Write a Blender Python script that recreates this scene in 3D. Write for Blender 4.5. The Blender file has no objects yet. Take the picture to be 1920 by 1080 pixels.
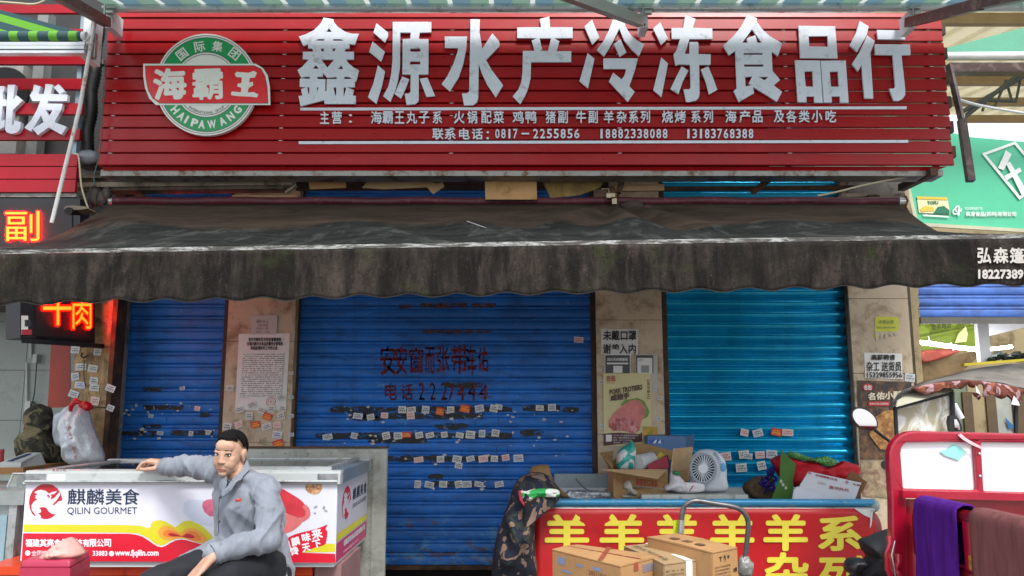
import bpy, bmesh, math, random
from mathutils import Vector, Matrix, noise, Euler
from mathutils.geometry import tessellate_polygon
rad = math.radians
random.seed(7)
S = bpy.context.scene
COL = S.collection
# ---------------------------------------------------------------- camera
FPX, PITCH, CZ = 1500.0, rad(8.5), 1.45
cam_d = bpy.data.cameras.new('camera'); cam = bpy.data.objects.new('camera', cam_d); COL.objects.link(cam)
cam.location = (0, 0, CZ); cam.rotation_euler = (rad(90) + PITCH, 0, 0)
cam_d.sensor_width = 36; cam_d.lens = 36 * FPX / 1920; cam_d.clip_start = .05; cam_d.clip_end = 2000
S.camera = cam
# ---------------------------------------------------------------- sky, sun, exposure
SUN_EL, SUN_AZ = rad(52), rad(158)      # azimuth clockwise from +Y (facade direction): behind the camera, to the right
w = bpy.data.worlds.new('World'); S.world = w; w.use_nodes = True
wn = w.node_tree; bg = wn.nodes['Background']
sky = wn.nodes.new('ShaderNodeTexSky'); sky.sky_type = 'NISHITA'; sky.sun_disc = False
sky.sun_elevation = SUN_EL; sky.sun_rotation = SUN_AZ; sky.air_density = 1.0; sky.dust_density = 4.0; sky.ozone_density = 1.0
mixn = wn.nodes.new('ShaderNodeMix'); mixn.data_type = 'RGBA'; mixn.inputs[0].default_value = .75   # overcast: most of the blue is gone
mixn.inputs[7].default_value = (7.5, 7.9, 8.4, 1)
wn.links.new(sky.outputs[0], mixn.inputs[6]); wn.links.new(mixn.outputs[2], bg.inputs[0]); bg.inputs[1].default_value = .125
sd = bpy.data.lights.new('sun', 'SUN'); sd.energy = 2.0; sd.angle = rad(14); sd.color = (1, .97, .93)
sun = bpy.data.objects.new('sun', sd); COL.objects.link(sun)
sdir = Vector((math.sin(SUN_AZ) * math.cos(SUN_EL), math.cos(SUN_AZ) * math.cos(SUN_EL), math.sin(SUN_EL)))
sun.rotation_euler = sdir.to_track_quat('Z', 'Y').to_euler()
S.view_settings.view_transform = 'Standard'; S.view_settings.look = 'None'
S.view_settings.exposure = 0.9; S.view_settings.gamma = 1; S.view_settings.use_curve_mapping = False

# ---------------------------------------------------------------- helpers
def P(px, py, Y):
    "world point at distance Y (along the street's normal) seen at pixel px,py of the 1920x1080 photograph"
    u = (px - 960) / FPX; v = (540 - py) / FPX
    d = Vector((u, math.cos(PITCH) - v * math.sin(PITCH), math.sin(PITCH) + v * math.cos(PITCH)))
    p = d * (Y / d.y); p.z += CZ
    return p
def PZ(px, py, z):
    "world point at height z"
    u = (px - 960) / FPX; v = (540 - py) / FPX
    d = Vector((u, math.cos(PITCH) - v * math.sin(PITCH), math.sin(PITCH) + v * math.cos(PITCH)))
    p = d * ((z - CZ) / d.z); p.z += CZ
    return p
def lin(h):
    h = h.lstrip('#'); o = []
    for i in (0, 2, 4):
        c = int(h[i:i+2], 16) / 255
        o.append(c / 12.92 if c <= .04045 else ((c + .055) / 1.055) ** 2.4)
    return (*o, 1)
MATS = {}
class N:
    "tiny node-graph helper"
    def __init__(s, name):
        s.m = bpy.data.materials.new(name); s.m.use_nodes = True; s.t = s.m.node_tree; s.b = s.t.nodes['Principled BSDF']
        s.pos = None
    def n(s, ty, **kw):
        x = s.t.nodes.new(ty)
        for k, v in kw.items(): setattr(x, k, v)
        return x
    def l(s, a, b): s.t.links.new(a, b)
    def coord(s, kind='W'):
        if kind == 'W': return s.n('ShaderNodeNewGeometry').outputs['Position']
        return s.n('ShaderNodeTexCoord').outputs['Object']
    def mapped(s, c, sc=(1, 1, 1), loc=(0, 0, 0), rot=(0, 0, 0)):
        m = s.n('ShaderNodeMapping'); m.inputs['Scale'].default_value = sc; m.inputs['Location'].default_value = loc; m.inputs['Rotation'].default_value = rot
        s.l(c, m.inputs[0]); return m.outputs[0]
    def noise(s, c, scale, detail=4, rough=.6, dist=0):
        x = s.n('ShaderNodeTexNoise'); x.inputs['Scale'].default_value = scale; x.inputs['Detail'].default_value = detail
        x.inputs['Roughness'].default_value = rough; x.inputs['Distortion'].default_value = dist; s.l(c, x.inputs['Vector']); return x.outputs[0]
    def ramp(s, f, lo, hi):
        x = s.n('ShaderNodeMapRange'); x.inputs[1].default_value = lo; x.inputs[2].default_value = hi; x.clamp = True
        s.l(f, x.inputs[0]); return x.outputs[0]
    def math(s, op, a, b=None):
        x = s.n('ShaderNodeMath', operation=op)
        for i, v in enumerate((a, b)):
            if v is None: continue
            if isinstance(v, (int, float)): x.inputs[i].default_value = v
            else: s.l(v, x.inputs[i])
        return x.outputs[0]
    def mix(s, f, a, b, bt='MIX'):
        x = s.n('ShaderNodeMix', data_type='RGBA', blend_type=bt)
        for i, v in ((0, f), (6, a), (7, b)):
            if isinstance(v, (int, float)): x.inputs[i].default_value = v
            elif isinstance(v, tuple): x.inputs[i].default_value = v
            else: s.l(v, x.inputs[i])
        return x.outputs[2]
    def xyz(s, c):
        x = s.n('ShaderNodeSeparateXYZ'); s.l(c, x.inputs[0]); return x.outputs
    def bump(s, f, strength=.2, dist=.01):
        x = s.n('ShaderNodeBump'); x.inputs['Strength'].default_value = strength; x.inputs['Distance'].default_value = dist
        s.l(f, x.inputs['Height']); s.l(x.outputs[0], s.b.inputs['Normal'])
    def col(s, c): 
        if isinstance(c, tuple): s.b.inputs['Base Color'].default_value = c
        else: s.l(c, s.b.inputs['Base Color'])
def mk(name, color, rough=.6, metal=0, var=.12, scale=6, bump=.08, bscale=60, dirt=None, coord='W', spec=.5, streak=None, trans=0, coat=0):
    """general weathered material: base colour with broad mottling, fine grain, optional dirt=(hex,amount,scale) and vertical streaks=(hex,amount)"""
    if name in MATS: return MATS[name]
    g = N(name); b = g.b; c = g.coord(coord); base = lin(color)
    n1 = g.noise(c, scale, 5, .65); n2 = g.noise(c, bscale, 3, .7)
    lo = tuple(x * (1 - var * 1.6) for x in base[:3]) + (1,); hi = tuple(min(1, x * (1 + var)) for x in base[:3]) + (1,)
    out = g.mix(g.ramp(n1, .3, .7), lo, hi)
    out = g.mix(g.math('MULTIPLY', g.ramp(n2, .45, .75), var * 1.2), out, tuple(x * .55 for x in base[:3]) + (1,))
    if dirt:
        dn = g.noise(c, dirt[2], 7, .72, .3); out = g.mix(g.ramp(dn, .62 - dirt[1] * .35, .72 - dirt[1] * .2), out, lin(dirt[0]))
    if streak:
        sc = g.mapped(c, (9, 9, .8)); sn = g.noise(sc, 2.2, 6, .7)
        out = g.mix(g.math('MULTIPLY', g.ramp(sn, .5, .72), streak[1]), out, lin(streak[0]))
    g.col(out)
    rr = g.n('ShaderNodeMapRange'); rr.inputs[3].default_value = max(.03, rough - .12); rr.inputs[4].default_value = min(1, rough + .12); g.l(n1, rr.inputs[0]); g.l(rr.outputs[0], b.inputs['Roughness'])
    b.inputs['Metallic'].default_value = metal; b.inputs['Specular IOR Level'].default_value = spec
    if trans: b.inputs['Transmission Weight'].default_value = trans
    if coat: b.inputs['Coat Weight'].default_value = coat; b.inputs['Coat Roughness'].default_value = .15
    if bump: g.bump(n2, bump, .01)
    MATS[name] = g.m; return g.m
def mk_print(name, color, rough=.45):
    "flat printed ink: nearly uniform with very light wear"
    return mk(name, color, rough, 0, .04, 5, .0, 30)
def mk_emit(name, color, strength):
    g = N(name); g.b.inputs['Base Color'].default_value = lin(color); g.b.inputs['Emission Color'].default_value = lin(color); g.b.inputs['Emission Strength'].default_value = strength
    MATS[name] = g.m; return g.m
def translucent(m, amount):
    "thin cloth or sheet: part of the light passes through"
    t = m.node_tree; out = t.nodes['Material Output']; b = t.nodes['Principled BSDF']; tr = t.nodes.new('ShaderNodeBsdfTranslucent'); mx = t.nodes.new('ShaderNodeMixShader'); mx.inputs[0].default_value = amount
    src = b.inputs['Base Color']
    if src.is_linked: t.links.new(src.links[0].from_socket, tr.inputs[0])
    else: tr.inputs[0].default_value = src.default_value
    t.links.new(b.outputs[0], mx.inputs[1]); t.links.new(tr.outputs[0], mx.inputs[2]); t.links.new(mx.outputs[0], out.inputs[0]); return m
def mk_glass(name, tint='#dfeeee', rough=.05, alpha=.25):
    g = N(name); g.b.inputs['Base Color'].default_value = lin(tint); g.b.inputs['Roughness'].default_value = rough
    g.b.inputs['Alpha'].default_value = alpha; g.b.inputs['Specular IOR Level'].default_value = 1.0
    MATS[name] = g.m; return g.m

class MB:
    def __init__(s): s.v = []; s.f = []; s.sm = []
    def add(s, vs, fs, smooth=False):
        o = len(s.v); s.v += [Vector(x) for x in vs]; s.f += [tuple(i + o for i in f) for f in fs]; s.sm += [smooth] * len(fs); return s
    def box(s, x0, x1, y0, y1, z0, z1):
        v = [(x, y, z) for x in (x0, x1) for y in (y0, y1) for z in (z0, z1)]
        return s.add(v, [(0, 1, 3, 2), (4, 6, 7, 5), (0, 4, 5, 1), (2, 3, 7, 6), (0, 2, 6, 4), (1, 5, 7, 3)])
    def hexa(s, q0, q1):
        "solid between two quads with matching corners"
        v = list(q0) + list(q1)
        return s.add(v, [(3, 2, 1, 0), (4, 5, 6, 7), (0, 1, 5, 4), (1, 2, 6, 5), (2, 3, 7, 6), (3, 0, 4, 7)])
    def slab(s, q, th):
        n = (Vector(q[1]) - Vector(q[0])).cross(Vector(q[2]) - Vector(q[0])).normalized() * th
        return s.hexa([Vector(p) for p in q], [Vector(p) + n for p in q])
    def bar(s, a, b, wd, ht, up=(0, 0, 1)):
        a = Vector(a); b = Vector(b); d = (b - a).normalized(); r = d.cross(Vector(up))
        r = (r if r.length > 1e-4 else Vector((1, 0, 0))).normalized() * wd / 2; u = r.cross(d).normalized() * ht / 2
        return s.hexa([a - r - u, a + r - u, a + r + u, a - r + u], [b - r - u, b + r - u, b + r + u, b - r + u])
    def tube(s, pts, r, n=10, cap=True, flat=1.0):
        pts = [Vector(p) for p in pts]; rr = r if isinstance(r, (list, tuple)) else [r] * len(pts)
        rings = []; prev = None
        for i, p in enumerate(pts):
            d = (pts[min(i + 1, len(pts) - 1)] - pts[max(i - 1, 0)]).normalized()
            if prev is None:
                prev = d.cross(Vector((0, 0, 1)));
                if prev.length < .05: prev = d.cross(Vector((1, 0, 0)))
            prev = (prev - d * prev.dot(d)).normalized(); q = d.cross(prev)
            rings.append([p + (prev * math.cos(t) + q * math.sin(t) * flat) * rr[i] for t in (2 * math.pi * k / n for k in range(n))])
        v = [x for ring in rings for x in ring]; f = []
        for i in range(len(rings) - 1):
            for k in range(n): f.append((i * n + k, i * n + (k + 1) % n, (i + 1) * n + (k + 1) % n, (i + 1) * n + k))
        s.add(v, f, True)
        if cap: s.add(rings[0], [tuple(range(n))[::-1]]); s.add(rings[-1], [tuple(range(n))])
        return s
    def ell(s, c, r, rot=None, nu=16, nv=10, fn=None):
        v = []; f = []; c = Vector(c); R = rot.to_matrix() if rot else Matrix.Identity(3)
        for j in range(nv + 1):
            ph = math.pi * j / nv
            for i in range(nu):
                th = 2 * math.pi * i / nu; d = Vector((math.sin(ph) * math.cos(th), math.sin(ph) * math.sin(th), math.cos(ph)))
                k = fn(d) if fn else 1
                v.append(c + R @ Vector((d.x * r[0] * k, d.y * r[1] * k, d.z * r[2] * k)))
        for j in range(nv):
            for i in range(nu): f.append((j * nu + i, (j + 1) * nu + i, (j + 1) * nu + (i + 1) % nu, j * nu + (i + 1) % nu))
        return s.add(v, f, True)
    def grid(s, fn, nu, nv, th=0, smooth=True):
        v = [fn(i / nu, j / nv) for j in range(nv + 1) for i in range(nu + 1)]; W = nu + 1
        f = [(j * W + i, j * W + i + 1, (j + 1) * W + i + 1, (j + 1) * W + i) for j in range(nv) for i in range(nu)]
        s.add(v, f, smooth)
        return s
    def poly(s, loops, mp, vec):
        "prism: loops of 2D points (first outer, rest holes) mapped by mp, thickness vector vec"
        vec = Vector(vec); pts = [p for lp in loops for p in lp]; fr = [Vector(mp(*p)) for p in pts]; n = len(fr)
        tris = tessellate_polygon([[Vector((p[0], p[1], 0)) for p in lp] for lp in loops])
        f = [tuple(t) for t in tris]
        # orient the front away from vec
        if f:
            t = f[0]; nn = (fr[t[1]] - fr[t[0]]).cross(fr[t[2]] - fr[t[0]])
            if nn.dot(vec) > 0: f = [x[::-1] for x in f]
        g = list(f)
        if vec.length > 0:
            g += [tuple(i + n for i in x[::-1]) for x in f]; o = 0
            for lp in loops:
                k = len(lp)
                for i in range(k): g.append((o + i, o + (i + 1) % k, o + (i + 1) % k + n, o + i + n))
                o += k
        return s.add(fr + [p + vec for p in fr] if vec.length > 0 else fr, g)
    def mesh(s, name, origin=(0, 0, 0), fix=True):
        m = bpy.data.meshes.new(name); o = Vector(origin)
        m.from_pydata([tuple(v - o) for v in s.v], [], s.f); m.polygons.foreach_set('use_smooth', s.sm)
        if fix and len(s.f) < 60000:
            bm = bmesh.new(); bm.from_mesh(m); bmesh.ops.recalc_face_normals(bm, faces=bm.faces); bm.to_mesh(m); bm.free()
        m.update(); return m
def tag(o, label=None, cat=None, group=None, kind=None):
    for k, v in (('label', label), ('category', cat), ('group', group), ('kind', kind)):
        if v: o[k] = v
    return o
def thing(name, loc, label, cat, group=None):
    o = bpy.data.objects.new(name, None); o.empty_display_size = .1; COL.objects.link(o); o.location = loc
    return tag(o, label, cat, group)
def wloc(o):
    v = Vector((0, 0, 0))
    while o: v += o.location; o = o.parent
    return v
def obj(name, mb, mat, parent=None, fix=True, label=None):
    "one mesh object; vertices of mb are world coordinates"
    org = wloc(parent) if parent else Vector((0, 0, 0))
    me = mb.mesh(name, org, fix) if isinstance(mb, MB) else mb
    if mat: me.materials.append(mat)
    o = bpy.data.objects.new(name, me); COL.objects.link(o)
    if parent: o.parent = parent
    if label: o['label'] = label
    return o
def solo(name, mb, mat, label, cat, group=None, fix=True):
    "a thing that is a single mesh, origin at the foot of its bounding box"
    xs = [v.x for v in mb.v]; ys = [v.y for v in mb.v]; zs = [v.z for v in mb.v]
    org = Vector(((min(xs) + max(xs)) / 2, (min(ys) + max(ys)) / 2, min(zs)))
    me = mb.mesh(name, org, fix); me.materials.append(mat)
    o = bpy.data.objects.new(name, me); COL.objects.link(o); o.location = org
    return tag(o, label, cat, group)
def struct(name, mb, mat):
    o = obj(name, mb, mat); o['kind'] = 'structure'; return o
def inst(name, me, parent, loc, rot=(0, 0, 0), scale=(1, 1, 1)):
    o = bpy.data.objects.new(name, me); COL.objects.link(o); o.parent = parent; o.location = Vector(loc) - wloc(parent); o.rotation_euler = rot; o.scale = scale; return o
# text -> 2D triangles normalised to its bounding box
_TC = {}
def text2d(s, res=2):
    if s in _TC: return _TC[s]
    c = bpy.data.curves.new('t', 'FONT'); c.body = s; c.resolution_u = res; o = bpy.data.objects.new('t', c); COL.objects.link(o)
    dg = bpy.context.evaluated_depsgraph_get(); m = bpy.data.meshes.new_from_object(o.evaluated_get(dg))
    bm = bmesh.new(); bm.from_mesh(m); bmesh.ops.remove_doubles(bm, verts=bm.verts, dist=1e-5); bmesh.ops.dissolve_limit(bm, angle_limit=.02, verts=bm.verts, edges=bm.edges)
    bmesh.ops.triangulate(bm, faces=[f for f in bm.faces if len(f.verts) > 4])
    xs = [v.co.x for v in bm.verts]; ys = [v.co.y for v in bm.verts]; x0, x1, y0, y1 = min(xs), max(xs), min(ys), max(ys)
    bm.verts.index_update()
    vs = [((v.co.x - x0) / (x1 - x0), (v.co.y - y0) / (y1 - y0)) for v in bm.verts]; fs = [tuple(v.index for v in f.verts) for f in bm.faces]
    be = [(e.verts[0].index, e.verts[1].index) for e in bm.edges if len(e.link_faces) == 1]
    bm.free(); bpy.data.objects.remove(o); bpy.data.curves.remove(c); bpy.data.meshes.remove(m)
    _TC[s] = (vs, fs, be, (x1 - x0) / (y1 - y0)); return _TC[s]
def text(mb, s, mp, bold=0.0, vec=None, boldv=None, eps=.0002, toward=(0, -1, 0), k=8):
    """put text into mb. mp(u,v)->3D with u right, v up in 0..1 over the text's box; bold: stroke growth in box heights;
    the grown copies lie eps apart so that no two faces share a plane"""
    vs, fs, be, asp = text2d(s); tw = Vector(toward)
    offs = [(0, 0)] + ([(math.cos(2 * math.pi * i / k), math.sin(2 * math.pi * i / k)) for i in range(k)] if bold else [])
    for i, (a, b) in enumerate(offs):
        du, dv = a * bold / asp, b * (boldv if boldv is not None else bold); sh = tw * (eps * i)
        if vec is None: mb.add([Vector(mp(u + du, v + dv)) + sh for u, v in vs], fs)
        else:
            vv = Vector(vec); fr = [Vector(mp(u + du, v + dv)) + sh for u, v in vs]; n = len(fr)
            mb.add(fr + [p + vv for p in fr], fs + [(x, y, y + n, x + n) for x, y in be])
def boxmap(x0, y0, x1, y1, Y):
    "pixel box -> mapper on the plane Y"
    a, b, c, d = P(x0, y1, Y), P(x1, y1, Y), P(x1, y0, Y), P(x0, y0, Y)
    return lambda u, v: (a * (1 - u) + b * u) * (1 - v) + (d * (1 - u) + c * u) * v
def quadmap(a, b, c, d):
    a, b, c, d = map(Vector, (a, b, c, d))
    return lambda u, v: (a * (1 - u) + b * u) * (1 - v) + (d * (1 - u) + c * u) * v
def fb(p, s=1.0, seed=0.0):
    return noise.noise(Vector(p) * s + Vector((seed, seed * 1.7, seed * .3)))
# ---------------------------------------------------------------- materials
M_conc = mk('concrete', '#8d8a84', .85, 0, .2, 3, .25, 40, dirt=('#4c463d', .4, 5))
M_asph = mk('asphalt', '#7d7a74', .8, 0, .2, 3, .3, 80, dirt=('#2d2c2a', .4, 4))
M_dark = mk('dark_void', '#17171a', .9)
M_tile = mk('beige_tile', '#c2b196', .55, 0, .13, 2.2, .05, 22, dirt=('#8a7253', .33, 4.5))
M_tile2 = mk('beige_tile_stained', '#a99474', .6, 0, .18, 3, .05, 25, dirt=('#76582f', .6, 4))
M_rust = mk('rusty_steel', '#6b4a30', .8, .2, .35, 6, .3, 50, dirt=('#3a2c22', .6, 8))
M_rail = mk('dark_rail', '#3b3531', .7, .2, .25, 6, .2, 50, dirt=('#5b3b26', .5, 8))
M_wood = mk('old_wood', '#5d4a3a', .8, 0, .3, 5, .2, 40, streak=('#2e241c', .4))
M_board = mk('grey_board', '#8c8577', .8, 0, .2, 4, .1, 30, dirt=('#5c5348', .4, 5))
M_card = mk('cardboard', '#b08a5c', .85, 0, .1, 5, .06, 60, dirt=('#93703f', .2, 7))
M_card2 = mk('cardboard_pale', '#b99a72', .85, 0, .1, 5, .06, 60)
M_alu = mk('aluminium', '#b9bdbd', .38, .75, .08, 8, .03, 80, dirt=('#8a8a84', .3, 12))
M_white = mk('white_paint', '#d4d7da', .5, 0, .05, 6, .03, 60, dirt=('#a9a79f', .2, 9))
M_black = mk('black_plastic', '#1b1b1d', .5, 0, .15)
M_brownsteel = mk('brown_painted_steel', '#4d3a37', .45, .1, .12, 6, .05, 60, dirt=('#76655c', .3, 12))
M_ink = mk_print('black_ink', '#141414', .6)

# ---------------------------------------------------------------- ground and pavement
g = MB(); g.box(-60, 60, -60, 5.55, -.2, 0); struct('ground', g, M_asph)
g = MB(); g.box(-60, 60, 5.55, 40, -.2, .14); struct('pavement', g, M_conc)

YS, YP = 6.0, 5.88
# ---------------------------------------------------------------- shop building: wall over the doors, pilasters clad in marble tiles
bld = thing('shop_building', (0, 6.3, .14), 'shop row facade with beige marble tiled pillars between roller shutters', 'building')
def Xat(px, py, Y): return P(px, py, Y).x
def Zat(py, Y): return P(960, py, Y).z
XL = Xat(196, 700, YP); XR = Xat(1716, 640, YP)
g = MB()
g.box(XL - .0, XR, 6.14, 6.5, Zat(330, 6.1) , 6.6); obj('upper_wall', g, M_conc, bld)
g = MB(); g.box(XL, XR, 6.14, 6.3, .14, Zat(330, 6.1) - .002); obj('back_wall', g, M_dark, bld)
def pilaster(pxa, pxb, pyr, joints, name='pilaster'):
    xa, xb = Xat(pxa, pyr, YP), Xat(pxb, pyr, YP)
    g = MB(); g.box(xa + .006, xb - .006, YP + .02, 6.13, .14, Zat(322, YP)); pil = obj(name, g, M_conc, bld)
    zs = [.145] + joints + [Zat(324, YP)]
    for a, b in zip(zs[:-1], zs[1:]):
        g = MB(); g.box(xa, xb, YP - random.uniform(0, .003), YP + .019, a + .002, b - .002)
        obj('tile', g, M_tile, pil)
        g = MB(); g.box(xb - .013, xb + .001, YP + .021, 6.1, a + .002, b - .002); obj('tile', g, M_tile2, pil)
    return xa, xb
pA = pilaster(422, 549, 700, [Zat(1010, YP), Zat(829, YP), Zat(640, YP), Zat(450, YP)])
pB = pilaster(1119, 1244, 700, [Zat(1010, YP), Zat(815, YP), Zat(600, YP), Zat(410, YP)])
pC = pilaster(1600, 1712, 700, [Zat(1060, YP), Zat(888, YP), Zat(700, YP), Zat(560, YP), Zat(380, YP)])
# left end column: steel angle, tiled post
xa, xb = Xat(196, 720, YP), Xat(214, 720, YP)
g = MB(); g.box(xa, xb, YP - .05, 6.1, .14, Zat(330, YP)); obj('steel_post', g, M_rust, bld)

# ---------------------------------------------------------------- roller shutters
def mk_shutter(name, hexcol, rough, rust, wear, metal=0.0, soot=.7):
    g = N(name); c = g.coord(); base = lin(hexcol); x, y, z = g.xyz(c)
    n1 = g.noise(c, 2.2, 5, .6); n2 = g.noise(c, 55, 3, .7)
    col = g.mix(g.ramp(n1, .3, .7), tuple(v * .72 for v in base[:3]) + (1,), tuple(min(1, v * 1.18) for v in base[:3]) + (1,))
    dn = g.noise(g.mapped(c, (1.2, 1, 5)), 3.0, 7, .7, .4)                 # sooty smears along the slats
    col = g.mix(g.math('MULTIPLY', g.ramp(dn, .48, .72), soot), col, lin('#1d1c26'))
    vs_ = g.noise(g.mapped(c, (7, 1, .5)), 1.6, 6, .7, .2); col = g.mix(g.math('MULTIPLY', g.ramp(vs_, .5, .75), .5), col, tuple(v * .5 for v in base[:3]) + (1,))
    sp = g.noise(c, 38, 4, .7); col = g.mix(g.math('MULTIPLY', g.ramp(sp, .66, .72), .7), col, tuple(min(1, v * 1.6 + .06) for v in base[:3]) + (1,))
    if rust:
        rn = g.noise(g.mapped(c, (2.2, 1, 4.5)), 1.5, 8, .72, .5); bot = g.ramp(z, 1.05, .25)
        th = g.math('ADD', rn, g.math('MULTIPLY', bot, .15)); rr = g.ramp(th, .655, .69)
        col = g.mix(g.math('MULTIPLY', rr, rust), col, g.mix(n2, lin('#4a2c1c'), lin('#7a5236')))
    if wear:
        wn_ = g.noise(g.mapped(c, (1.6, 1, 2.4)), 3.5, 7, .72, .3); bw = g.ramp(z, .75, .28)
        ww = g.ramp(g.math('ADD', wn_, g.math('MULTIPLY', bw, .16)), .6, .72)
        col = g.mix(g.math('MULTIPLY', ww, wear), col, lin('#5a97bf'))
    g.col(col); rr = g.n('ShaderNodeMapRange'); rr.inputs[3].default_value = rough - .08; rr.inputs[4].default_value = rough + .06 + .2 * soot; g.l(dn, rr.inputs[0]); g.l(rr.outputs[0], g.b.inputs['Roughness'])
    g.b.inputs['Metallic'].default_value = metal; g.bump(n2, .06, .01); MATS[name] = g.m; return g.m
M_blue = mk_shutter('blue_shutter_paint', '#0f6bc4', .5, .75, .7, 0, .65)
M_turq = mk_shutter('turquoise_shutter_paint', '#12a8d8', .2, 0, 0, .5, .15)
M_pale = mk_shutter('pale_blue_shutter_paint', '#3f69b8', .5, 0, 0)
def slat_mesh(name, W, pitch, prof):
    "slat of width W centred on x=0; prof: list of (depth out, height fraction)"
    m = MB(); n = 1
    v = []; f = []
    for x in (-W / 2, W / 2):
        for d, t in prof: v.append((x, -d, t * pitch))
    k = len(prof)
    for i in range(k - 1): f.append((i, i + 1, k + i + 1, k + i))
    v += [(-W / 2, .012, 0), (-W / 2, .012, pitch), (W / 2, .012, 0), (W / 2, .012, pitch)]
    m.add(v, f, True)
    me = m.mesh(name, fix=False); me.update(); return me
import itertools
flatprof = [(-.010, 0), (.0035, .025), (.0062, .06), (.0068, .34), (.0062, .66), (.0050, .68), (-.010, .695), (-.010, .715), (.0035, .73), (.0050, .76), (.0045, .93), (.002, .955), (-.010, .975), (-.010, 1)]
roundprof = [(-.014, 0), (-.014, .04), (.000, .06), (.002, .12)] + [(.002 + .028 * math.sin(math.pi * i / 12), .12 + .80 * i / 12) for i in range(1, 12)] + [(.000, .93), (-.014, .955), (-.014, 1)]
def shutter(pxa, pxb, pyr, ptop, pbot, pitch_px, prof, mat, label, railL=True, railR=True, Y=YS, bottom_bar=False):
    xa, xb = Xat(pxa, pyr, Y), Xat(pxb, pyr, Y); z0 = Zat(pbot, Y); z1 = Zat(ptop, Y)
    pitch = pitch_px / 1500 * Y / math.cos(PITCH) * 1.0
    r = thing('roller_shutter', ((xa + xb) / 2, Y, z0), label, 'roller shutter', 'roller shutters of the shop row')
    me = slat_mesh('slat', xb - xa, pitch, prof); me.materials.append(mat)
    z = z0 + (.05 if bottom_bar else .03)
    while z < z1:
        inst('slat', me, r, ((xa + xb) / 2, Y + random.uniform(-.0018, .0018), z), (random.uniform(-.02, .02), random.uniform(-.0007, .0007), random.uniform(-.0012, .0012))); z += pitch
    g = MB(); g.box(xa, xb, Y - .012, Y + .012, z0, z0 + (.05 if bottom_bar else .03)); obj('bottom_bar', g, mk('dull_bar_steel', '#5f5b55', .6, .2, .15, 6, .1, 40) if bottom_bar else M_rust, r)
    for on, x, s in ((railL, xa, -1), (railR, xb, 1)):
        if on:
            g = MB(); g.box(min(x, x + s * .045), max(x, x + s * .045), Y - .035, Y + .05, z0 if not bottom_bar else .14, z1); obj('guide_rail', g, M_rail, r)
    return r, xa, xb, z0
sh1, *_ = shutter(218, 418, 700, 330, 1065, 22.2, flatprof, M_blue, 'narrow blue roller shutter behind the seated man, left of the pillar with the long notice')
sh2, s2a, s2b, s2z = shutter(560, 1108, 700, 330, 1068, 22.2, flatprof, M_blue, 'wide blue roller shutter with rows of small stickers and faded red spray paint')
sh3, s3a, s3b, _z = shutter(1252, 1588, 700, 322, 1068, 20.9, roundprof, M_turq, 'glossy turquoise roller shutter of rounded slats behind the small white fan')
# half-raised shutter of the neighbouring shop
sh4, *_ = shutter(1722, 2080, 560, 470, 607, 21, flatprof, M_pale, 'pale blue roller shutter rolled up over the open shop on the right', railL=False, railR=False, Y=6.2, bottom_bar=True)
# rusty streaks beside doors, dark downpipe left
# ---------------------------------------------------------------- stickers and peeled tape on the shutters and pillars
def mk_sticker(name, paper, inkc, ink2=None):
    g = N(name); c = g.coord('O'); x, y, z = g.xyz(c)
    rows = g.math('FRACT', g.math('MULTIPLY', g.math('ADD', z, .5), 62)); rowm = g.math('GREATER_THAN', rows, .32)
    nn = g.noise(g.mapped(c, (260, 1, 62)), 1.0, 1, .5); ch = g.math('GREATER_THAN', nn, .46)
    inside = g.math('MULTIPLY', g.math('LESS_THAN', g.math('ABSOLUTE', x), .029), g.math('LESS_THAN', g.math('ABSOLUTE', z), .021))
    m = g.math('MULTIPLY', g.math('MULTIPLY', rowm, ch), inside)
    base = lin(paper)
    if ink2: base = g.mix(g.math('GREATER_THAN', z, .0), lin(paper), lin(ink2))
    col = g.mix(g.math('MULTIPLY', m, .85), base, lin(inkc)); w_ = g.noise(g.coord(), 30, 3)
    col = g.mix(g.math('MULTIPLY', g.ramp(w_, .5, .8), .35), col, lin('#6c675e')); g.col(col); g.b.inputs['Roughness'].default_value = .6
    MATS[name] = g.m; return g.m
ST = [mk_sticker('sticker_black', '#d2d3cf', '#1c1c1e'), mk_sticker('sticker_grey', '#c6ccd0', '#33373c'), mk_sticker('sticker_red', '#dccac4', '#b53a38'),
      mk_sticker('sticker_orange', '#d8552a', '#f0b03a', '#c8341f'), mk_sticker('sticker_blue', '#ccd0dc', '#26305e')]
stm = []
for m_ in ST:
    q = MB(); q.box(-.037, .037, -.0008, 0, -.0285, .0285); me = q.mesh('sticker'); me.materials.append(m_); stm.append(me)
def sticker(parent, px, py, Y, kind=None, rot=0, sc=1.0):
    k = kind if kind is not None else random.choice([0, 0, 0, 1, 1, 2])
    p = P(px, py, Y); o = inst('sticker', stm[k], parent, p, (random.uniform(-.03, .03), rot + random.choice((-1, 1)) * random.uniform(.02, .24), 0), (sc * random.uniform(.72, 1.1), 1, sc * random.uniform(.75, 1.1))); return o
def mk_tape():
    g = N('peeled_tape'); c = g.coord(); n = g.noise(g.mapped(c, (1, 1, 2)), 16, 6, .75, .6); p = g.noise(g.mapped(c, (1, 1, 1.5), (3, 0, 1)), 11, 7, .8, 1)
    col = g.mix(g.ramp(p, .59, .62), lin('#101216'), lin('#9aa1a6')); g.col(col); g.b.inputs['Roughness'].default_value = .6
    tr = g.n('ShaderNodeBsdfTransparent'); mx = g.n('ShaderNodeMixShader'); out = g.t.nodes['Material Output']
    g.l(g.ramp(n, .425, .46), mx.inputs[0]); g.l(tr.outputs[0], mx.inputs[1]); g.l(g.b.outputs[0], mx.inputs[2]); g.l(mx.outputs[0], out.inputs[0]); return g.m
M_tape = mk_tape()
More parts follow.
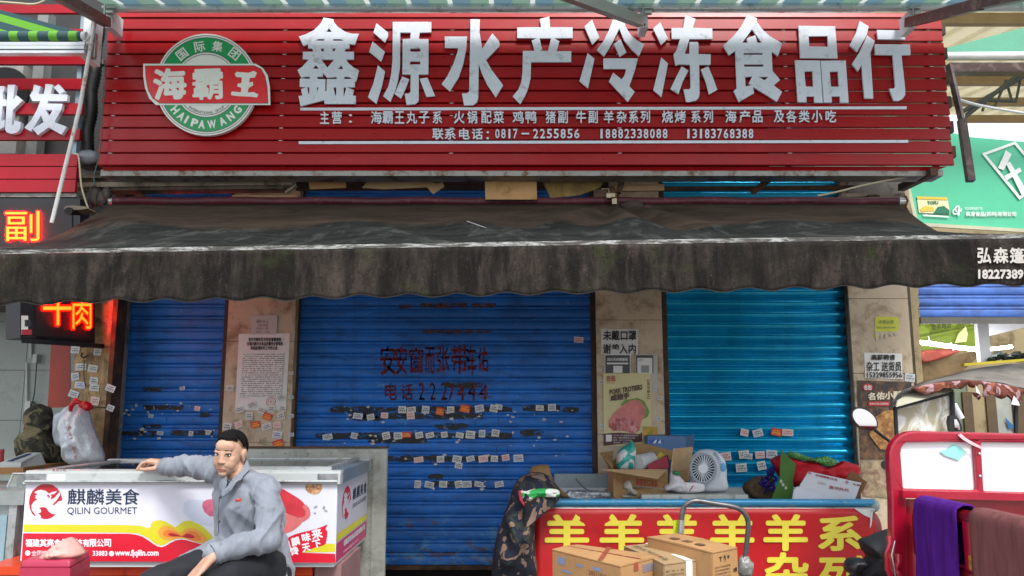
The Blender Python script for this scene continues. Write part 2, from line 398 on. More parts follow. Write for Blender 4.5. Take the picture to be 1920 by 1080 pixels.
def tape(parent, x0, x1, y, h=12, Y=YS - .0100):
    "irregular strip of black tape residue"
    n = max(3, int((x1 - x0) / 12)); g = MB(); top = []; bot = []
    for i in range(n + 1):
        x = x0 + (x1 - x0) * i / n; e = 1 if 0 < i < n else .75
        top.append(P(x, y - h / 2 * e * random.uniform(.7, 1.15), Y)); bot.append(P(x, y + h / 2 * e * random.uniform(.7, 1.15), Y))
    g.add(top + bot, [(i, i + 1, n + 1 + i + 1, n + 1 + i) for i in range(n)]); obj('tape_residue', g, M_tape, parent, fix=False)
for x0, x1, y in ((619, 960, 768), (655, 905, 780), (980, 1050, 766), (592, 960, 817), (815, 880, 800), (975, 1020, 812), (725, 950, 860), (800, 905, 908), (803, 830, 894), (832, 905, 722), (1055, 1085, 768), (660, 720, 783), (690, 800, 826)):
    tape(sh2, x0, x1, y)
YT = YS - .0108
for px, py, k in ((754, 768, 0), (771, 768, 0), (798, 768, 4), (825, 771, 3), (845, 768, 0), (872, 766, 3), (899, 766, 4), (926, 766, 0), (935, 763, 1), (1012, 765, 0), (1035, 764, 1), (671, 780, 4), (695, 782, 0), (721, 779, 2), (770, 779, 2),
                  (614, 819, 1), (664, 817, 4), (724, 817, 0), (746, 817, 1), (761, 815, 3), (786, 816, 0), (806, 816, 0), (833, 815, 0), (862, 816, 0), (882, 815, 0), (904, 813, 1), (929, 812, 0), (785, 862, 2), (826, 861, 0), (857, 861, 1), (882, 860, 1), (906, 860, 2), (927, 860, 0), (972, 859, 4), (948, 858, 2), (860, 873, 1),
                  (783, 908, 1), (805, 909, 1), (831, 908, 0), (860, 908, 0), (898, 908, 1), (875, 908, 1), (936, 908, 1), (1085, 637, 2)):
    sticker(sh2, px, py, YT - random.uniform(0, .001), k, sc=.88 if k != 3 else .95)
for x0, x1, y in ((268, 345, 764), (228, 300, 812), (320, 400, 812), (268, 302, 730), (375, 392, 778), (267, 302, 800)): tape(sh1, x0, x1, y, 11)
for px, py, k in ((342, 728, 1), (283, 780, 1), (370, 766, 2), (300, 812, 1), (358, 813, 1), (390, 811, 1)): sticker(sh1, px, py, YT, k, sc=.6)
YT3 = YS - .0325
for px, py, k in ((1396, 811, 2), (1421, 812, 1), (1456, 810, 3), (1477, 811, 2), (1395, 852, 0), (1425, 853, 2), (1447, 852, 1), (1390, 877, 0), (1428, 873, 0), (1361, 856, 2), (1402, 855, 1)):
    sticker(sh3, px, py, YT3 - (.001 if px == 1402 else 0), k)
M_scrap = mk('torn_paper_scrap', '#c3c1ba', .8, 0, .3, 60)
def scraps(parent, n, rows, x0, x1, seed):
    rr_ = random.Random(seed); g = MB()
    for i in range(n):
        y = rr_.choice(rows) + rr_.uniform(-9, 12); x = rr_.uniform(x0, x1); k = rr_.randint(4, 6); s = rr_.uniform(1.2, 4.2)
        q = [P(x + s * rr_.uniform(.5, 1.6) * math.cos(t * 6.283 / k), y + s * rr_.uniform(.3, 1) * math.sin(t * 6.283 / k), YS - .0118 - i * .00001) for t in range(k)]; g.add(q, [tuple(range(k))])
    o = obj('paper_scrap', g, M_scrap, parent, fix=False); o['kind'] = 'stuff'
    g = MB()
    for i in range(n // 3):
        y = rr_.choice(rows) + rr_.uniform(-4, 30); x = rr_.uniform(x0, x1); L = rr_.uniform(6, 26); g.add([P(x, y, YS - .0090), P(x + 1, y, YS - .0090), P(x + rr_.uniform(-3, 3), y + L, YS - .0090)], [(0, 1, 2)])
    o = obj('scratch', g, M_dark, parent, fix=False); o['kind'] = 'stuff'
scraps(sh2, 85, (768, 780, 816, 826, 861, 908), 600, 1080, 3); scraps(sh1, 22, (764, 812, 778), 228, 405, 4)
# rust bars on the upper slats
def mk_spray(name='red_spray_paint', colr='#7a1826', lo=.44, hi=.74):
    g = N(name); c = g.coord(); n = g.noise(g.mapped(c, (1, 1, .5)), 26, 6, .75, .3); g.b.inputs['Base Color'].default_value = lin(colr); g.b.inputs['Roughness'].default_value = .7
    tr = g.n('ShaderNodeBsdfTransparent'); mx = g.n('ShaderNodeMixShader'); out = g.t.nodes['Material Output']
    g.l(g.ramp(n, lo, hi), mx.inputs[0]); g.l(tr.outputs[0], mx.inputs[1]); g.l(g.b.outputs[0], mx.inputs[2]); g.l(mx.outputs[0], out.inputs[0]); MATS[name] = g.m; return g.m
M_spray = mk_spray(); M_rb = mk_spray('rust_stain', '#54301c', .44, .54)
for x0, x1, y, h in ((748, 775, 575, 7), (788, 930, 573, 9), (792, 925, 622, 6), (900, 925, 745, 5)):
    g = MB(); g.grid(boxmap(x0, y - h / 2, x1, y + h / 2, YS - .0096), 1, 1); obj('rust_stain', g, M_rb, sh2, fix=False)
g = MB(); YG = YS - .0098
for s, x0, x1 in (('安', 713, 742), ('安', 742, 763), ('窗', 767, 794), ('而', 797, 815), ('张', 819, 843), ('带', 846, 878), ('车', 876, 893), ('佑', 896, 916)):
    text(g, s, boxmap(x0, 650 + random.uniform(-3, 3), x1, 700 + random.uniform(-3, 3), YG), bold=.03, eps=.00003)
for s, x0, x1 in (('电', 722, 744), ('话', 752, 774), ('2', 785, 796), ('2', 806, 817), ('2', 827, 838), ('7', 841, 852), ('4', 857, 871), ('4', 878, 892), ('4', 898, 914)):
    text(g, s, boxmap(x0, 720 + random.uniform(-3, 2), x1, 750, YG), bold=.03, eps=.00003)
obj('sprayed_lettering', g, M_spray, sh2, fix=False)

# ---------------------------------------------------------------- papers on the pillars
M_paper = mk('white_paper', '#d9d9d6', .7, 0, .04, 6, .05, 30)
M_paper2 = mk('grey_paper', '#bdb6b2', .7, 0, .05, 6, .05, 30)
def mk_lines(name, paper, ink, rows, dens=.5, wpx=240):
    "typed rows too small to read: sized in metres"
    g = N(name); c = g.coord('O'); x, y, z = g.xyz(c)
    fr = g.math('FRACT', g.math('MULTIPLY', z, rows)); rm = g.math('GREATER_THAN', fr, .5)
    cell = g.n('ShaderNodeTexWhiteNoise', noise_dimensions='2D'); 
    v = g.n('ShaderNodeVectorMath', operation='FLOOR'); mp = g.mapped(c, (wpx, 1, rows)); cx = g.n('ShaderNodeCombineXYZ'); X, Y_, Z = g.xyz(mp); g.l(X, cx.inputs[0]); g.l(Z, cx.inputs[1]); g.l(cx.outputs[0], v.inputs[0]); g.l(v.outputs[0], cell.inputs['Vector'])
    on = g.math('MULTIPLY', g.math('GREATER_THAN', cell.outputs[0], 1 - dens), rm)
    g.col(g.mix(g.math('MULTIPLY', on, .7), lin(paper), lin(ink))); g.b.inputs['Roughness'].default_value = .7; MATS[name] = g.m; return g.m
M_body = mk_lines('typed_notice', '#d9d9d6', '#3a3a40', 66, .75)
def paper(name, pxbox, Y, mat, label, cat='notice', th=.0015, tilt=0, group=None):
    "sheet: four pixel corners tl,tr,br,bl"
    q = [P(x, y, Y) for x, y in pxbox]; o = sum(q, Vector()) / 4
    nu = 6; g = MB(); f = quadmap(q[3], q[2], q[1], q[0])
    def fn(u, v):
        p = f(u, v); p = p.copy(); p.y -= .0015 + .004 * max(0, fb((u * 3, v * 3, px_seed), 1)) * (1 if (u in (0, 1) or v in (0, 1)) else .6); return p
    px_seed = pxbox[0][0]
    g.grid(fn, nu, nu); n = len(g.v); g.add([p + Vector((0, .0008, 0)) for p in g.v[:n]], [tuple(i for i in f_[::-1]) for f_ in g.f])
    t = thing(name, (o.x, Y, q[2].z), label, cat, group); obj('sheet', g, mat, t, fix=False); return t
YPp = YP - .004
t = paper('notice', ((448, 626), (544, 625), (536, 769), (441, 769)), YPp, M_paper, 'tall white typed notice with a red round seal on the left pillar')
g = MB(); f_ = lambda x0, y0, x1, y1: boxmap(x0, y0, x1, y1, YPp - .0065)
for s, x0, y0, x1, y1 in (('南充市顺庆区市场监督管理局', 466, 633, 527, 640), ('加强冷藏冷冻食品质量安全管理和', 463, 641, 530, 648), ('新冠疫情防控工作的公告', 470, 649, 520, 656)): text(g, s, f_(x0, y0, x1, y1), bold=.03, eps=.00005, k=4)
obj('heading', g, M_ink, t, fix=False)
q = [P(x, y, YPp - .0060) for x, y in ((456, 664), (533, 662), (527, 744), (450, 746))]; o = P(492, 704, YPp); g = MB(); g.grid(lambda u, v: quadmap(q[3], q[2], q[1], q[0])(u, v), 1, 1)
ob = obj('typed_text', g, M_body, t, fix=False)
M_redink = mk_print('red_ink', '#a83a44')
def ring(g, c, r0, r1, y, n=28):
    v = []; 
    for i in range(n):
        a = 2 * math.pi * i / n; v += [(c.x + r0 * math.cos(a), y, c.z + r0 * math.sin(a)), (c.x + r1 * math.cos(a), y, c.z + r1 * math.sin(a))]
    g.add(v, [(2 * i, 2 * i + 1, (2 * i + 3) % (2 * n), (2 * i + 2) % (2 * n)) for i in range(n)])
def star(g, c, r, y, n=5):
    p = [(c.x + (r if i % 2 == 0 else r * .4) * math.sin(math.pi * i / n), c.z + (r if i % 2 == 0 else r * .4) * math.cos(math.pi * i / n)) for i in range(2 * n)]
    g.poly([p], lambda a, b: (a, y, b), (0, 0, 0))
g = MB(); c = P(508, 753, YPp - .0062); ring(g, c, .030, .034, c.y); ring(g, c, .019, .021, c.y); star(g, c, .010, c.y); obj('seal', g, M_redink, t, fix=False)
t = paper('notice', ((470, 592), (520, 591), (519, 627), (471, 627)), YPp - .002, M_paper2, 'small pinkish grey paper slip above the tall typed notice on the left pillar')
g = MB()
for s, x0, y0, x1, y1 in (('最新 50 元', 481, 599, 503, 606), ('小面积门面转租', 483, 608, 502, 612), ('电话号码：后附', 481, 614, 503, 618), ('联系：1370', 480, 620, 505, 624)): text(g, s, boxmap(x0, y0, x1, y1, YPp - .0085))
obj('print', g, mk_print('faded_ink', '#66636a'), t, fix=False)
for px, py, k, s in ((457, 727, 0, 0), (431, 728, 0, 0), (446, 717, 0, 0)): pass
ptile = [o for o in bld.children if o.name.startswith('pilaster')]
for px, py, k in ((431, 728, 0), (472, 759, 0), (526, 745, 0), (449, 768, 0), (490, 769, 0), (509, 767, 0), (530, 766, 0), (467, 780, 0), (501, 781, 3), (527, 780, 0), (448, 796, 2), (479, 796, 3), (500, 800, 0), (519, 797, 2), (426, 800, 0), (520, 815, 4), (521, 832, 3)):
    sticker(ptile[0], px, py, YPp - .0075, k, rot=random.uniform(-.25, .2), sc=.92)
for px, py in ((547, 700), (547, 745), (547, 780), (547, 815)): sticker(ptile[0], px - 1, py, YPp - .001, 1, sc=.5)
# black-on-white handwritten mark low on the pillar
g = MB(); 
for a, b in (((506, 826), (510, 817)), ((510, 817), (514, 827)), ((507, 823), (514, 823)), ((486 + 35, 0), (486 + 35, 0))):
    if a != b: pass
text(g, 'A经', boxmap(485, 820, 500, 834, YPp), 0); obj('scribble', g, mk_print('pencil', '#6b5c48'), ptile[0], fix=False)
# mask notice on pillar B
t = paper('mask_notice', ((1127, 617), (1197, 617), (1196, 664), (1127, 664)), YPp, M_paper, 'white sheet telling people to wear a mask, top of the middle pillar')
g = MB(); text(g, '未戴口罩', boxmap(1131, 620, 1193, 638, YPp - .007), bold=.025); 
for s, x0, x1 in (('谢', 1131, 1145), ('入', 1162, 1176), ('内', 1179, 1192)): text(g, s, boxmap(x0, 645, x1, 663, YPp - .007), bold=.025)
text(g, '绝', boxmap(1148, 645, 1161, 655, YPp - .007), bold=.03)
obj('lettering', g, M_ink, t, fix=False)
M_dkprint = mk_print('dark_grey_print', '#3d4044')
t = paper('health_code_sheet', ((1133, 664), (1183, 664), (1182, 706), (1133, 706)), YPp - .001, M_paper, 'grey health code sheet below the mask notice, left one of two')
g = MB(); m = boxmap(1135, 666, 1181, 700, YPp - .0075); g.grid(m, 1, 1); obj('print', g, M_dkprint, t, fix=False)
g = MB(); text(g, '四川天府健康通', boxmap(1139, 671, 1177, 677, YPp - .0085), bold=.03); g.grid(boxmap(1138, 680, 1178, 683, YPp - .0085), 1, 1); g.grid(boxmap(1150, 686, 1167, 699, YPp - .0085), 1, 1); obj('lettering', g, M_paper, t, fix=False)
t = paper('phone_code_sheet', ((1191, 664), (1233, 664), (1233, 735), (1191, 735)), YPp - .001, M_paper2, 'pale sheet showing a phone screen below the mask notice, right one of two')
g = MB(); g.grid(boxmap(1193, 666, 1225, 700, YPp - .0075), 1, 1); obj('print', g, M_dkprint, t, fix=False)
g = MB(); g.grid(boxmap(1195, 671, 1223, 700, YPp - .0085), 1, 1); obj('screen_print', g, M_paper, t, fix=False)
g = MB(); g.grid(boxmap(1202, 685, 1217, 699, YPp - .0095), 1, 1); text(g, '健康码', boxmap(1197, 673, 1207, 677, YPp - .0095)); obj('print_detail', g, mk_print('mid_grey_print', '#8b8e90'), t, fix=False)
# pork poster
M_post = mk('cream_poster', '#c9c08c', .4, 0, .06, 4, .03, 20)
t = paper('pork_poster', ((1131, 698), (1221, 700), (1221, 836), (1132, 837)), YPp - .004, M_post, 'cream food poster with a large pink pork trotter on the middle pillar', 'poster')
def pp(g, pts, Y, holes=()): g.poly([pts] + list(holes), lambda a, b: P(a, b, Y), (0, 0, 0))
Yq = YPp - .011
g = MB(); pp(g, [(1132, 813), (1160, 811), (1200, 814), (1204, 810), (1204, 828), (1132, 830 + 6)], Yq); obj('foot_band', g, mk_print('maroon_print', '#4a1420'), t, fix=False)
g = MB(); pp(g, [(1164, 758), (1172, 750), (1185, 748), (1196, 746), (1208, 752), (1213, 762), (1218, 772), (1214, 782), (1204, 786), (1190, 782), (1172, 770)], Yq); obj('leaf_print', g, mk_print('leaf_green_print', '#5f8a2a'), t, fix=False)
g = MB(); pp(g, [(1142, 788), (1150, 776), (1165, 762), (1180, 752), (1192, 749), (1202, 753), (1211, 765), (1209, 780), (1202, 790), (1200, 806), (1188, 814), (1172, 808), (1150, 808), (1141, 800)], Yq - .0006); obj('meat_print', g, mk('pink_meat_print', '#c9706c', .4, 0, .2, 18, 0, 40), t, fix=False)
g = MB(); pp(g, [(1142, 792), (1150, 785), (1170, 783), (1192, 792), (1197, 800), (1190, 812), (1172, 807), (1150, 807), (1142, 800)], Yq - .0012); obj('meat_face_print', g, mk('raw_meat_print', '#a8404c', .4, 0, .35, 30, 0, 60, dirt=('#d79a94', .5, 25)), t, fix=False)
g = MB(); text(g, 'PORK TROTIERS', quadmap(P(1143, 740, Yq - .002), P(1204, 730, Yq - .002), P(1204, 721, Yq - .002), P(1143, 731, Yq - .002)), bold=.06)
text(g, '咸猪手', quadmap(P(1145, 752, Yq - .002), P(1180, 747, Yq - .002), P(1180, 736, Yq - .002), P(1145, 741, Yq - .002)), bold=.06); text(g, '【精选食材】', quadmap(P(1219, 712, Yq), P(1219, 748, Yq), P(1213, 748, Yq), P(1213, 712, Yq))); obj('lettering', g, mk_print('brown_print', '#4b2b26'), t, fix=False)
g = MB(); text(g, '名佑', boxmap(1137, 704, 1154, 715, Yq - .002), bold=.04); text(g, '名佑食品', boxmap(1138, 717, 1152, 719, Yq - .002)); obj('logo_print', g, M_redink, t, fix=False)
g = MB(); 
for i, s in enumerate(('生产商：四川佑康食品有限公司', '地址：南充市高坪区工业园', '电话：0817-2255856', '净含量：500克')): text(g, s, boxmap(1150, 815 + i * 4.4, 1196 - i * 6, 818 + i * 4.4, Yq - .002))
g.grid(boxmap(1136, 815, 1147, 828, Yq - .002), 1, 1); obj('small_print', g, M_paper, t, fix=False)
t = paper('food_leaflet', ((1205, 799), (1233, 801), (1232, 828), (1206, 827)), YPp - .006, mk('yellow_leaflet', '#c9962b', .4, 0, .3, 12, 0, 30, dirt=('#6f8a2a', .5, 16)), 'small yellow food leaflet at the lower right corner of the pork poster', 'leaflet')
for px, py, k in ((1237, 746, 1), (1236, 785, 1), (1129, 800, 1), (1128, 716, 1)): sticker(ptile[1], px, py, YPp - .002, k, sc=.5)
# pillar C
t = paper('yellow_flyer', ((1641, 593), (1685, 595), (1684, 622), (1639, 634)), YPp, mk('yellow_paper', '#c3c23a', .6, 0, .05, 10, .03, 30), 'torn yellow flyer on the right pillar', 'flyer')
g = MB(); text(g, '房屋出售', boxmap(1648, 600, 1676, 607, YPp - .007), 0); text(g, '电话13890877888', boxmap(1644, 612, 1679, 616, YPp - .007)); obj('lettering', g, mk_print('green_ink', '#3c7a52'), t, fix=False)
g = MB()
for i in range(5): 
    x = 1641 + i * 8.5; pp(g, [(x, 622), (x + 9, 621), (x + 7, 629 + random.uniform(-2, 4)), (x + 2, 640 - i * 3 + random.uniform(-3, 3))], YPp - .004)
obj('torn_strip', g, mk('pale_torn_paper', '#bdb39a', .7), t, fix=False)
t = paper('job_notice', ((1620, 661), (1691, 663), (1692, 711), (1622, 709)), YPp, M_paper, 'white hiring notice with a phone number on the right pillar')
g = MB(); text(g, '高薪聘请', boxmap(1634, 665, 1678, 675, YPp - .007), bold=.03); text(g, '杂工 送货员', boxmap(1625, 678, 1690, 696, YPp - .007), bold=.02); text(g, '15329855956', boxmap(1626, 698, 1691, 708, YPp - .007), bold=.03); obj('lettering', g, M_ink, t, fix=False)
sticker(ptile[2], 1706, 708, YPp - .003, 1)
t = paper('snack_poster', ((1607, 713), (1709, 716), (1712, 860), (1613, 862)), YPp - .002, mk('brown_poster', '#3b2c26', .4, 0, .3, 14, 0, 30, dirt=('#7a5634', .45, 14)), 'dark brown snack poster with yellow fried food on the right pillar, behind the round mirror', 'poster')
g = MB(); text(g, '名佑小酥', quadmap(P(1628, 750, Yq), P(1690, 747, Yq), P(1690, 733, Yq), P(1628, 737, Yq)), bold=.05); obj('lettering', g, mk_print('cream_print', '#d8cdb4'), t, fix=False)
g = MB(); g.grid(boxmap(1628, 753, 1668, 761, Yq), 1, 1); 
pp(g, [(1618 + 10 * math.cos(a) + 9, 726 + 7 * math.sin(a)) for a in [i * math.pi / 8 for i in range(16)]], Yq); obj('red_badge', g, mk_print('red_print', '#b51f26'), t, fix=False)
g = MB(); text(g, '名佑', boxmap(1620, 722, 1634, 731, Yq - .001), bold=.04); text(g, '全新升级口感更佳', boxmap(1630, 755, 1666, 759, Yq - .001)); obj('badge_lettering', g, MATS['white_paper'], t, fix=False)
g = MB(); pp(g, [(1635, 785), (1660, 770), (1690, 768), (1710, 778), (1711, 830), (1690, 848), (1650, 842), (1630, 815)], Yq - .0005); obj('fried_food_print', g, mk('fried_food_print', '#b98a4a', .4, 0, .4, 22, 0, 60, dirt=('#7d4a22', .55, 24)), t, fix=False)
t = paper('torn_poster', ((1613, 864), (1680, 864), (1682, 935), (1618, 930)), YPp - .001, mk('torn_poster_print', '#a89676', .6, 0, .3, 14, 0, 30, dirt=('#7b5548', .5, 16)), 'faded torn poster low on the right pillar beside the red cargo frame', 'poster')
# ================================================================ the red shop sign
YSG = 5.3
def mk_redpanel(name, hexcol='#960910'):
    g = N(name); c = g.coord(); x, y, z = g.xyz(c)
    n1 = g.noise(c, 1.3, 4, .6); n2 = g.noise(c, 70, 3, .7); n3 = g.noise(g.mapped(c, (1, 1, 3)), 6, 7, .75, .5)
    b = lin(hexcol); col = g.mix(g.ramp(n1, .3, .7), tuple(v * .85 for v in b[:3]) + (1,), tuple(min(1, v * 1.12) for v in b[:3]) + (1,))
    col = g.mix(g.math('MULTIPLY', g.ramp(n3, .6, .82), .22), col, lin('#b07a72'))
    col = g.mix(g.math('MULTIPLY', g.ramp(n2, .7, .78), .25), col, lin('#c8a8a0')); g.col(col)
    rr = g.n('ShaderNodeMapRange'); rr.inputs[3].default_value = .18; rr.inputs[4].default_value = .42; g.l(n3, rr.inputs[0]); g.l(rr.outputs[0], g.b.inputs['Roughness']); g.b.inputs['Specular IOR Level'].default_value = .32
    MATS[name] = g.m; return g.m
M_red = mk_redpanel('red_sign_panel')
M_letter = mk('foam_letter', '#d2d8e2', .6, 0, .05, 7, .05, 50, dirt=('#a3a6ab', .18, 10))
sx0, sx1 = Xat(203, 57, YSG), Xat(1767, 60, YSG); zt, zb = Zat(32.5, YSG), Zat(309.5, YSG)
sgn = thing('shop_sign', ((sx0 + sx1) / 2, YSG, zb), 'big red slatted shop sign with nine large white characters and a round green logo', 'sign')
npan = 12; pit = (zt - zb) / npan
pm = MB(); W = sx1 - sx0
prof = [(.0, .0), (-.022, .0), (-.026, .04), (-.016, .915), (-.012, .935), (.0, .935)]
vv = []; 
for x in (-W / 2, W / 2): vv += [(x, d, t * pit) for d, t in prof]
k = len(prof); pm.add(vv, [(i, (i + 1) % k, k + (i + 1) % k, k + i) for i in range(k)] + [tuple(range(k))[::-1], tuple(range(k, 2 * k))])
pme = pm.mesh('panel_strip'); pme.materials.append(M_red)
cx = (sx0 + sx1) / 2
for i in range(npan): inst('panel_strip', pme, sgn, (cx + random.uniform(-.004, .004), YSG + .022, zb + i * pit))
inst('panel_strip', pme, sgn, (cx - .02, YSG + .022, zt), scale=((W - .06) / W, 1, .42))
g = MB(); v0 = [(sx0 + .01, YSG + .03, zb - .002), (sx1 - .03, YSG + .03, zb - .002), (sx1 - .10, YSG + .045, zb - .026), (sx0 + .02, YSG + .045, zb - .026)]
g.slab(v0, .004); obj('bottom_lip', g, M_red, sgn)
M_tray = mk('tray_steel', '#93928c', .55, .3, .12, 4, .05, 50, dirt=('#5e4023', .38, 9))
g = MB(); g.box(sx0 + .0, sx1 - .05, YSG + .047, YSG + .08, zb - .062, zb - .018); g.box(sx0, sx1 - .05, YSG + .081, YSG + .20, zb - .062, zb - .058); obj('bottom_tray', g, M_tray, sgn)
# steel posts behind the strips and clips in the seams
for pxp in (215, 530, 847, 1160, 1475, 1750):
    x = Xat(pxp, 160, YSG); g = MB(); g.box(x - .02, x + .02, YSG + .024, YSG + .06, zb + .004, zt + .05); obj('back_post', g, M_rail, sgn)
    cm = MB()
    for i in range(1, npan): cm.box(x - .012, x + .012, YSG + .004, YSG + .02, zb + i * pit - .005, zb + i * pit - .001)
    o = obj('clip_row', cm, M_white, sgn); o['kind'] = 'stuff'
g = MB(); g.box(sx0 + .05, Xat(1440, 160, YSG), YSG + .065, YSG + .08, zb + .01, zt + .03); obj('seam_shade_board', g, M_dark, sgn)  # dark sheet added behind the strips so their seams look deeply shaded
g = MB(); g.box(sx0 + .02, sx1 - .35, YSG + .20, 6.12, zt + .03, zt + .05); obj('sky_light_blocker', g, M_dark, sgn)  # unseen cover, added to keep sky light out of the gap behind the sign
g = MB(); g.box(sx0, sx0 + .012, YSG + .024, YSG + .5, zb, zt + .04); obj('left_side', g, M_rail, sgn)
# dark side bumps at the right end
for i in range(1, npan, 2):
    z = zb + i * pit; g = MB(); g.box(sx1 + .002, sx1 + .03, YSG + .01, YSG + .06, z - .03, z + .05); obj('end_bracket', g, M_rail, sgn)
# letters, traced
ox = lambda x0, y0, s: (lambda L: [(x0 + a / s, y0 + b / s) for a, b in L])
A_ = ox(540, 20, 6); B_ = ox(820, 20, 6); C_ = ox(1080, 20, 6); D_ = ox(1340, 20, 1920 / 380)
LET = {
 'letter_xin': [[A_([(400,78),(510,95),(515,125),(560,180),(640,235),(720,258),(797,258),(770,330),(750,383),(690,375),(690,425),(645,428),(635,460),(740,462),(740,548),(650,550),(690,600),(740,640),(797,670),(780,740),(765,800),(750,795),(752,860),(665,862),(742,893),(725,955),(762,958),(760,1048),(410,1048),(408,1005),(140,1075),(118,958),(162,955),(145,882),(205,860),(130,855),(133,765),(180,762),(148,755),(105,668),(160,630),(205,580),(235,548),(165,545),(168,462),(285,460),(272,425),(225,422),(225,378),(172,397),(122,290),(200,265),(290,220),(340,170),(375,130)]),
   A_([(460,197),(495,238),(425,238)]), A_([(345,317),(408,317),(408,337),(300,337)]), A_([(508,317),(588,317),(628,338),(508,338)]), A_([(370,425),(403,425),(403,457),(375,457)]), A_([(500,425),(540,425),(520,457),(502,457)]),
   A_([(375,550),(520,550),(443,640)]), A_([(275,652),(310,612),(350,652)]), A_([(562,655),(597,613),(622,655)]), A_([(186,745),(245,742),(245,765),(176,765)]),
   A_([(330,742),(390,742),(392,700),(440,755),(545,745),(545,768),(437,770),(432,905),(418,905),(420,770),(330,768)]), A_([(632,742),(690,745),(722,768),(632,768)]),
   A_([(215,862),(240,862),(240,940),(232,940)]), A_([(325,862),(345,862),(325,915)]), A_([(510,862),(542,862),(542,950),(530,950)]), A_([(625,864),(655,864),(632,955),(625,955)])]],
 'letter_yuan': [[A_([(995,140),(1125,245),(1125,290),(1090,357),(960,245)])], [A_([(950,347),(1088,460),(1048,572),(913,462)])], [A_([(1010,615),(1090,680),(1060,830),(993,1048),(898,972),(960,820)])],
   [A_([(1178,125),(1612,125),(1612,243),(1482,245),(1470,318),(1580,320),(1578,717),(1470,717),(1470,990),(1465,1020),(1430,1050),(1335,1060),(1312,935),(1360,930),(1378,915),(1380,717),(1287,717),(1290,320),(1375,315),(1382,245),(1262,245),(1258,640),(1235,790),(1205,900),(1150,1025),(1070,960),(1130,850),(1160,720),(1175,560)]), A_([(1375,425),(1488,425),(1488,460),(1375,460)]), A_([(1372,570),(1488,570),(1488,605),(1372,605)])],
   [A_([(1285,740),(1363,770),(1320,880),(1270,988),(1198,935)])], [A_([(1480,765),(1568,752),(1655,960),(1557,970)])]],
 'letter_shui': [[B_([(83,290),(333,290),(325,430),(290,600),(240,750),(140,907),(48,825),(110,740),(180,600),(225,470),(235,420),(85,418)])], [B_([(373,95),(478,98),(475,240),(505,430),(620,253),(695,345),(703,380),(695,400),(548,555),(610,665),(740,838),(657,975),(560,830),(500,700),(465,600),(460,980),(445,1030),(400,1062),(300,1065),(277,930),(330,930),(358,910),(365,560)])]],
 'letter_chan': [[B_([(1153,92),(1260,65),(1270,185),(1522,187),(1522,308),(1315,308),(1373,345),(1342,455),(1507,455),(1505,578),(1055,578),(1050,760),(1020,880),(980,970),(932,1050),(848,963),(910,890),(945,800),(958,700),(963,452),(1095,452),(1062,335),(1120,308),(898,308),(898,187),(1168,185)]), B_([(1150,310),(1280,310),(1245,453),(1150,450),(1180,435)])]],
 'letter_leng': [[C_([(180,100),(263,300),(183,382),(95,178)])], [C_([(130,475),(208,540),(135,873),(40,793)])], [C_([(415,100),(545,120),(560,180),(620,280),(700,340),(768,380),(708,513),(620,430),(540,330),(487,200),(430,320),(370,430),(315,515),(235,440),(310,340),(370,220)])], [C_([(500,320),(567,470),(492,517),(427,375)])], [C_([(308,537),(697,537),(660,680),(600,850),(660,912),(583,1025),(370,795),(418,697),(513,772),(545,730),(565,655),(310,655)])]],
 'letter_dong': [[C_([(948,128),(1035,312),(958,385),(868,200)])], [C_([(960,525),(1035,595),(962,972),(870,893)])], [C_([(1232,52),(1345,92),(1315,192),(1533,198),(1535,318),(1278,318),(1222,485),(1277,485),(1277,352),(1370,352),(1378,370),(1378,488),(1515,490),(1515,608),(1385,608),(1390,940),(1380,980),(1350,1010),(1265,1028),(1240,1025),(1210,885),(1270,885),(1290,865),(1283,608),(1160,603),(1120,618),(1098,490),(1130,450),(1170,318),(1078,318),(1075,195),(1205,192)])], [C_([(1190,625),(1265,675),(1200,800),(1153,937),(1063,880),(1130,740)])], [C_([(1487,625),(1540,750),(1590,888),(1497,942),(1460,800),(1405,662)])]],
 'letter_shi': [[D_([(310,40),(403,72),(395,95),(450,175),(520,240),(640,308),(600,432),(540,385),(548,570),(620,655),(560,708),(640,768),(590,862),(362,720),(375,780),(230,865),(180,760),(210,735),(195,380),(135,423),(80,330),(180,240),(250,150)]), D_([(353,177),(450,303),(405,303),(385,232),(305,262),(313,303),(262,303)]), D_([(275,400),(455,400),(455,417),(275,417)]), D_([(280,508),(463,508),(463,530),(280,530)]), D_([(290,628),(358,622),(322,690),(350,704),(292,718)]), D_([(412,626),(508,626),(475,660)])]],
 'letter_pin': [[D_([(795,142),(1142,147),(1165,452),(813,448)]), D_([(890,242),(1070,240),(1075,342),(895,337)])], [D_([(762,470),(998,472),(1025,872),(945,870),(943,812),(870,812),(870,868),(788,865)]), D_([(850,576),(927,574),(935,720),(862,718)])], [D_([(1005,474),(1242,472),(1270,872),(1190,870),(1187,812),(1108,812),(1110,870),(1035,868)]), D_([(1090,578),(1168,576),(1178,720),(1103,720)])]],
 'letter_hang': [[D_([(1375,97),(1460,148),(1440,230),(1350,392),(1280,330),(1340,210)])], [D_([(1445,235),(1517,288),(1475,400),(1503,832),(1420,832),(1393,515),(1357,575),(1303,505),(1370,400),(1415,305)])], [D_([(1537,182),(1800,187),(1805,273),(1547,270)])], [D_([(1518,318),(1850,320),(1857,418),(1770,422),(1805,740),(1805,800),(1780,835),(1740,855),(1697,852),(1655,740),(1695,738),(1712,720),(1688,422),(1522,417)])]],
}
YL = YSG - .024
for nm, pieces in LET.items():
    g = MB()
    for lp in pieces: g.poly(lp, lambda a, b: P(a, b, YL), (0, .014, 0))
    obj('letter', g, M_letter, sgn)
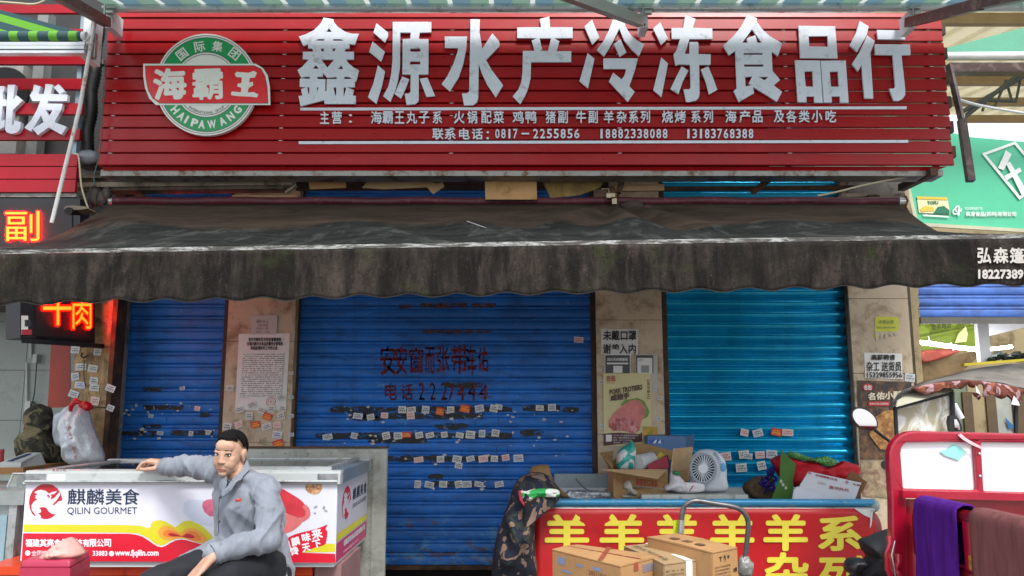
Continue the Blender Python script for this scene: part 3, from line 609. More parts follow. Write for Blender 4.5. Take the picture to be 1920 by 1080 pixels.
for s, x0, x1 in (('主', 600, 617), ('营', 622, 641), ('：', 654, 660), ('海', 695, 716), ('霸', 717, 737), ('王', 740, 758), ('丸', 762, 782), ('子', 785, 805), ('系', 811, 829), ('火', 851, 871), ('锅', 876, 895), ('配', 902, 922), ('菜', 925, 945), ('鸡', 961, 982), ('鸭', 985, 1006), ('猪', 1023, 1042), ('副', 1046, 1065), ('牛', 1080, 1099), ('副', 1103, 1121), ('羊', 1132, 1151), ('杂', 1156, 1175), ('系', 1179, 1197), ('列', 1201, 1219), ('烧', 1241, 1262), ('烤', 1265, 1286), ('系', 1296, 1314), ('列', 1319, 1337), ('海', 1360, 1381), ('产', 1386, 1407), ('品', 1411, 1430), ('及', 1451, 1471), ('各', 1474, 1494), ('类', 1498, 1518), ('小', 1522, 1542), ('吃', 1548, 1568)):
    g = MB(); ytop = 209 - (x0 - 600) / 968 * 2; 
    if s == '：': text(g, s, boxmap(x0, 214, x1, 230, YSG - .016), bold=.0, vec=(0, .010, 0))
    else: text(g, s, boxmap(x0 + .5, ytop, x1 - .5, 232 - (x0 - 600) / 968 * 3, YSG - .016), bold=.018, vec=(0, .010, 0))
    obj('small_letter', g, M_letter, sgn, fix=False)
def latin(mb, s, x0, y0, x1, y1, Y, bold=.022):
    text(mb, s, boxmap(x0, y0, x1, y1, Y), bold=bold, vec=(0, .010, 0))
for s, x0, x1 in (('联', 811, 831), ('系', 834, 854), ('电', 861, 880), ('话', 885, 905), (':', 912, 917)):
    g = MB(); text(g, s, boxmap(x0, 241 if s != ':' else 246, x1, 261, YSG - .016), bold=.018 if s != ':' else .0, vec=(0, .010, 0)); obj('small_letter', g, M_letter, sgn, fix=False)
g = MB(); g.slab([P(978, 249, YSG - .016), P(992, 249, YSG - .016), P(992, 252, YSG - .016), P(978, 252, YSG - .016)], .008); obj('small_letter', g, M_letter, sgn)
for s, x0, x1 in (('0817', 927, 972), ('2255856', 998, 1088), ('18882338088', 1122, 1253), ('13183768388', 1285, 1414)):
    n = len(s)
    for i, ch in enumerate(s):
        a = x0 + (x1 - x0) * i / n; b_ = x0 + (x1 - x0) * (i + 1) / n; ww = .42 if ch == '1' else .86
        g = MB(); mid = (a + b_) / 2; hw = (b_ - a) / 2 * ww
        latin(g, ch, mid - hw + 1, 242, mid + hw - 1, 259, YSG - .016); obj('small_letter', g, M_letter, sgn, fix=False)
for y, x0, x1 in ((203.5, 563, 1700), (266.5, 560, 1703)):
    g = MB(); g.slab([P(x0, y + 2.6 + 1, YSG - .006), P(x1, y + 2.6 - 1.5, YSG - .006), P(x1, y - 2.6 - 1.5, YSG - .006), P(x0, y - 2.6 + 1, YSG - .006)], -.012); obj('rule_bar', g, M_letter, sgn)
# ---------------------------------------------------------------- round logo
M_lgw = mk_print('logo_white', '#dfe0d8', .35); M_lgg = mk_print('logo_green', '#0b9450', .3); M_lgr = mk_print('logo_red', '#d8121c', .3); M_lgl = mk_print('logo_line', '#3a3f3c', .4)
LX, LY, YLG = 386.8, 158.7, YSG - .055
circ = lambda r, n=64, cx_=LX, cy_=LY: [(cx_ + r * math.cos(2 * math.pi * i / n), cy_ + r * math.sin(2 * math.pi * i / n)) for i in range(n)]
lg = MB(); PL = lambda dY=0: (lambda a, b: P(a, b, YLG - dY))
L5 = lambda L: [(260 + a / 5.142, 50 + b / 5.142) for a, b in L]
lg.poly([circ(95.5)], PL(0), (0, .03, 0)); logo = obj('round_logo', lg, M_lgw, sgn)
plate_o = L5([(43,357),(1130,357),(1200,400),(1245,470),(1265,580),(1270,755),(165,755),(100,690),(60,590),(43,470)])
plate_i = L5([(65,380),(1110,378),(1175,410),(1215,480),(1235,580),(1245,735),(205,735),(140,690),(95,610),(72,500)])
def annulus(g, r0, r1, mp, n=64):
    v = []
    for i in range(n):
        a = 2 * math.pi * i / n; v += [mp(LX + r0 * math.cos(a), LY + r0 * math.sin(a)), mp(LX + r1 * math.cos(a), LY + r1 * math.sin(a))]
    g.add(v, [(2 * i, 2 * i + 1, (2 * i + 3) % (2 * n), (2 * i + 2) % (2 * n)) for i in range(n)])
g = MB(); annulus(g, 61, 88, PL(.001)); obj('green_ring', g, M_lgg, logo)
g = MB(); [annulus(g, r - .5, r + .5, PL(.0016)) for r in (92, 88.3, 61, 57)]; obj('ring_outline', g, M_lgl, logo)
g = MB(); g.poly([plate_o], PL(.004), (0, .003, 0)); obj('plate_border', g, M_lgw, logo)
g = MB(); g.poly([L5([(60,375),(1112,373),(1180,405),(1221,478),(1241,580),(1251,741),(203,741),(135,694),(89,612),(67,500)])], PL(.0045), (0, 0, 0)); obj('plate_outline', g, M_lgl, logo)
g = MB(); g.poly([plate_i], PL(.0052), (0, 0, 0)); obj('red_plate', g, M_lgr, logo)
g = MB()
def rotbox(cx_, cy_, w_, h_, a, Y):
    ca, sa = math.cos(a), math.sin(a)
    def mp(u, v):
        x = (u - .5) * w_; y = (.5 - v) * h_
        return P(cx_ + x * ca - y * sa, cy_ + x * sa + y * ca, Y)
    return mp
for s, x, y, ang in (('国', 418, 265, -38), ('际', 587, 192, -10), ('集', 760, 190, 8), ('团', 925, 262, 37)):
    g = MB(); text(g, s, rotbox(260 + x / 5.142, 50 + y / 5.142, 19, 19, rad(ang), YLG - .0025), bold=.02, eps=.00005); obj('ring_letter', g, M_lgw, logo, fix=False)
nm = 'HAI PA WANG'; angs = [-51, -38.5, -29.5, None, -17, -6.5, None, 8, 24, 37.5, 51]
R = 75
for ch, a in zip(nm, angs):
    if a is None: continue
    t_ = rad(a); w_ = {'I': 2.2, 'W': 14.5, 'G': 11, 'H': 10}.get(ch, 10.5)
    g = MB(); text(g, ch, rotbox(LX + R * math.sin(t_), LY + R * math.cos(t_), w_, 14, -t_, YLG - .0025), bold=.075, eps=.00005); obj('ring_letter', g, M_lgw, logo, fix=False)
g = MB(); nm = 'INTERNATIONAL GROUP'
for i, ch in enumerate(nm):
    if ch == ' ': continue
    t_ = rad(-37 + 74 * i / (len(nm) - 1)); w_ = 1.1 if ch == 'I' else 3.4
    text(g, ch, rotbox(LX + 52.5 * math.sin(t_), LY + 52.5 * math.cos(t_), w_, 5, -t_, YLG - .0025), bold=.0)
obj('small_ring_lettering', g, M_lgl, logo, fix=False)
g = MB(); text(g, '海', rotbox(260 + 300 / 5.142, 50 + 552 / 5.142, 58, 55, rad(-3), YLG - .006), bold=.042, eps=.00006); obj('brush_letter', g, M_lgw, logo, fix=False)
g = MB(); text(g, '霸', rotbox(260 + 665 / 5.142, 50 + 555 / 5.142, 55, 55, rad(-2), YLG - .006), bold=.03, eps=.00006); obj('brush_letter', g, M_lgw, logo, fix=False)
g = MB(); g.poly([L5([(925,455),(945,435),(1060,445),(1110,425),(1140,445),(1120,490),(1070,495),(1065,540),(1100,530),(1105,565),(1060,590),(1050,635),(1110,630),(1155,655),(1140,682),(1080,675),(960,670),(890,660),(895,625),(985,632),(990,590),(950,575),(955,550),(990,545),(995,490),(940,485)])], PL(.006), (0, 0, 0)); obj('brush_letter', g, M_lgw, logo)

# ================================================================ neighbour's slatted sign on the left
YN = 5.35
ns = thing('neighbour_sign', (Xat(60, 350, YN), YN, Zat(360, YN)), 'red slatted sign at the left edge with two white characters and gaps between its slats', 'sign')
M_red2 = mk_redpanel('red_sign_panel_left', '#9c0a1c')
for y0, y1, xr in ((8, 24, 150), (54, 62, 155), (101, 120, 160), (147, 167, 158), (193.5, 214, 154), (242, 262, 149), (289, 311, 145), (313, 335, 143), (337, 360, 141)):
    g = MB(); g.box(Xat(-160, 200, YN), Xat(xr, (y0 + y1) / 2, YN), YN, YN + .03, Zat(y1, YN), Zat(y0, YN)); obj('sign_slat', g, M_red2, ns)
E_ = lambda L: [(a / 9, 140 + b / 9) for a, b in L]
for pcs in ([[E_([(-25,190),(75,195),(70,265),(45,300),(45,415),(105,420),(105,525),(40,535),(20,790),(75,760),(75,880),(0,920),(-120,930),(-140,540),(-300,560),(-300,440),(-130,420)])], [E_([(130,170),(255,170),(215,430),(275,347),(380,437),(215,600),(200,860),(232,840),(240,770),(350,800),(345,900),(300,970),(200,998),(110,970),(85,920),(105,600),(120,330)])]],
            [[E_([(575,165),(690,200),(645,325),(740,325),(770,155),(890,170),(855,325),(1140,335),(1130,445),(810,440),(795,487),(1055,490),(1035,590),(920,800),(1125,880),(1040,1012),(820,890),(640,1018),(550,915),(735,800),(690,685),(640,770),(520,960),(412,895),(530,760),(620,600),(680,445),(545,445),(500,350),(550,280)]), E_([(770,595),(888,600),(828,705)])], [E_([(985,160),(1085,283),(1010,330),(905,215)])]]):
    g = MB()
    for lp in pcs: g.poly(lp, lambda a, b: P(a, b, YN - .035), (0, .032, 0))
    obj('letter', g, M_letter, ns)
M_bluesteel = mk('pale_blue_steel', '#8fa3b0', .5, .2, .12)
for y0, y1 in ((25, 100), (121, 146), (168, 193), (215, 241), (263, 288)):
    pass
g = MB(); g.bar(P(160, 20, YN + .06), P(141, 300, YN + .06), .03, .05, (0, 1, 0)); obj('sign_post', g, M_bluesteel, ns)
g = MB(); g.box(Xat(-160, 355, YN), Xat(140, 362, YN), YN + .02, YN + .1, Zat(368, YN), Zat(361, YN)); obj('bottom_rail', g, M_tray, ns)
# air-conditioner and louvres seen dim through the gaps
ac = thing('air_conditioner', (Xat(20, 150, 5.75), 5.75, Zat(290, 5.75)), 'white air conditioner box hidden behind the slats of the left sign', 'air conditioner')
g = MB(); g.box(Xat(-120, 150, 5.75), Xat(42, 150, 5.75), 5.75, 6.05, Zat(288, 5.75), Zat(120, 5.75)); obj('housing', g, mk('ac_white', '#9a9b97', .5, 0, .1), ac)
g = MB(); c = P(8, 175, 5.748); g.poly([[(c.x + .2 * math.cos(i * math.pi / 16), c.z + .2 * math.sin(i * math.pi / 16)) for i in range(32)]], lambda a, b: (a, 5.747, b), (0, -.02, 0)); obj('fan_grille', g, M_dark, ac)
g = MB(); g.box(Xat(60, 150, 5.8), Xat(80, 150, 5.8), 5.8, 5.9, Zat(300, 5.8), Zat(20, 5.8)); obj('louvre_post', g, mk('louvre_grey', '#7f8381', .6), ac)
# wall of the left neighbour behind the sign
lw = thing('neighbour_building', (Xat(60, 300, 6.2), 6.2, .14), 'dim wall of the left neighbouring shop behind its red sign', 'building')
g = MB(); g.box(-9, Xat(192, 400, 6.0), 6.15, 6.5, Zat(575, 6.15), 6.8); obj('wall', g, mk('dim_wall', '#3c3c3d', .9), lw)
# black ribbed hose and dark box between the two signs
hs = MB(); pts = [P(184 - i * 1.1 + 2 * math.sin(i), 40 + i * 12, 5.5) for i in range(22)]; 
pp2 = []; rr2 = []
for i in range(80):
    t = i / 79 * 21; a = int(min(t, 20)); p = pts[a].lerp(pts[a + 1], t - a); pp2.append(p); rr2.append(.052 if i % 2 else .044)
hs.tube(pp2, rr2, 12)
solo('ribbed_hose', hs, M_black, 'black ribbed hose hanging between the two red signs', 'hose')
fb_ = MB(); fb_.ell(P(165, 295, 5.42), (.09, .04, .05), None, 12, 8, lambda d: 1 + .25 * fb(d, 3)); solo('plastic_wrap', fb_, mk('grey_wrap', '#7c828c', .4, 0, .2), 'crumpled grey plastic lump at the foot of the black hose', 'wrapping')
g = MB(); g.box(Xat(150, 300, 5.5), Xat(190, 300, 5.5), 5.48, 5.6, Zat(313, 5.5), Zat(300, 5.5)); solo('cross_beam', g, M_brownsteel, 'short brown beam under the black ribbed hose', 'beam')
g = MB(); g.box(Xat(158, 110, 5.5), Xat(202, 110, 5.5), 5.5, 5.55, Zat(120, 5.5), Zat(110, 5.5)); solo('cross_beam', g, M_brownsteel, 'brown beam between the signs halfway up the black hose', 'beam')
# thin cords
def cord(name, pts, Y, r, mat, label, cat='cable', depth=None):
    g = MB(); q = [P(x, y, (depth[i] if depth else Y)) for i, (x, y) in enumerate(pts)]
    out = []
    for i in range(len(q) - 1):
        p0 = q[max(i - 1, 0)]; p1 = q[i]; p2 = q[i + 1]; p3 = q[min(i + 2, len(q) - 1)]
        for t in (0, .25, .5, .75):
            out.append(.5 * ((2 * p1) + (p2 - p0) * t + (2 * p0 - 5 * p1 + 4 * p2 - p3) * t * t + (3 * p1 - p0 - 3 * p2 + p3) * t ** 3))
    out.append(q[-1]); g.tube(out, r, 6); return solo(name, g, mat, label, cat)
M_cord = mk('cream_cable', '#b5ab90', .6, 0, .1); M_green_cord = mk('green_cord', '#3f5a50', .8)
cord('cord', [(196, 112), (198, 160), (192, 210), (190, 260), (184, 300), (176, 330), (178, 345)], 5.25, .004, M_green_cord, 'thin green cord hanging beside the left edge of the big sign', 'cord')
cord('looped_cable', [(140, 289), (147, 292), (150, 320), (153, 350), (160, 375), (166, 392)], 5.3, .006, M_cord, 'cream cable looping down from the corner of the left sign')

# ================================================================ long white pole leaning before the left sign
g = MB(); g.tube([P(178, 40, 5.0), P(150, 200, 4.95), P(97, 418, 4.9)], .013, 10)
solo('leaning_pole', g, mk('white_pole', '#c9c7c4', .4, 0, .08, 5, .02, 30, dirt=('#a0634c', .25, 14)), 'long thin white pole slanting down in front of the left sign', 'pole')
# ================================================================ old dark awning over the shutters
def mk_awning_cloth():
    g = N('mouldy_awning_cloth'); c = g.coord(); x, y, z = g.xyz(c)
    n1 = g.noise(g.mapped(c, (.6, 1.4, 1)), 2.2, 6, .65, .5); n2 = g.noise(c, 60, 4, .75); n3 = g.noise(g.mapped(c, (.5, 2, 1)), 5, 6, .7, .7)
    col = g.mix(g.ramp(n3, .3, .7), lin('#30281f'), lin('#51443a'))
    # mould has grown up from the front edge (a stain with its own ragged outline)
    th = g.math('ADD', g.ramp(y, 4.65, 5.25), g.math('MULTIPLY', g.math('SUBTRACT', n1, .5), 1.5)); m = g.ramp(th, .62, .38)
    mould = g.mix(g.ramp(n3, .4, .62), lin('#121413'), lin('#222625'))
    st = g.noise(g.mapped(c, (2.5, .8, 1), (0, 0, 0), (0, 0, .6)), 3, 6, .7, .4); mould = g.mix(g.math('MULTIPLY', g.ramp(st, .5, .68), .7), mould, lin('#454845'))
    col = g.mix(m, col, mould); col = g.mix(g.math('MULTIPLY', g.ramp(n2, .6, .75), .3), col, lin('#5b554e'))
    g.col(col); g.b.inputs['Roughness'].default_value = .9; g.b.inputs['Specular IOR Level'].default_value = .15; g.bump(n2, .12, .01); MATS['cloth'] = g.m; return g.m
def mk_valance():
    g = N('mouldy_valance_cloth'); c = g.coord(); x, y, z = g.xyz(c)
    st = g.noise(g.mapped(c, (5, 5, 1.1)), 2.0, 7, .72, .3); n2 = g.noise(c, 42, 5, .8, .3); n1 = g.noise(g.mapped(c, (1, 1, 1.2)), 2.3, 6, .7, .5); n4 = g.noise(c, 130, 3, .7)
    col = g.mix(g.ramp(st, .42, .68), lin('#171412'), lin('#3f3833'))
    col = g.mix(g.ramp(n1, .5, .68), col, lin('#1b1c17'))
    gr = g.noise(g.mapped(c, (1, 1, 1.6), (4, 2, 8)), 1.7, 6, .7, .5); col = g.mix(g.math('MULTIPLY', g.ramp(gr, .58, .72), .6), col, lin('#2f3a1c'))
    pk = g.noise(g.mapped(c, (3, 3, 1), (9, 2, 1)), 2.6, 6, .75, .4); col = g.mix(g.math('MULTIPLY', g.ramp(pk, .56, .72), .55), col, lin('#564745'))
    col = g.mix(g.ramp(n2, .52, .66), col, lin('#1d1b19')); col = g.mix(g.math('MULTIPLY', g.ramp(n4, .64, .72), .6), col, lin('#6f6962'))
    g.col(col); g.b.inputs['Roughness'].default_value = .95; g.b.inputs['Specular IOR Level'].default_value = .15; g.bump(n2, .25, .012); MATS['valance'] = g.m; return g.m
M_cloth = mk_awning_cloth(); M_val = mk_valance()
M_maroon = mk('maroon_roll_cloth', '#4c1420', .55, 0, .15, 5, .1, 50, dirt=('#6b2f38', .25, 18))
YR, YB = 5.55, 4.1
aw = thing('old_awning', (P(960, 460, YB).x, 4.9, Zat(560, YB)), 'wide dark mouldy cloth awning with a scalloped valance hanging over the shutters', 'awning')
# roll
a, b = P(213, 377.5, YR), P(1684, 377.5, YR)
n = 40; g = MB(); g.tube([a.lerp(b, i / n) + Vector((0, 0, .004 * math.sin(i * 1.3))) for i in range(n + 1)], [.030 + .0015 * math.sin(i * 2.1) for i in range(n + 1)], 14); obj('roll', g, M_maroon, aw)
g = MB(); g.tube([b + Vector((.001, 0, 0)), b + Vector((.045, 0, 0))], .027, 14); g.tube([a - Vector((.001, 0, 0)), a - Vector((.03, 0, 0))], .024, 14); obj('roll_end', g, M_alu, aw)
# cloth
def barpt(s):      # front bar centre line, s 0..1
    x = -90 + s * 2110; return P(x, 473 - 30 * (x / 1920), YB)
NU, NV = 160, 26
def cloth(u, v):
    top = a.lerp(b, (u * 1.0)) + Vector((0, -.02, -.028)); bot = barpt(u) + Vector((0, .0, .012))
    vv = v
    p = top.lerp(bot, vv)
    sag = .05 * math.sin(math.pi * vv) + .03 * fb((u * 9, vv * 2, 0), 1, 3) * math.sin(math.pi * vv)
    fold = .030 * math.sin((u * 14 - vv * 2.2) * 2.6 + 3 * fb((u * 4, vv, 0), 1)) * (1 - vv) * vv * 2
    # gather at the hoist (right of the middle): folds fan out from one point on the roll
    k = math.exp(-((u - .645) / .10) ** 2); d = math.atan2(vv * 1.5 + .02, (u - .637) * 5.4); fold += k * .05 * math.sin(d * 9) * min(1, vv * 4) * (1 - vv) ** .7
    # loose right and left hems sag under their own weight
    e = max(0, (u - .9) / .1); sag += .16 * e ** 2 * math.sin(math.pi * min(1, vv * 1.0)) ** 1.0
    e2 = max(0, (.06 - u) / .06); sag += .05 * e2 ** 2 * math.sin(math.pi * vv)
    p = p + Vector((0, 0, -sag + fold)); return p
g = MB(); g.grid(cloth, NU, NV); o_cl = obj('cloth', g, M_cloth, aw, fix=False)
md = o_cl.modifiers.new('thick', 'SOLIDIFY'); md.thickness = .003
# front bar
def mk_bar():
    g = N('scuffed_front_bar'); c = g.coord(); n = g.noise(g.mapped(c, (.7, 1, 5)), 9, 7, .78, .5); n2 = g.noise(c, 50, 4, .7)
    col = g.mix(g.ramp(n, .43, .52), lin('#9fa19e'), lin('#3d3a35')); col = g.mix(g.math('MULTIPLY', g.ramp(n2, .55, .65), .7), col, lin('#55504a')); g.col(col); g.b.inputs['Roughness'].default_value = .5; return g.m
g = MB(); N_ = 60
prev = None
pts = [barpt(i / N_) for i in range(N_ + 1)]
for i in range(N_): g.hexa([pts[i] + Vector((0, -.010, -.011)), pts[i] + Vector((0, .03, -.011)), pts[i] + Vector((0, .03, .011)), pts[i] + Vector((0, -.010, .011))], [pts[i + 1] + Vector((0, -.010, -.011)), pts[i + 1] + Vector((0, .03, -.011)), pts[i + 1] + Vector((0, .03, .011)), pts[i + 1] + Vector((0, -.010, .011))])
bm_ = bmesh.new(); me = g.mesh('front_bar', wloc(aw), False); bm_.from_mesh(me); bmesh.ops.remove_doubles(bm_, verts=bm_.verts, dist=1e-4)
bmesh.ops.delete(bm_, geom=[f for f in bm_.faces if abs(f.normal.x) > .9 and min(v.co.x for v in f.verts) > -5.5 and 0], context='FACES'); bm_.to_mesh(me); bm_.free()
obj('front_bar', me, mk_bar(), aw)
# valance with scalloped hem
def valance(u, v):
    p = barpt(u); x = -90 + u * 2110
    ph = 2 * math.pi * (x - 365) / 89.5
    # pixel length of the drop: about 90 px, hem 8 px deep scallops
    drop = (.262 - .02 * u) + .0095 * math.cos(ph) * (1 + .35 * fb((x / 70, 3, 0), 1)) + .006 * fb((x / 160, 0, 0), 1)
    wob = .016 * fb((u * 22, v * .8, 0), 1, 2) * v + .008 * math.sin(ph) * v
    return Vector((p.x, p.y - .013 - .010 * v + wob, p.z - .014 - v * drop))
g = MB(); g.grid(valance, 420, 12); o_v = obj('valance', g, M_val, aw, fix=False)
md = o_v.modifiers.new('thick', 'SOLIDIFY'); md.thickness = .003; md.offset = 1
g = MB()
def hem(u, v):
    p = valance(u, 1); return p + Vector((0, -.004, .0055 * v - .002))
g.grid(hem, 420, 1); ho = obj('hem', g, mk('dark_hem', '#1c1a18', .9), aw, fix=False)
# lettering on the valance at the right
YV = YB - .022
M_vl = mk_spray('worn_white_print', '#b9b4ae', .3, .42)
g = MB()
for s, x0, x1 in (('弘', 1833, 1858), ('森', 1863, 1890), ('篷', 1894, 1920), ('业', 1925, 1950)): text(g, s, boxmap(x0, 465, x1, 493, YV - .012), bold=.03, eps=.0001)
text(g, '18227389', boxmap(1835, 506, 1918, 522, YV - .016), bold=.06, eps=.0001); text(g, '156', boxmap(1922, 506, 1954, 522, YV - .016), bold=.06, eps=.0001)
obj('print', g, M_vl, aw, fix=False)
# folding arms under the cloth (slanting light line shows through: a taut strap lying on the cloth)
p0 = cloth(.50, .35) + Vector((0, -.01, .02)); g = MB(); g.tube([P(876, 415, 4.95), P(995, 458, 4.35)], .004, 6); solo('taut_string', g, mk('pale_string', '#8d9294', .6), 'thin pale string lying slantwise across the middle of the dark awning', 'string')
for px in (260, 1150, 1640):
    q = P(px, 380, YR + .03)
    g = MB(); g.box(q.x - .04, q.x + .04, q.y, 5.86, q.z - .05, q.z + .06); obj('wall_bracket', g, M_rust, aw)
# hoist gear at x=1150
g = MB(); hp = lambda x, y: P(x, y, YR - .06)
g.tube([hp(1128, 358), hp(1129, 354), hp(1141, 354), hp(1143, 366)], .004, 6); g.box(hp(1130, 0).x, hp(1138, 0).x, YR - .08, YR - .05, hp(0, 372).z, hp(0, 364).z); g.box(hp(1140, 0).x, hp(1148, 0).x, YR - .085, YR - .05, hp(0, 384).z, hp(0, 374).z); g.box(hp(1138, 0).x, hp(1146, 0).x, YR - .07, YR - .03, hp(0, 370).z, hp(0, 363).z)
obj('hoist_gear', g, mk('cream_metal', '#a79c80', .5, .3), aw)
g = MB(); g.bar(P(1146, 350, YR - .04), P(1158, 388, YR - .07), .02, .03); g.bar(P(1168, 330, YR - .0), P(1160, 362, YR - .04), .03, .03); obj('hoist_strap', g, M_rust, aw)
g = MB(); g.ell(P(1186, 389, YR - .09), (.075, .05, .05), None, 18, 12, lambda d: 1 + .35 * fb(d, 2.4, 1)); g.ell(P(1214, 391, YR - .08), (.045, .03, .026), None, 14, 8, lambda d: 1 + .4 * fb(d, 3, 2))
solo('rag_bundle', g, mk('brown_rag', '#40332f', .9, 0, .25, 12, .3, 60), 'dark brown rag bundle stuffed over the maroon awning roll', 'rag')
g = MB(); q = P(1702, 385, YR); g.tube([P(1692, 372, YR), P(1698, 368, YR), P(1702, 376, YR), P(1698, 388, YR), P(1704, 398, YR), P(1700, 402, YR)], .008, 8); g.box(q.x - .05, q.x - .01, YR, YR + .05, q.z - .06, q.z + .04); obj('end_crank', g, M_rust, aw)
g = MB(); 
for x, y, r in ((178, 368, .05), (190, 372, .04), (200, 364, .035), (168, 380, .03)): g.ell(P(x, y, YR), (r, r, r * 1.5), None, 12, 8, lambda d: 1 + .3 * fb(d, 3, x))
obj('end_bracket', g, mk('dim_metal', '#54504a', .6, .3, .3, 20), aw)

# ---------------------------------------------------------------- clutter stored between the sign and the awning
def plank(p0, p1, w, t, mat, label, name='stored_board', cat='board', grp=None, cut=False):
    g = MB(); g.bar(p0, p1, w, t, (0, 0, 1)); return solo(name, g, mat, label, cat, grp)
M_plank = mk('stored_pale_board', '#a39a88', .7, 0, .18, 4, .1, 30, dirt=('#5c5142', .4, 6)); M_plank2 = mk('stored_dark_board', '#6f6557', .8, 0, .2, 4, .1, 30, dirt=('#3f372e', .45, 6))
plank(P(120, 333, 5.62), P(470, 330, 5.62), .1, .035, M_plank, 'pale board nearest under the left half of the big sign')
plank(P(150, 343, 5.66), P(420, 341, 5.66), .1, .03, M_plank2, 'dark board under the pale one below the sign, far left')
plank(P(556, 341, 5.84), P(1140, 338, 5.84), .05, .13, mk('dark_stored_wood', '#3a2b20', .85, 0, .3, 5, .2, 40, streak=('#241a12', .4)), 'dark brown timber panel behind the hanging cardboard pieces under the sign', 'timber_panel', 'timber')
plank(P(140, 350, 5.6), P(552, 345, 5.6), .1, .035, M_plank, 'longest pale board with a white edge stored over the awning roll')
plank(P(160, 358, 5.64), P(535, 354, 5.64), .12, .03, M_plank2, 'greyish board lying just over the maroon roll, below the longest pale board')
plank(P(536, 362, 5.58), P(556, 348, 5.58), .04, .012, M_plank, 'short pale slat propped at the end of the longest board', 'wood_slat', 'slat')
plank(P(437, 369.5, 5.6), P(560, 369.5, 5.6), .05, .016, mk('raw_timber', '#9a7a55', .7, 0, .15, 8, .1, 30), 'thin raw timber slat lying on the maroon roll left of centre', 'wood_slat', 'slat')
plank(P(700, 334, 5.7), P(1130, 331, 5.7), .06, .075, mk('brown_beam', '#4e3a2a', .8, 0, .25, 6, .2, 40), 'brown wooden beam under the sign tray behind the cardboard flaps', 'wooden_beam', 'beam')
plank(P(1140, 355, 5.68), P(1600, 352, 5.68), .05, .022, M_rust, 'rusty brown bar crossing in front of the turquoise slats above the awning', 'steel_bar', 'bar')
plank(P(1290, 333, 5.7), P(1565, 329, 5.7), .05, .03, mk('brown_beam2', '#5d4836', .8, 0, .25, 6, .2, 40), 'brown board under the right half of the sign tray', 'wooden_beam', 'beam')
plank(P(1410, 362, 5.64), P(1450, 330, 5.5), .035, .03, M_rust, 'rusty strut slanting up to the sign tray over the turquoise slats', 'steel_strut', 'strut')
def flap(pts, Y, mat, label, th=.006, lean=.0):
    g = MB(); g.poly([pts], lambda a_, b_: P(a_, b_, Y + lean * (b_ - pts[0][1])), (0, th, 0)); return solo('cardboard_piece', g, mat, label, 'cardboard')
flap([(576, 329), (648, 329), (649, 352), (581, 355)], 5.56, M_card, 'cardboard piece hanging under the sign, leftmost', lean=.0004)
flap([(650, 333), (686, 328), (700, 331), (690, 340), (652, 341)], 5.6, M_card2, 'small torn cardboard scrap right of the leftmost hanging piece')
flap([(679, 352), (697, 329), (760, 330), (820, 344), (830, 340), (833, 350), (812, 364), (800, 351), (720, 355)], 5.58, M_card2, 'crumpled cardboard sheet with a drooping grey corner under the sign', lean=.0003)
flap([(909, 340), (1006, 340.5), (1007, 374), (910, 374)], 5.48, M_card, 'clean rectangular cardboard flap hanging over the maroon roll in the middle')
flap([(1018, 341), (1090, 338), (1132, 340), (1125, 352), (1086, 366), (1060, 369), (1032, 371)], 5.54, mk('yellowed_cardboard', '#8d7440', .85, 0, .25, 14, .1, 50, streak=('#4b3c1d', .6)), 'yellowed torn cardboard piece beside the awning hoist', lean=-.0002)
flap([(1150, 345), (1245, 345), (1246, 357), (1155, 358)], 5.6, M_card2, 'flat narrow cardboard strip right of the awning hoist')
g = MB(); g.box(Xat(1585, 345, 5.9), Xat(1690, 345, 5.9), 5.86, 5.95, Zat(372, 5.9), Zat(315, 5.9)); solo('concrete_lintel', g, M_conc, 'grey cracked concrete block under the right end of the sign', 'lintel')
g = MB(); g.bar(P(1752, 322, 5.28), P(1690, 352, 5.8), .05, .05); solo('steel_angle', g, M_rail, 'dark steel bracket under the right corner of the sign', 'bracket')
g = MB(); g.box(Xat(1576, 366, 5.7), Xat(1695, 366, 5.7), 5.68, 5.74, Zat(370, 5.7), Zat(364, 5.7)); solo('pale_batten', g, M_plank, 'pale batten on the right end of the maroon roll', 'batten')
cord('sagging_cable', [(1533, 367), (1555, 363), (1585, 356), (1612, 349), (1645, 342), (1676, 336), (1695, 333)], 5.4, .0075, M_cord, 'cream cable sagging from the sign tray over the right end of the awning roll')
# security camera left of the roll
sc_ = thing('security_camera', P(140, 395, 5.0), 'small dark security camera at the left end of the dark awning', 'camera')
g = MB(); q = P(134, 388, 5.0); g.poly([[(119, 391), (124, 386), (135, 385), (160, 387), (164, 391), (150, 393), (130, 394)]], lambda a_, b_: P(a_, b_, 5.0), (0, .12, 0)); obj('hood', g, mk('beige_hood', '#6e6454', .5), sc_)
g = MB(); g.tube([P(128, 396, 4.98), P(150, 397, 5.12)], .025, 12); obj('camera_body', g, M_black, sc_)

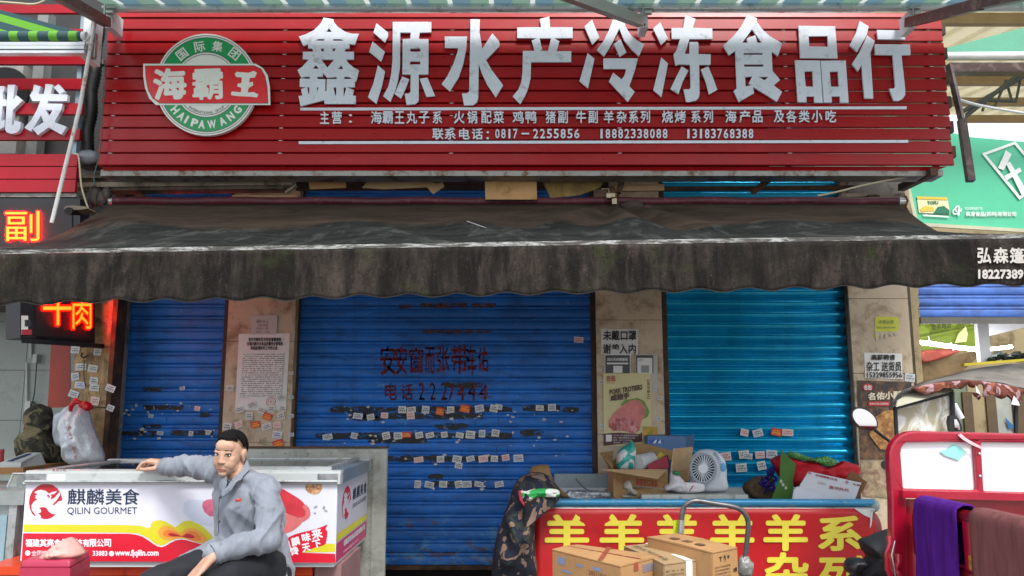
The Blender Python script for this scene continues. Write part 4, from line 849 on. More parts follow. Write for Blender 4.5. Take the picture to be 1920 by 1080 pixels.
# ================================================================ new awning above the sign, half closed, seen from below
YU = 5.12
ua = thing('upper_awning', P(880, 16, YU), 'silver awning roll with folding arms along the top of the red sign', 'awning')
M_silver = mk('silver_tube', '#c3cbce', .3, .35, .05, 6, .02, 60, dirt=('#8a9290', .2, 12))
g = MB(); g.tube([P(198, 16, YU), P(1960, 13, YU)], .030, 20); obj('roll_tube', g, M_silver, ua)
def mk_stripe(name, a_, b_, c_, pitch, axis=0):
    g = N(name); x = g.xyz(g.coord())[axis]; f = g.math('FRACT', g.math('DIVIDE', x, pitch)); n = g.noise(g.coord(), 8, 5, .7)
    col = g.mix(g.math('GREATER_THAN', f, .5), lin(a_), lin(b_)); e = g.math('LESS_THAN', g.math('ABSOLUTE', g.math('SUBTRACT', f, .5)), .06); col = g.mix(e, col, lin(c_))
    col = g.mix(g.math('MULTIPLY', g.ramp(n, .5, .8), .3), col, lin('#59605c')); g.col(col); g.b.inputs['Roughness'].default_value = .8; return g.m
g = MB(); fa, fb2 = P(198, 9, YU), P(1960, 6, YU)
def ucloth(u, v):
    p = fa.lerp(fb2, u); q = Vector((p.x * 1.02, 3.9, p.z - .10)); r = p.lerp(q, v); r.z += .015 * math.sin(u * 60) * v * .4 - .05 * math.sin(math.pi * v); return r
g.grid(ucloth, 60, 8); o_u = obj('cloth', g, mk_stripe('green_grey_stripe', '#6d8a7a', '#5a7884', '#c0c9c2', .28), ua, fix=False); translucent(o_u.data.materials[0], .5)
g = MB(); g.bar(ucloth(0, 1), ucloth(1, 1), .05, .05); obj('front_bar', g, M_alu, ua)
def arm(p0, p1, w_, h_, mat, nm='folding_arm'):
    g = MB(); g.bar(p0, p1, w_, h_); return obj(nm, g, mat, ua)
M_armalu = mk('arm_aluminium', '#a6a69e', .4, .5, .08, 6, .02, 60)
el1 = P(1035, -22, 3.95); arm(P(1200, 40, YU - .06), el1, .05, .07, M_armalu); arm(el1, ucloth(.62, 1) + Vector((0, 0, .0)), .045, .06, M_armalu, 'outer_arm')
el2 = P(85, -22, 4.15); arm(P(200, 42, YU - .06), el2, .055, .06, M_brownsteel); arm(el2, ucloth(.05, 1), .045, .05, M_brownsteel, 'outer_arm')
el3 = P(1836, 8, 4.0); arm(P(1704, 42, YU - .05), el3, .055, .062, M_brownsteel); arm(el3 + Vector((.01, -.01, 0)), P(2010, -28, 3.4), .05, .055, M_brownsteel, 'outer_arm')
for px, wd in ((1207, 12), (208, 12), (1708, 10)):
    q = P(px, 35, YU); s = wd / 1500 * YU
    g = MB(); g.box(q.x - s * .6, q.x + s * .6, YU - .02, YU + .12, q.z - .075, q.z + .05); obj('arm_bracket', g, M_white, ua)
    g = MB(); g.tube([q + Vector((-s * .9, -.05, .055)), q + Vector((s * 1.2, -.05, .055))], .013, 10); g.tube([q + Vector((-s * .1, -.05, .02)), q + Vector((s * 1.1, -.05, .02))], .018, 10); g.tube([q + Vector((-s * .35, -.06, .075)), q + Vector((-s * .35, -.06, -.04))], .006, 6); obj('bracket_bolt', g, M_alu, ua)
    g = MB(); g.box(q.x - s * .15, q.x + s * .15, YU - .0215, YU - .0202, q.z - .062, q.z - .045); obj('slot', g, M_black, ua)

# ================================================================ green striped awning over the left sign
ga = thing('striped_awning', P(60, 100, 4.8), 'green and blue striped awning half rolled over the left sign', 'awning')
def sg(u, v):
    # the cloth rises from the roll towards the wall
    a_ = P(-150, 66, 4.75).lerp(P(150, 66, 4.75), u); b_ = P(-190, -6, 5.28).lerp(P(152, 62, 5.0), u); p = a_.lerp(b_, v); return p
M_gst = mk_stripe('green_blue_stripe', '#2a4a50', '#5c9a2c', '#2a4a50', .13)
g = MB(); 
gdia = N('slanted_green_stripe'); x, y, z = gdia.xyz(gdia.coord()); f = gdia.math('FRACT', gdia.math('MULTIPLY', gdia.math('ADD', gdia.math('MULTIPLY', z, 1.0), gdia.math('MULTIPLY', x, .30)), 9.5)); gdia.col(gdia.mix(gdia.math('GREATER_THAN', f, .5), lin('#27484f'), lin('#5f9f2a'))); gdia.b.inputs['Roughness'].default_value = .8
b0, b1, b2 = P(-150, 2, 5.2), P(-150, 62, 4.95), P(152, 60, 5.0)
g.poly([[(-150, -10), (0, 18), (152, 60), (152, 63), (-150, 60)]], lambda a_, b_: P(a_, b_, 5.1), (0, .004, 0)); obj('cloth', g, gdia.m, ga)
g = MB(); q0, q1 = P(-150, 68, 4.98), P(154, 68, 4.98); g.tube([q0, q1], .033, 16); obj('roll', g, M_gst, ga)
g = MB(); g.tube([q1 + Vector((.002, 0, 0)), q1 + Vector((.03, 0, 0))], .03, 14); g.tube([q1 + Vector((.01, 0, -.05)), q1 + Vector((.05, 0, .01))], .01, 8); obj('roll_end', g, M_white, ga)
g = MB()
for dz, hh, dy in ((.028, .020, 0), (0, .024, .006), (-.028, .020, 0)):
    p0, p1 = P(-150, 89, 4.95), P(158, 90, 4.95); g.box(p0.x, p1.x, 4.95 - dy, 5.0, p0.z + dz - hh / 2, p0.z + dz + hh / 2)
obj('front_bar', g, mk('white_alu_bar', '#c2c8cc', .35, .2, .05), ga)
g = MB(); g.box(Xat(156, 60, 5.05), Xat(170, 60, 5.05), 5.05, 5.2, Zat(108, 5.05), Zat(25, 5.05)); obj('end_bracket', g, M_white, ga)
g = MB(); g.box(Xat(166, 90, 5.0), Xat(178, 90, 5.0), 5.0, 5.03, Zat(108, 5.0), Zat(62, 5.0)); obj('bracket_plate', g, M_alu, ga)
cord('draped_cable', [(-20, 2), (30, 6), (60, 8), (78, 4), (92, -6)], 4.8, .007, M_cord, 'cream cable drooping at the top left corner above the striped awning')
# ---------------------------------------------------------------- soft shapes
def smooth_loop(pts, k=4):
    n = len(pts); out = []
    for i in range(n):
        p0, p1, p2, p3 = (Vector(pts[(i + j) % n]) for j in (-1, 0, 1, 2))
        for s in range(k):
            t = s / k; out.append(.5 * ((2 * p1) + (p2 - p0) * t + (2 * p0 - 5 * p1 + 4 * p2 - p3) * t * t + (3 * p1 - p0 - 3 * p2 + p3) * t ** 3))
    return out
def puff(g, pts, Y, depth, fold=.012, fs=14, seed=0, k=4, nr=10, centre=None, back=True, mp=None, aniso=(1, 1, .5), sharp=.5, lean=0):
    """cloth-like lump whose outline is traced (pixels); it swells towards the street by depth and has folds"""
    lp = smooth_loop([(a, b) for a, b in pts], k); n = len(lp); c = Vector(centre) if centre else sum(lp, Vector((0, 0))) / n
    f3 = mp or (lambda a, b: P(a, b, Y)); v = []; yr = lambda b: lean * (b - c.y)
    for j in range(nr + 1):
        r = j / nr
        for p in lp:
            q = c + (p - c) * r; w3 = f3(q.x, q.y); h = depth * (max(0, 1 - r ** 3)) ** sharp
            s = Vector((w3.x * aniso[0], w3.y, w3.z * aniso[2])) * fs
            nz = abs(noise.noise(s + Vector((seed, 0, 0)))) * 2 - .6 + .5 * noise.noise(s * 2.3 + Vector((0, seed, 0)))
            v.append(Vector((w3.x, w3.y - h + fold * nz * (1 - r ** 4) + yr(q.y), w3.z)))
    m = len(v)
    if back: v += [f3(p.x, p.y) + Vector((0, depth * .3 + yr(p.y), 0)) for p in lp] + [f3(c.x, c.y) + Vector((0, depth * .4, 0))]
    f = [(j * n + i, j * n + (i + 1) % n, (j + 1) * n + (i + 1) % n, (j + 1) * n + i) for j in range(nr) for i in range(n)]
    if back: f += [(nr * n + i, nr * n + (i + 1) % n, m + (i + 1) % n, m + i) for i in range(n)] + [(m + i, m + (i + 1) % n, m + n) for i in range(n)]
    return g.add(v, f, True)
def mk_camo(name, cols, scale=9, warp=1.0):
    g = N(name); c = g.coord(); out = lin(cols[0])
    for i, h in enumerate(cols[1:]):
        n = g.noise(g.mapped(c, (1, 1, 1), (i * 7.3, i * 3.1, i * 5)), scale, 2, .5, warp); out = g.mix(g.ramp(n, .555, .57), out, lin(h))
    n2 = g.noise(c, 90, 3); out = g.mix(g.math('MULTIPLY', g.ramp(n2, .4, .8), .3), out, lin('#15140f')); g.col(out); g.b.inputs['Roughness'].default_value = .9; g.bump(n2, .2, .005); return g.m
M_camo_green = mk_camo('green_camouflage', ('#14160f', '#3a3725', '#1c1f12', '#565038'), 13)
M_camo_blue = mk_camo('navy_camouflage', ('#12182c', '#2b332f', '#7d6457', '#0e101a'), 11)
# ================================================================ left neighbour's open shop
YW = 6.45
M_wt = mk('pale_wall_tile', '#8b938e', .35, 0, .05, 3, .02, 40, dirt=('#7c827c', .25, 6))
sw = thing('shop_wall', (Xat(60, 700, YW), YW, .14), 'pale grey green tiled side wall of the open shop on the left', 'wall')
xs = [Xat(p, 700, YW) for p in (-190, -80, 30 + 17, 200)]; zs = [.14] + [Zat(p, YW) for p in (1000, 880, 788, 694, 603, 500)]
for i in range(3):
    for j in range(len(zs) - 1):
        g = MB(); g.box(xs[i] + .002, xs[i + 1] - .002, YW - random.uniform(.0, .001), YW + .01, zs[j] + .002, zs[j + 1] - .002); obj('tile', g, M_wt, sw)
g = MB(); g.box(xs[0] - 1, xs[-1] + .1, YW + .011, YW + .1, .14, zs[-1]); obj('mortar', g, mk('mortar', '#5c605c', .9), sw)
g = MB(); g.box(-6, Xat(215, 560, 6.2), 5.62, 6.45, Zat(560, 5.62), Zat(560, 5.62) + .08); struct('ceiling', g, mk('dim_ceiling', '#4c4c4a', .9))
M_cond = mk('white_conduit', '#b3b8b4', .5, 0, .05)
cd = thing('electric_conduit', P(56, 880, YW - .02), 'white electric conduit with a switch box on the pale tiled wall at left', 'conduit')
g = MB(); g.tube([P(58, 640, YW - .02), P(58, 672, YW - .02)], .012, 8); g.tube([P(50, 680, YW - .02), P(50, 752, YW - .02)], .009, 8); obj('pipe', g, M_cond, cd)
for b in ((60, 664, 69, 680), (45, 752, 57, 772)):
    p0, p1 = P(b[0], b[3], YW - .06), P(b[2], b[1], YW - .06); g = MB(); g.box(p0.x, p1.x, YW - .06, YW - .001, p0.z, p1.z); obj('switch_box', g, M_cond, cd)
cord('wall_wire', [(69, 680), (66, 720), (63, 745), (57, 765)], YW - .05, .004, M_black, 'thin black wire running down the pale tiled wall beside the conduit', 'wire')
# post faced with stained tiles beside the first shutter
ps = thing('tiled_post', (Xat(165, 750, 5.75), 5.75, .14), 'stained ochre tiled post with black and white stickers left of the narrow blue shutter', 'post')
xa_, xb_ = Xat(133, 750, 5.75), Xat(203, 750, 5.75)
M_och = mk('ochre_stained_tile', '#b39060', .6, 0, .25, 7, .2, 30, dirt=('#6a4a26', .5, 9), streak=('#c5b08a', .5))
for z0, z1 in ((.145, Zat(900, 5.75)), (Zat(898, 5.75), Zat(765, 5.75)), (Zat(763, 5.75), Zat(652, 5.75)), (Zat(650, 5.75), Zat(520, 5.75))):
    g = MB(); g.box(xa_, xb_, 5.75, 5.77, z0, z1); obj('tile', g, M_och, ps)
g = MB(); g.box(xa_ + .01, xb_ - .003, 5.772, 6.1, .14, Zat(520, 5.75)); obj('core', g, M_conc, ps)
g = MB(); g.box(Xat(204, 750, 5.7), Xat(213, 750, 5.7), 5.66, 5.8, .14, Zat(540, 5.7)); obj('steel_edge', g, M_rust, ps)
for px, py, k, r in ((141, 656, 0, .1), (183, 660, 0, -.1), (152, 688, 0, .2), (174, 691, 0, .35), (141, 706, 1, 0), (176, 714, 0, 0), (150, 722, 4, 0), (138, 739, 1, .1), (177, 727, 0, 0), (178, 752, 2, .3), (207, 728, 1, .4), (207, 765, 1, .2)):
    sticker(ps, px, py, 5.745 if px < 200 else 5.655, k, r, .95)
g = MB(); g.tube([P(154, 662, 5.74), P(152, 668, 5.70), P(157, 671, 5.68), P(164, 667, 5.70)], .006, 6); obj('hook', g, M_black, ps)
g = MB(); g.tube([P(158, 675, 5.735), P(157, 700, 5.735), P(160, 725, 5.735)], .003, 5); obj('hanging_wire', g, M_black, ps)
M_rp = mk('red_brown_board', '#8f2f1d', .5, 0, .12, 5, .05, 30)
rb = thing('red_board', (Xat(115, 700, 5.95), 5.95, Zat(765, 5.95)), 'red brown board with torn white paper strips left of the ochre tiled post', 'board')
g = MB(); g.slab([P(92, 765, 5.95), P(133, 763, 5.95), P(133, 640, 5.95), P(99, 640, 5.95)], .02); obj('panel', g, M_rp, rb)
g = MB()
for q in ([(104, 687), (108, 686), (107, 707), (104, 708)], [(104, 707), (126, 707), (127, 711), (106, 711)], [(123, 687), (127, 690), (127, 708), (123, 708)], [(112, 680), (119, 678), (125, 678), (124, 681), (113, 682)]): pp(g, q, 5.944)
obj('torn_strip', g, M_paper, rb, fix=False)
g = MB(); pp(g, [(103, 722), (122, 721), (122, 742), (113, 745), (103, 743)], 5.943); obj('white_patch', g, M_paper, rb)
g = MB(); pp(g, [(107, 726), (119, 726), (119, 738), (107, 738)], 5.941); obj('grey_patch', g, M_dkprint, rb)
g = MB(); text(g, '微信扫一扫', boxmap(100, 747, 121, 752, 5.942)); obj('lettering', g, M_paper, rb)

# ================================================================ LED signs
M_led_y = mk_emit('led_amber', '#ff8f22', 1.0); M_led_r = mk_emit('led_red', '#ff0200', 40)
def mk_ledface():
    g = N('led_louvre_face'); z = g.xyz(g.coord())[2]; f = g.math('FRACT', g.math('MULTIPLY', z, 110)); g.col(g.mix(g.math('GREATER_THAN', f, .6), lin('#131013'), lin('#2c2526'))); g.b.inputs['Roughness'].default_value = .5; return g.m
M_ledf = mk_ledface(); M_ledfr = mk('led_frame', '#2a292c', .45, .2, .1)
def led(name, c4, th, chars, label, thick=1.0):
    r = thing(name, (c4[3] + c4[2]) / 2, label, 'LED sign'); g = MB(); a, b, c, d = c4
    n = (b - a).cross(d - a).normalized()
    if n.y < 0: n = -n
    g.hexa([d, c, b, a], [p + n * th for p in (d, c, b, a)]); obj('case', g, M_ledfr, r)
    qm = quadmap(d, c, b, a)
    return r, qm, n
yl, yr_ = 5.08, 5.66
c4 = [P(38, 545, yl), P(178, 545, yr_), P(178, 643, yr_), P(38, 633, yl)]
r, qm, n = led('led_sign', c4, .12, None, 'lit LED sign showing red and amber characters below the dark awning at left')
q2 = [P(66, 548, yl + .10) - n * .008, P(173, 548, yr_ - .025) - n * .008, P(173, 638, yr_ - .025) - n * .008, P(66, 630, yl + .10) - n * .008]
g = MB(); g.hexa([q2[3], q2[2], q2[1], q2[0]], [p + n * .006 for p in (q2[3], q2[2], q2[1], q2[0])]); obj('screen', g, M_ledf, r)
M2 = quadmap(q2[3], q2[2], q2[1], q2[0])
def lsub(px0, py0, px1, py1, off):
    def mp(u, v):
        x = px0 + (px1 - px0) * u; y = py1 + (py0 - py1) * v
        U = (x - 66) / 107; V = 1 - (y - 548) / (82 + 8 * U); return M2(U, V) - n * off
    return mp
g = MB(); g.b = 0
for s, b in (('牛', (77, 535, 129, 610)), ('肉', (131, 561, 168, 617))): text(g, s, lsub(*b, .003), bold=.03, toward=-n, eps=.0001)
obj('red_glow_dots', g, M_led_r, r, fix=False)
g = MB()
for s, b in (('牛', (77, 535, 129, 610)), ('肉', (131, 561, 168, 617))): text(g, s, lsub(*b, .006), bold=.0, toward=-n, eps=.0001)
obj('amber_dots', g, M_led_y, r, fix=False)
g = MB(); g.hexa([P(40, 643, yl - .02), P(196, 653, yr_ + .04), P(196, 645, yr_ + .04), P(40, 634, yl - .02)], [P(40, 643, yl + .1), P(196, 653, yr_ + .08), P(196, 645, yr_ + .08), P(40, 634, yl + .1)]); obj('shelf', g, M_ledfr, r)
tq = lambda x, y, o: P(x, y, yl + (x - 38) / 140 * (yr_ - yl)) - n * o
for nm_, b_, o_, m_ in (('sticker', (39, 592, 63, 628), .004, M_paper), ('red_strip', (39, 618, 63, 628), .006, M_redink), ('grey_print', (45, 600, 57, 612), .006, M_dkprint)):
    g = MB(); g.add([tq(b_[0], b_[3], o_), tq(b_[2], b_[3], o_), tq(b_[2], b_[1], o_), tq(b_[0], b_[1], o_)], [(0, 1, 2, 3)]); obj(nm_, g, m_, r, fix=False)
c4 = [P(-150, 372, 5.3), P(150, 372, 5.3), P(150, 470, 5.3), P(-150, 470, 5.3)]
r, qm, n = led('led_sign', c4, .12, None, 'lit LED sign with one red character above the dark awning at the left edge')
g = MB(); g.hexa([P(-148, 466, 5.292), P(135, 466, 5.292), P(135, 384, 5.292), P(-148, 384, 5.292)], [P(-148, 466, 5.299), P(135, 466, 5.299), P(135, 384, 5.299), P(-148, 384, 5.299)]); obj('screen', g, M_ledf, r)
g = MB(); text(g, '副', boxmap(10, 396, 74, 452, 5.288), bold=.02); text(g, '牛', boxmap(-72, 396, -8, 452, 5.288), bold=.02); obj('red_glow_dots', g, M_led_r, r, fix=False)
g = MB(); text(g, '副', boxmap(10, 396, 74, 452, 5.284)); text(g, '牛', boxmap(-72, 396, -8, 452, 5.284)); obj('amber_dots', g, M_led_y, r, fix=False)

# ================================================================ hanging jacket, bags, scale, table
K = lambda L: [(a / 6.75, 740 + b / 6.75) for a, b in L]
jk = thing('camouflage_jacket', P(75, 868, 5.4), 'green camouflage jacket with a hood hanging on the pale wall behind the freezer', 'jacket')
g = MB(); puff(g, K([(395,150),(470,115),(540,140),(610,170),(635,260),(640,350),(690,400),(660,480),(700,600),(760,680),(785,830),(780,900),(300,910),(250,800),(235,640),(220,575),(300,480),(390,420),(400,300),(370,210)]), 5.5, .13, .03, 9, 3, centre=K([(520, 560)])[0]); obj('jacket_cloth', g, M_camo_green, jk, fix=False)
g = MB(); puff(g, K([(385,190),(410,220),(400,330),(390,420),(310,480),(330,400),(365,300)]), 5.53, .03, .008, 14, 5); obj('red_lining', g, mk('red_lining', '#6e1522', .8), jk, fix=False)
M_bag = N('thin_plastic_bag'); c = M_bag.coord(); n_ = M_bag.noise(c, 30, 4, .7); M_bag.col(M_bag.mix(M_bag.ramp(n_, .35, .7), lin('#bcc2c8'), lin('#e0e3e6'))); M_bag.b.inputs['Roughness'].default_value = .3; M_bag.b.inputs['Subsurface Weight'].default_value = .1; M_bag.bump(M_bag.noise(c, 45, 3, .6, .5), .5, .01); M_bag = M_bag.m
bgt = thing('plastic_bag', P(140, 862, 5.3), 'translucent white plastic bag with faded red print hanging from a hook on the post', 'plastic bag')
g = MB(); puff(g, K([(790,300),(900,180),(960,110),(1040,120),(1100,200),(1150,380),(1220,560),(1300,800),(1200,880),(870,880),(830,690),(800,520)]), 5.4, .12, .05, 20, 2, centre=K([(1020, 560)])[0]); obj('bag_film', g, M_bag, bgt, fix=False)
g = MB()
for i, (x, y) in enumerate(((880, 420), (890, 500), (905, 560), (915, 620), (930, 680), (945, 730), (955, 790))): text(g, '鲜冻水产批发部'[i], rotbox(x / 6.75, 740 + y / 6.75, 6, 7, rad(-8), 5.262), bold=.03, eps=.0003)
obj('print', g, mk_print('faded_red_print', '#b07078'), bgt, fix=False)
g = MB(); puff(g, K([(685,280),(780,210),(860,140),(930,120),(880,220),(800,300),(800,480),(830,660),(740,650),(690,590)]), 5.46, .05, .02, 14, 7); solo('plastic_bag', g, mk('white_bag', '#b4bac4', .4, 0, .06, 8, .1, 30), 'flat white plastic bag hanging left of the printed bag', 'plastic bag', fix=False)
M_rbag = mk('red_plastic', '#b80f16', .35, 0, .15, 15, .2, 40)
g = MB(); puff(g, K([(1020,130),(1075,85),(1120,95),(1170,150),(1140,190),(1100,210),(1050,180)]), 5.3, .05, .015, 25, 1); g.tube([P(*K([(1030, 110)])[0], 5.28), P(*K([(960, 80)])[0], 5.26), P(*K([(900, 140)])[0], 5.27), P(*K([(890, 210)])[0], 5.28)], [.012, .022, .018, .01], 10); solo('red_bag', g, M_rbag, 'small red plastic bag knotted on the hook above the white bags', 'plastic bag', fix=False)
tb = thing('wooden_table', (Xat(0, 900, 5.3), 5.3, .0), 'old wooden table edge at the far left holding the weighing scale', 'table')
g = MB(); p = P(44, 877, 5.0); g.box(-3.6, p.x, 5.0, 5.6, p.z - .04, p.z); obj('table_top', g, mk('table_wood', '#8c6234', .6, 0, .2, 6, .1, 40), tb)
g = MB(); g.box(p.x - .08, p.x - .03, 5.02, 5.07, 0, p.z - .04); obj('leg', g, mk('table_wood', '#8c6234'), tb)
zt_ = p.z
sc = thing('weighing_scale', (P(24, 870, 5.1).x, 5.1, zt_), 'grey electronic weighing scale on the wooden table at left', 'scale')
g = MB(); x0, x1 = Xat(4, 870, 5.05), Xat(43, 870, 5.05); g.hexa([(x0, 5.03, zt_), (x1, 5.03, zt_), (x1, 5.3, zt_), (x0, 5.3, zt_)], [(x0, 5.03, zt_ + .03), (x1, 5.03, zt_ + .03), (x1 - .04, 5.3, zt_ + .075), (x0, 5.3, zt_ + .075)]); obj('scale_body', g, mk('scale_grey', '#a7abaa', .5, 0, .05), sc)
g = MB(); s_ = lambda u, v: Vector((x0 + .03 + (x1 - x0 - .1) * u, 5.05 + .2 * v, zt_ + .036 + .033 * v)); g.slab([s_(0, 0), s_(1, 0), s_(1, 1), s_(0, 1)], .003); obj('key_pad', g, mk('blue_keypad', '#31496b', .4, 0, .3, 30), sc)
g = MB(); g.tube([P(-3, 872, 5.15), P(-3, 850, 5.15)], .03, 14); g.tube([P(-3, 850, 5.15), P(-3, 843, 5.15)], .033, 14); solo('jar', g, mk('red_jar', '#8c2a2c', .4), 'small jar with a dark lid beside the weighing scale', 'jar')
# steel cabinet bottom left
cb = thing('steel_cabinet', (Xat(0, 1000, 4.4), 4.4, 0), 'scuffed stainless steel cabinet at the lower left corner', 'cabinet')
M_st = mk('scuffed_stainless', '#a3aaa8', .35, .6, .15, 3, .05, 40, dirt=('#6f7d86', .4, 4))
p = P(46, 920, 4.4); g = MB(); g.box(-3.2, p.x, 4.4, 5.0, p.z - .075, p.z); obj('counter_top', g, M_st, cb)
p2 = P(34, 955, 4.43); g = MB(); g.box(-3.2, p2.x, 4.44, 4.98, .0, p.z - .076); obj('cabinet_body', g, M_st, cb)
g = MB(); g.box(p2.x - .04, p2.x + .002, 4.415, 4.439, .0, p.z - .077); obj('corner_trim', g, M_alu, cb)
g = MB(); g.box(-3.2, p2.x - .05, 4.42, 4.438, .0, p.z - .13); obj('side_panel', g, mk('pale_blue_panel', '#8fa9b4', .45, .2, .2, 2.5, .05, 30, dirt=('#2f6f96', .5, 1.8)), cb)
gl = thing('glass_case', P(30, 918, 4.6), 'small clear glass box on the steel cabinet counter', 'glass box')
g = MB(); q0 = P(12, 919, 4.6); q1 = P(50, 919, 4.6); zz = P(50, 888, 4.6).z; 
for a_, b_ in (((q0.x, q0.z), (q0.x + .03, zz)), ((q0.x + .03, zz), (q1.x, zz))): g.tube([(a_[0], 4.6, a_[1]), (b_[0], 4.6, b_[1])], .006, 6)
obj('case_edge', g, M_alu, gl); g = MB(); g.hexa([(q0.x, 4.6, q0.z), (q1.x, 4.6, q0.z), (q1.x, 4.85, q0.z), (q0.x, 4.85, q0.z)], [(q0.x + .03, 4.6, zz), (q1.x, 4.6, zz), (q1.x, 4.85, zz), (q0.x + .03, 4.85, zz)]); obj('case_glass', g, mk_glass('box_glass', '#c8d4d2'), gl)
g = MB(); g.box(Xat(34, 910, 4.7), Xat(46, 910, 4.7), 4.68, 4.75, q0.z, q0.z + .07); g.box(Xat(38, 910, 4.65), Xat(46, 910, 4.65), 4.62, 4.66, q0.z, q0.z + .03); solo('tea_box', g, mk('dark_box', '#24262c', .5, 0, .3, 20), 'dark little boxes behind the clear glass of the counter case', 'box')

# ================================================================ right side: next shop's inside
inr = thing('open_shop', (3.9, 7.4, .14), 'inside of the open neighbouring shop on the right with beige partition walls', 'shop interior')
M_bei = mk('beige_partition', '#9a8a68', .7, 0, .12, 3, .1, 30, dirt=('#6b5a3c', .35, 4)); M_brn = mk('brown_frame', '#5b4932', .7, 0, .15)
g = MB(); g.box(3.0, 8.5, 8.2, 8.3, .14, 4.2); obj('back_wall', g, M_bei, inr)
g = MB(); g.box(Xat(1708, 650, 6.2), Xat(1708, 650, 6.2) + .05, 6.15, 8.2, .14, 3.2); obj('side_wall', g, M_bei, inr)
g = MB(); g.box(Xat(1716, 600, 6.25), 8.5, 6.3, 6.4, Zat(470, 6.3), Zat(452, 6.3)); obj('lintel', g, M_conc, inr)
def rect(nm, b, Y, th, mat, par, kind=None):
    p0, p1 = P(b[0], b[3], Y), P(b[2], b[1], Y); g = MB(); g.box(p0.x, p1.x, Y, Y + th, p0.z, p1.z); return obj(nm, g, mat, par)
rect('door_frame', (1812, 735, 1822, 830), 7.6, .05, M_brn, inr); rect('door_frame', (1856, 735, 1866, 830), 7.6, .05, M_brn, inr)
rect('partition_panel', (1787, 700, 1811, 860), 7.62, .03, mk('grey_green_panel', '#6e7a63', .5), inr)
rect('partition_panel', (1823, 700, 1855, 860), 7.62, .03, M_bei, inr)
rect('partition_panel', (1866, 700, 1909, 860), 7.62, .03, mk('pale_grey_panel', '#9fa29a', .5), inr)
rect('door_frame', (1909, 700, 1919, 860), 7.6, .05, M_brn, inr); rect('partition_panel', (1920, 700, 2010, 860), 7.62, .03, M_bei, inr)
g = MB(); g.poly([[(1885, 783), (1909, 807), (1903, 809), (1900, 803), (1893, 803), (1892, 806)]], lambda a_, b_: P(a_, b_, 7.6), (0, .004, 0)); obj('blue_emblem', g, mk_print('emblem_blue', '#1f5f92'), inr)
gs = thing('lime_shop_banner', P(1780, 660, 7.0), 'lime green shop banner with dark lettering inside the open shop', 'banner')
g = MB(); g.slab([P(1690, 664, 7.0), P(1850, 648, 7.0), P(1850, 596, 7.0), P(1690, 596, 7.0)], -.02); obj('banner_sheet', g, mk('lime_sheet', '#77891f', .6, 0, .06), gs)
M_dkgr = mk_print('dark_green_ink', '#3c4a1c')
g = MB(); text(g, '主营：鸡鸭', quadmap(P(1709, 614, 6.975), P(1755, 606, 6.975), P(1755, 594, 6.975), P(1709, 602, 6.975)), bold=.03, eps=.0002); text(g, '联系电话：0817', quadmap(P(1747, 621, 6.975), P(1812, 609, 6.975), P(1812, 598, 6.975), P(1747, 610, 6.975)), bold=.03, eps=.0002); g.bar(P(1700, 636, 6.975), P(1840, 607, 6.975), .004, .007); obj('lettering', g, M_dkgr, gs, fix=False)
g = MB(); g.poly([[(1790, 643), (1797, 626), (1811, 612), (1815, 626), (1812, 641)]], lambda a_, b_: P(a_, b_, 6.97), (0, .003, 0)); obj('pale_flame', g, mk_print('pale_yellow', '#d9dc9a'), gs)
M_lamp = mk_emit('lit_tube', '#f2f6ff', 16)
lp_ = thing('tube_lamp', P(1780, 650, 6.6), 'lit white tube lamp slanting inside the open shop under the pale blue shutter', 'lamp')
g = MB(); g.tube([P(1709, 640, 6.6), P(1750, 645, 6.6), P(1800, 652, 6.6), P(1838, 656, 6.6)], .017, 10); obj('lamp_tube', g, M_lamp, lp_)
g = MB(); g.tube([P(1853, 655, 6.6), P(1897, 650, 6.6)], .014, 10); obj('lamp_tube', g, M_lamp, lp_)
for x, y in ((1741, 630), (1783, 642)): g = MB(); g.bar(P(x, y, 6.6), P(x + 5, y + 16, 6.6), .008, .008); obj('lamp_bracket', g, M_white, lp_)
wp = thing('white_post', P(1846, 680, 6.55), 'bright white post with a pale board behind it in the open shop', 'post')
g = MB(); p0, p1 = P(1839, 681, 6.55), P(1853, 603, 6.55); g.box(p0.x, p1.x, 6.55, 6.6, p0.z, p1.z); obj('post', g, mk('bright_white', '#ececec', .4, 0, .02), wp)
g = MB(); g.slab([P(1837, 634, 6.65), P(1920, 612, 6.65), P(1990, 600, 6.65), P(1990, 590, 6.65), P(1837, 590, 6.65)][:4], -.01); g = MB(); g.poly([[(1837, 634), (1930, 612), (1990, 604), (1990, 592), (1837, 592)]], lambda a_, b_: P(a_, b_, 6.66), (0, .01, 0)); obj('white_board', g, mk('bright_white', '#ececec'), wp)
g = MB(); puff(g, [(1712, 662), (1740, 656), (1775, 654), (1800, 658), (1780, 668), (1745, 678), (1712, 682)], 6.8, .06, .03, 8, 2); solo('red_tarp', g, mk('faded_red_tarp', '#8a3a28', .8, 0, .2, 8, .2), 'faded red tarp rolled up under the tube lamp in the open shop', 'tarp', fix=False)
g = MB(); g.slab([P(1712, 724, 6.85), P(1800, 700, 6.85), P(1850, 655, 6.85), P(1712, 680, 6.85)], -.01); solo('brown_board', g, mk('stained_brown_board', '#7b6340', .8, 0, .2, 3, .1, 30, dirt=('#4a3a26', .4, 5)), 'stained brown board below the red tarp in the open shop', 'board')
g = MB(); 
for i in range(9): g.bar(P(1858 + i * 9, 676 - (i % 3) * 4, 6.5), P(1872 + i * 9, 662 + (i % 4) * 3, 6.7), .05, .03)
solo('dark_bundle', g, mk('dark_green_stuff', '#1d2a20', .8, 0, .3, 20), 'dark green bundle lying above the tricycle roof', 'bundle')
g = MB(); g.bar(P(1805, 684, 6.3), P(1960, 672, 6.3), .05, .02); solo('yellow_strip', g, mk('yellow_plastic', '#b9a81c', .4), 'yellow strip above the tricycle roof in the open shop', 'strip')

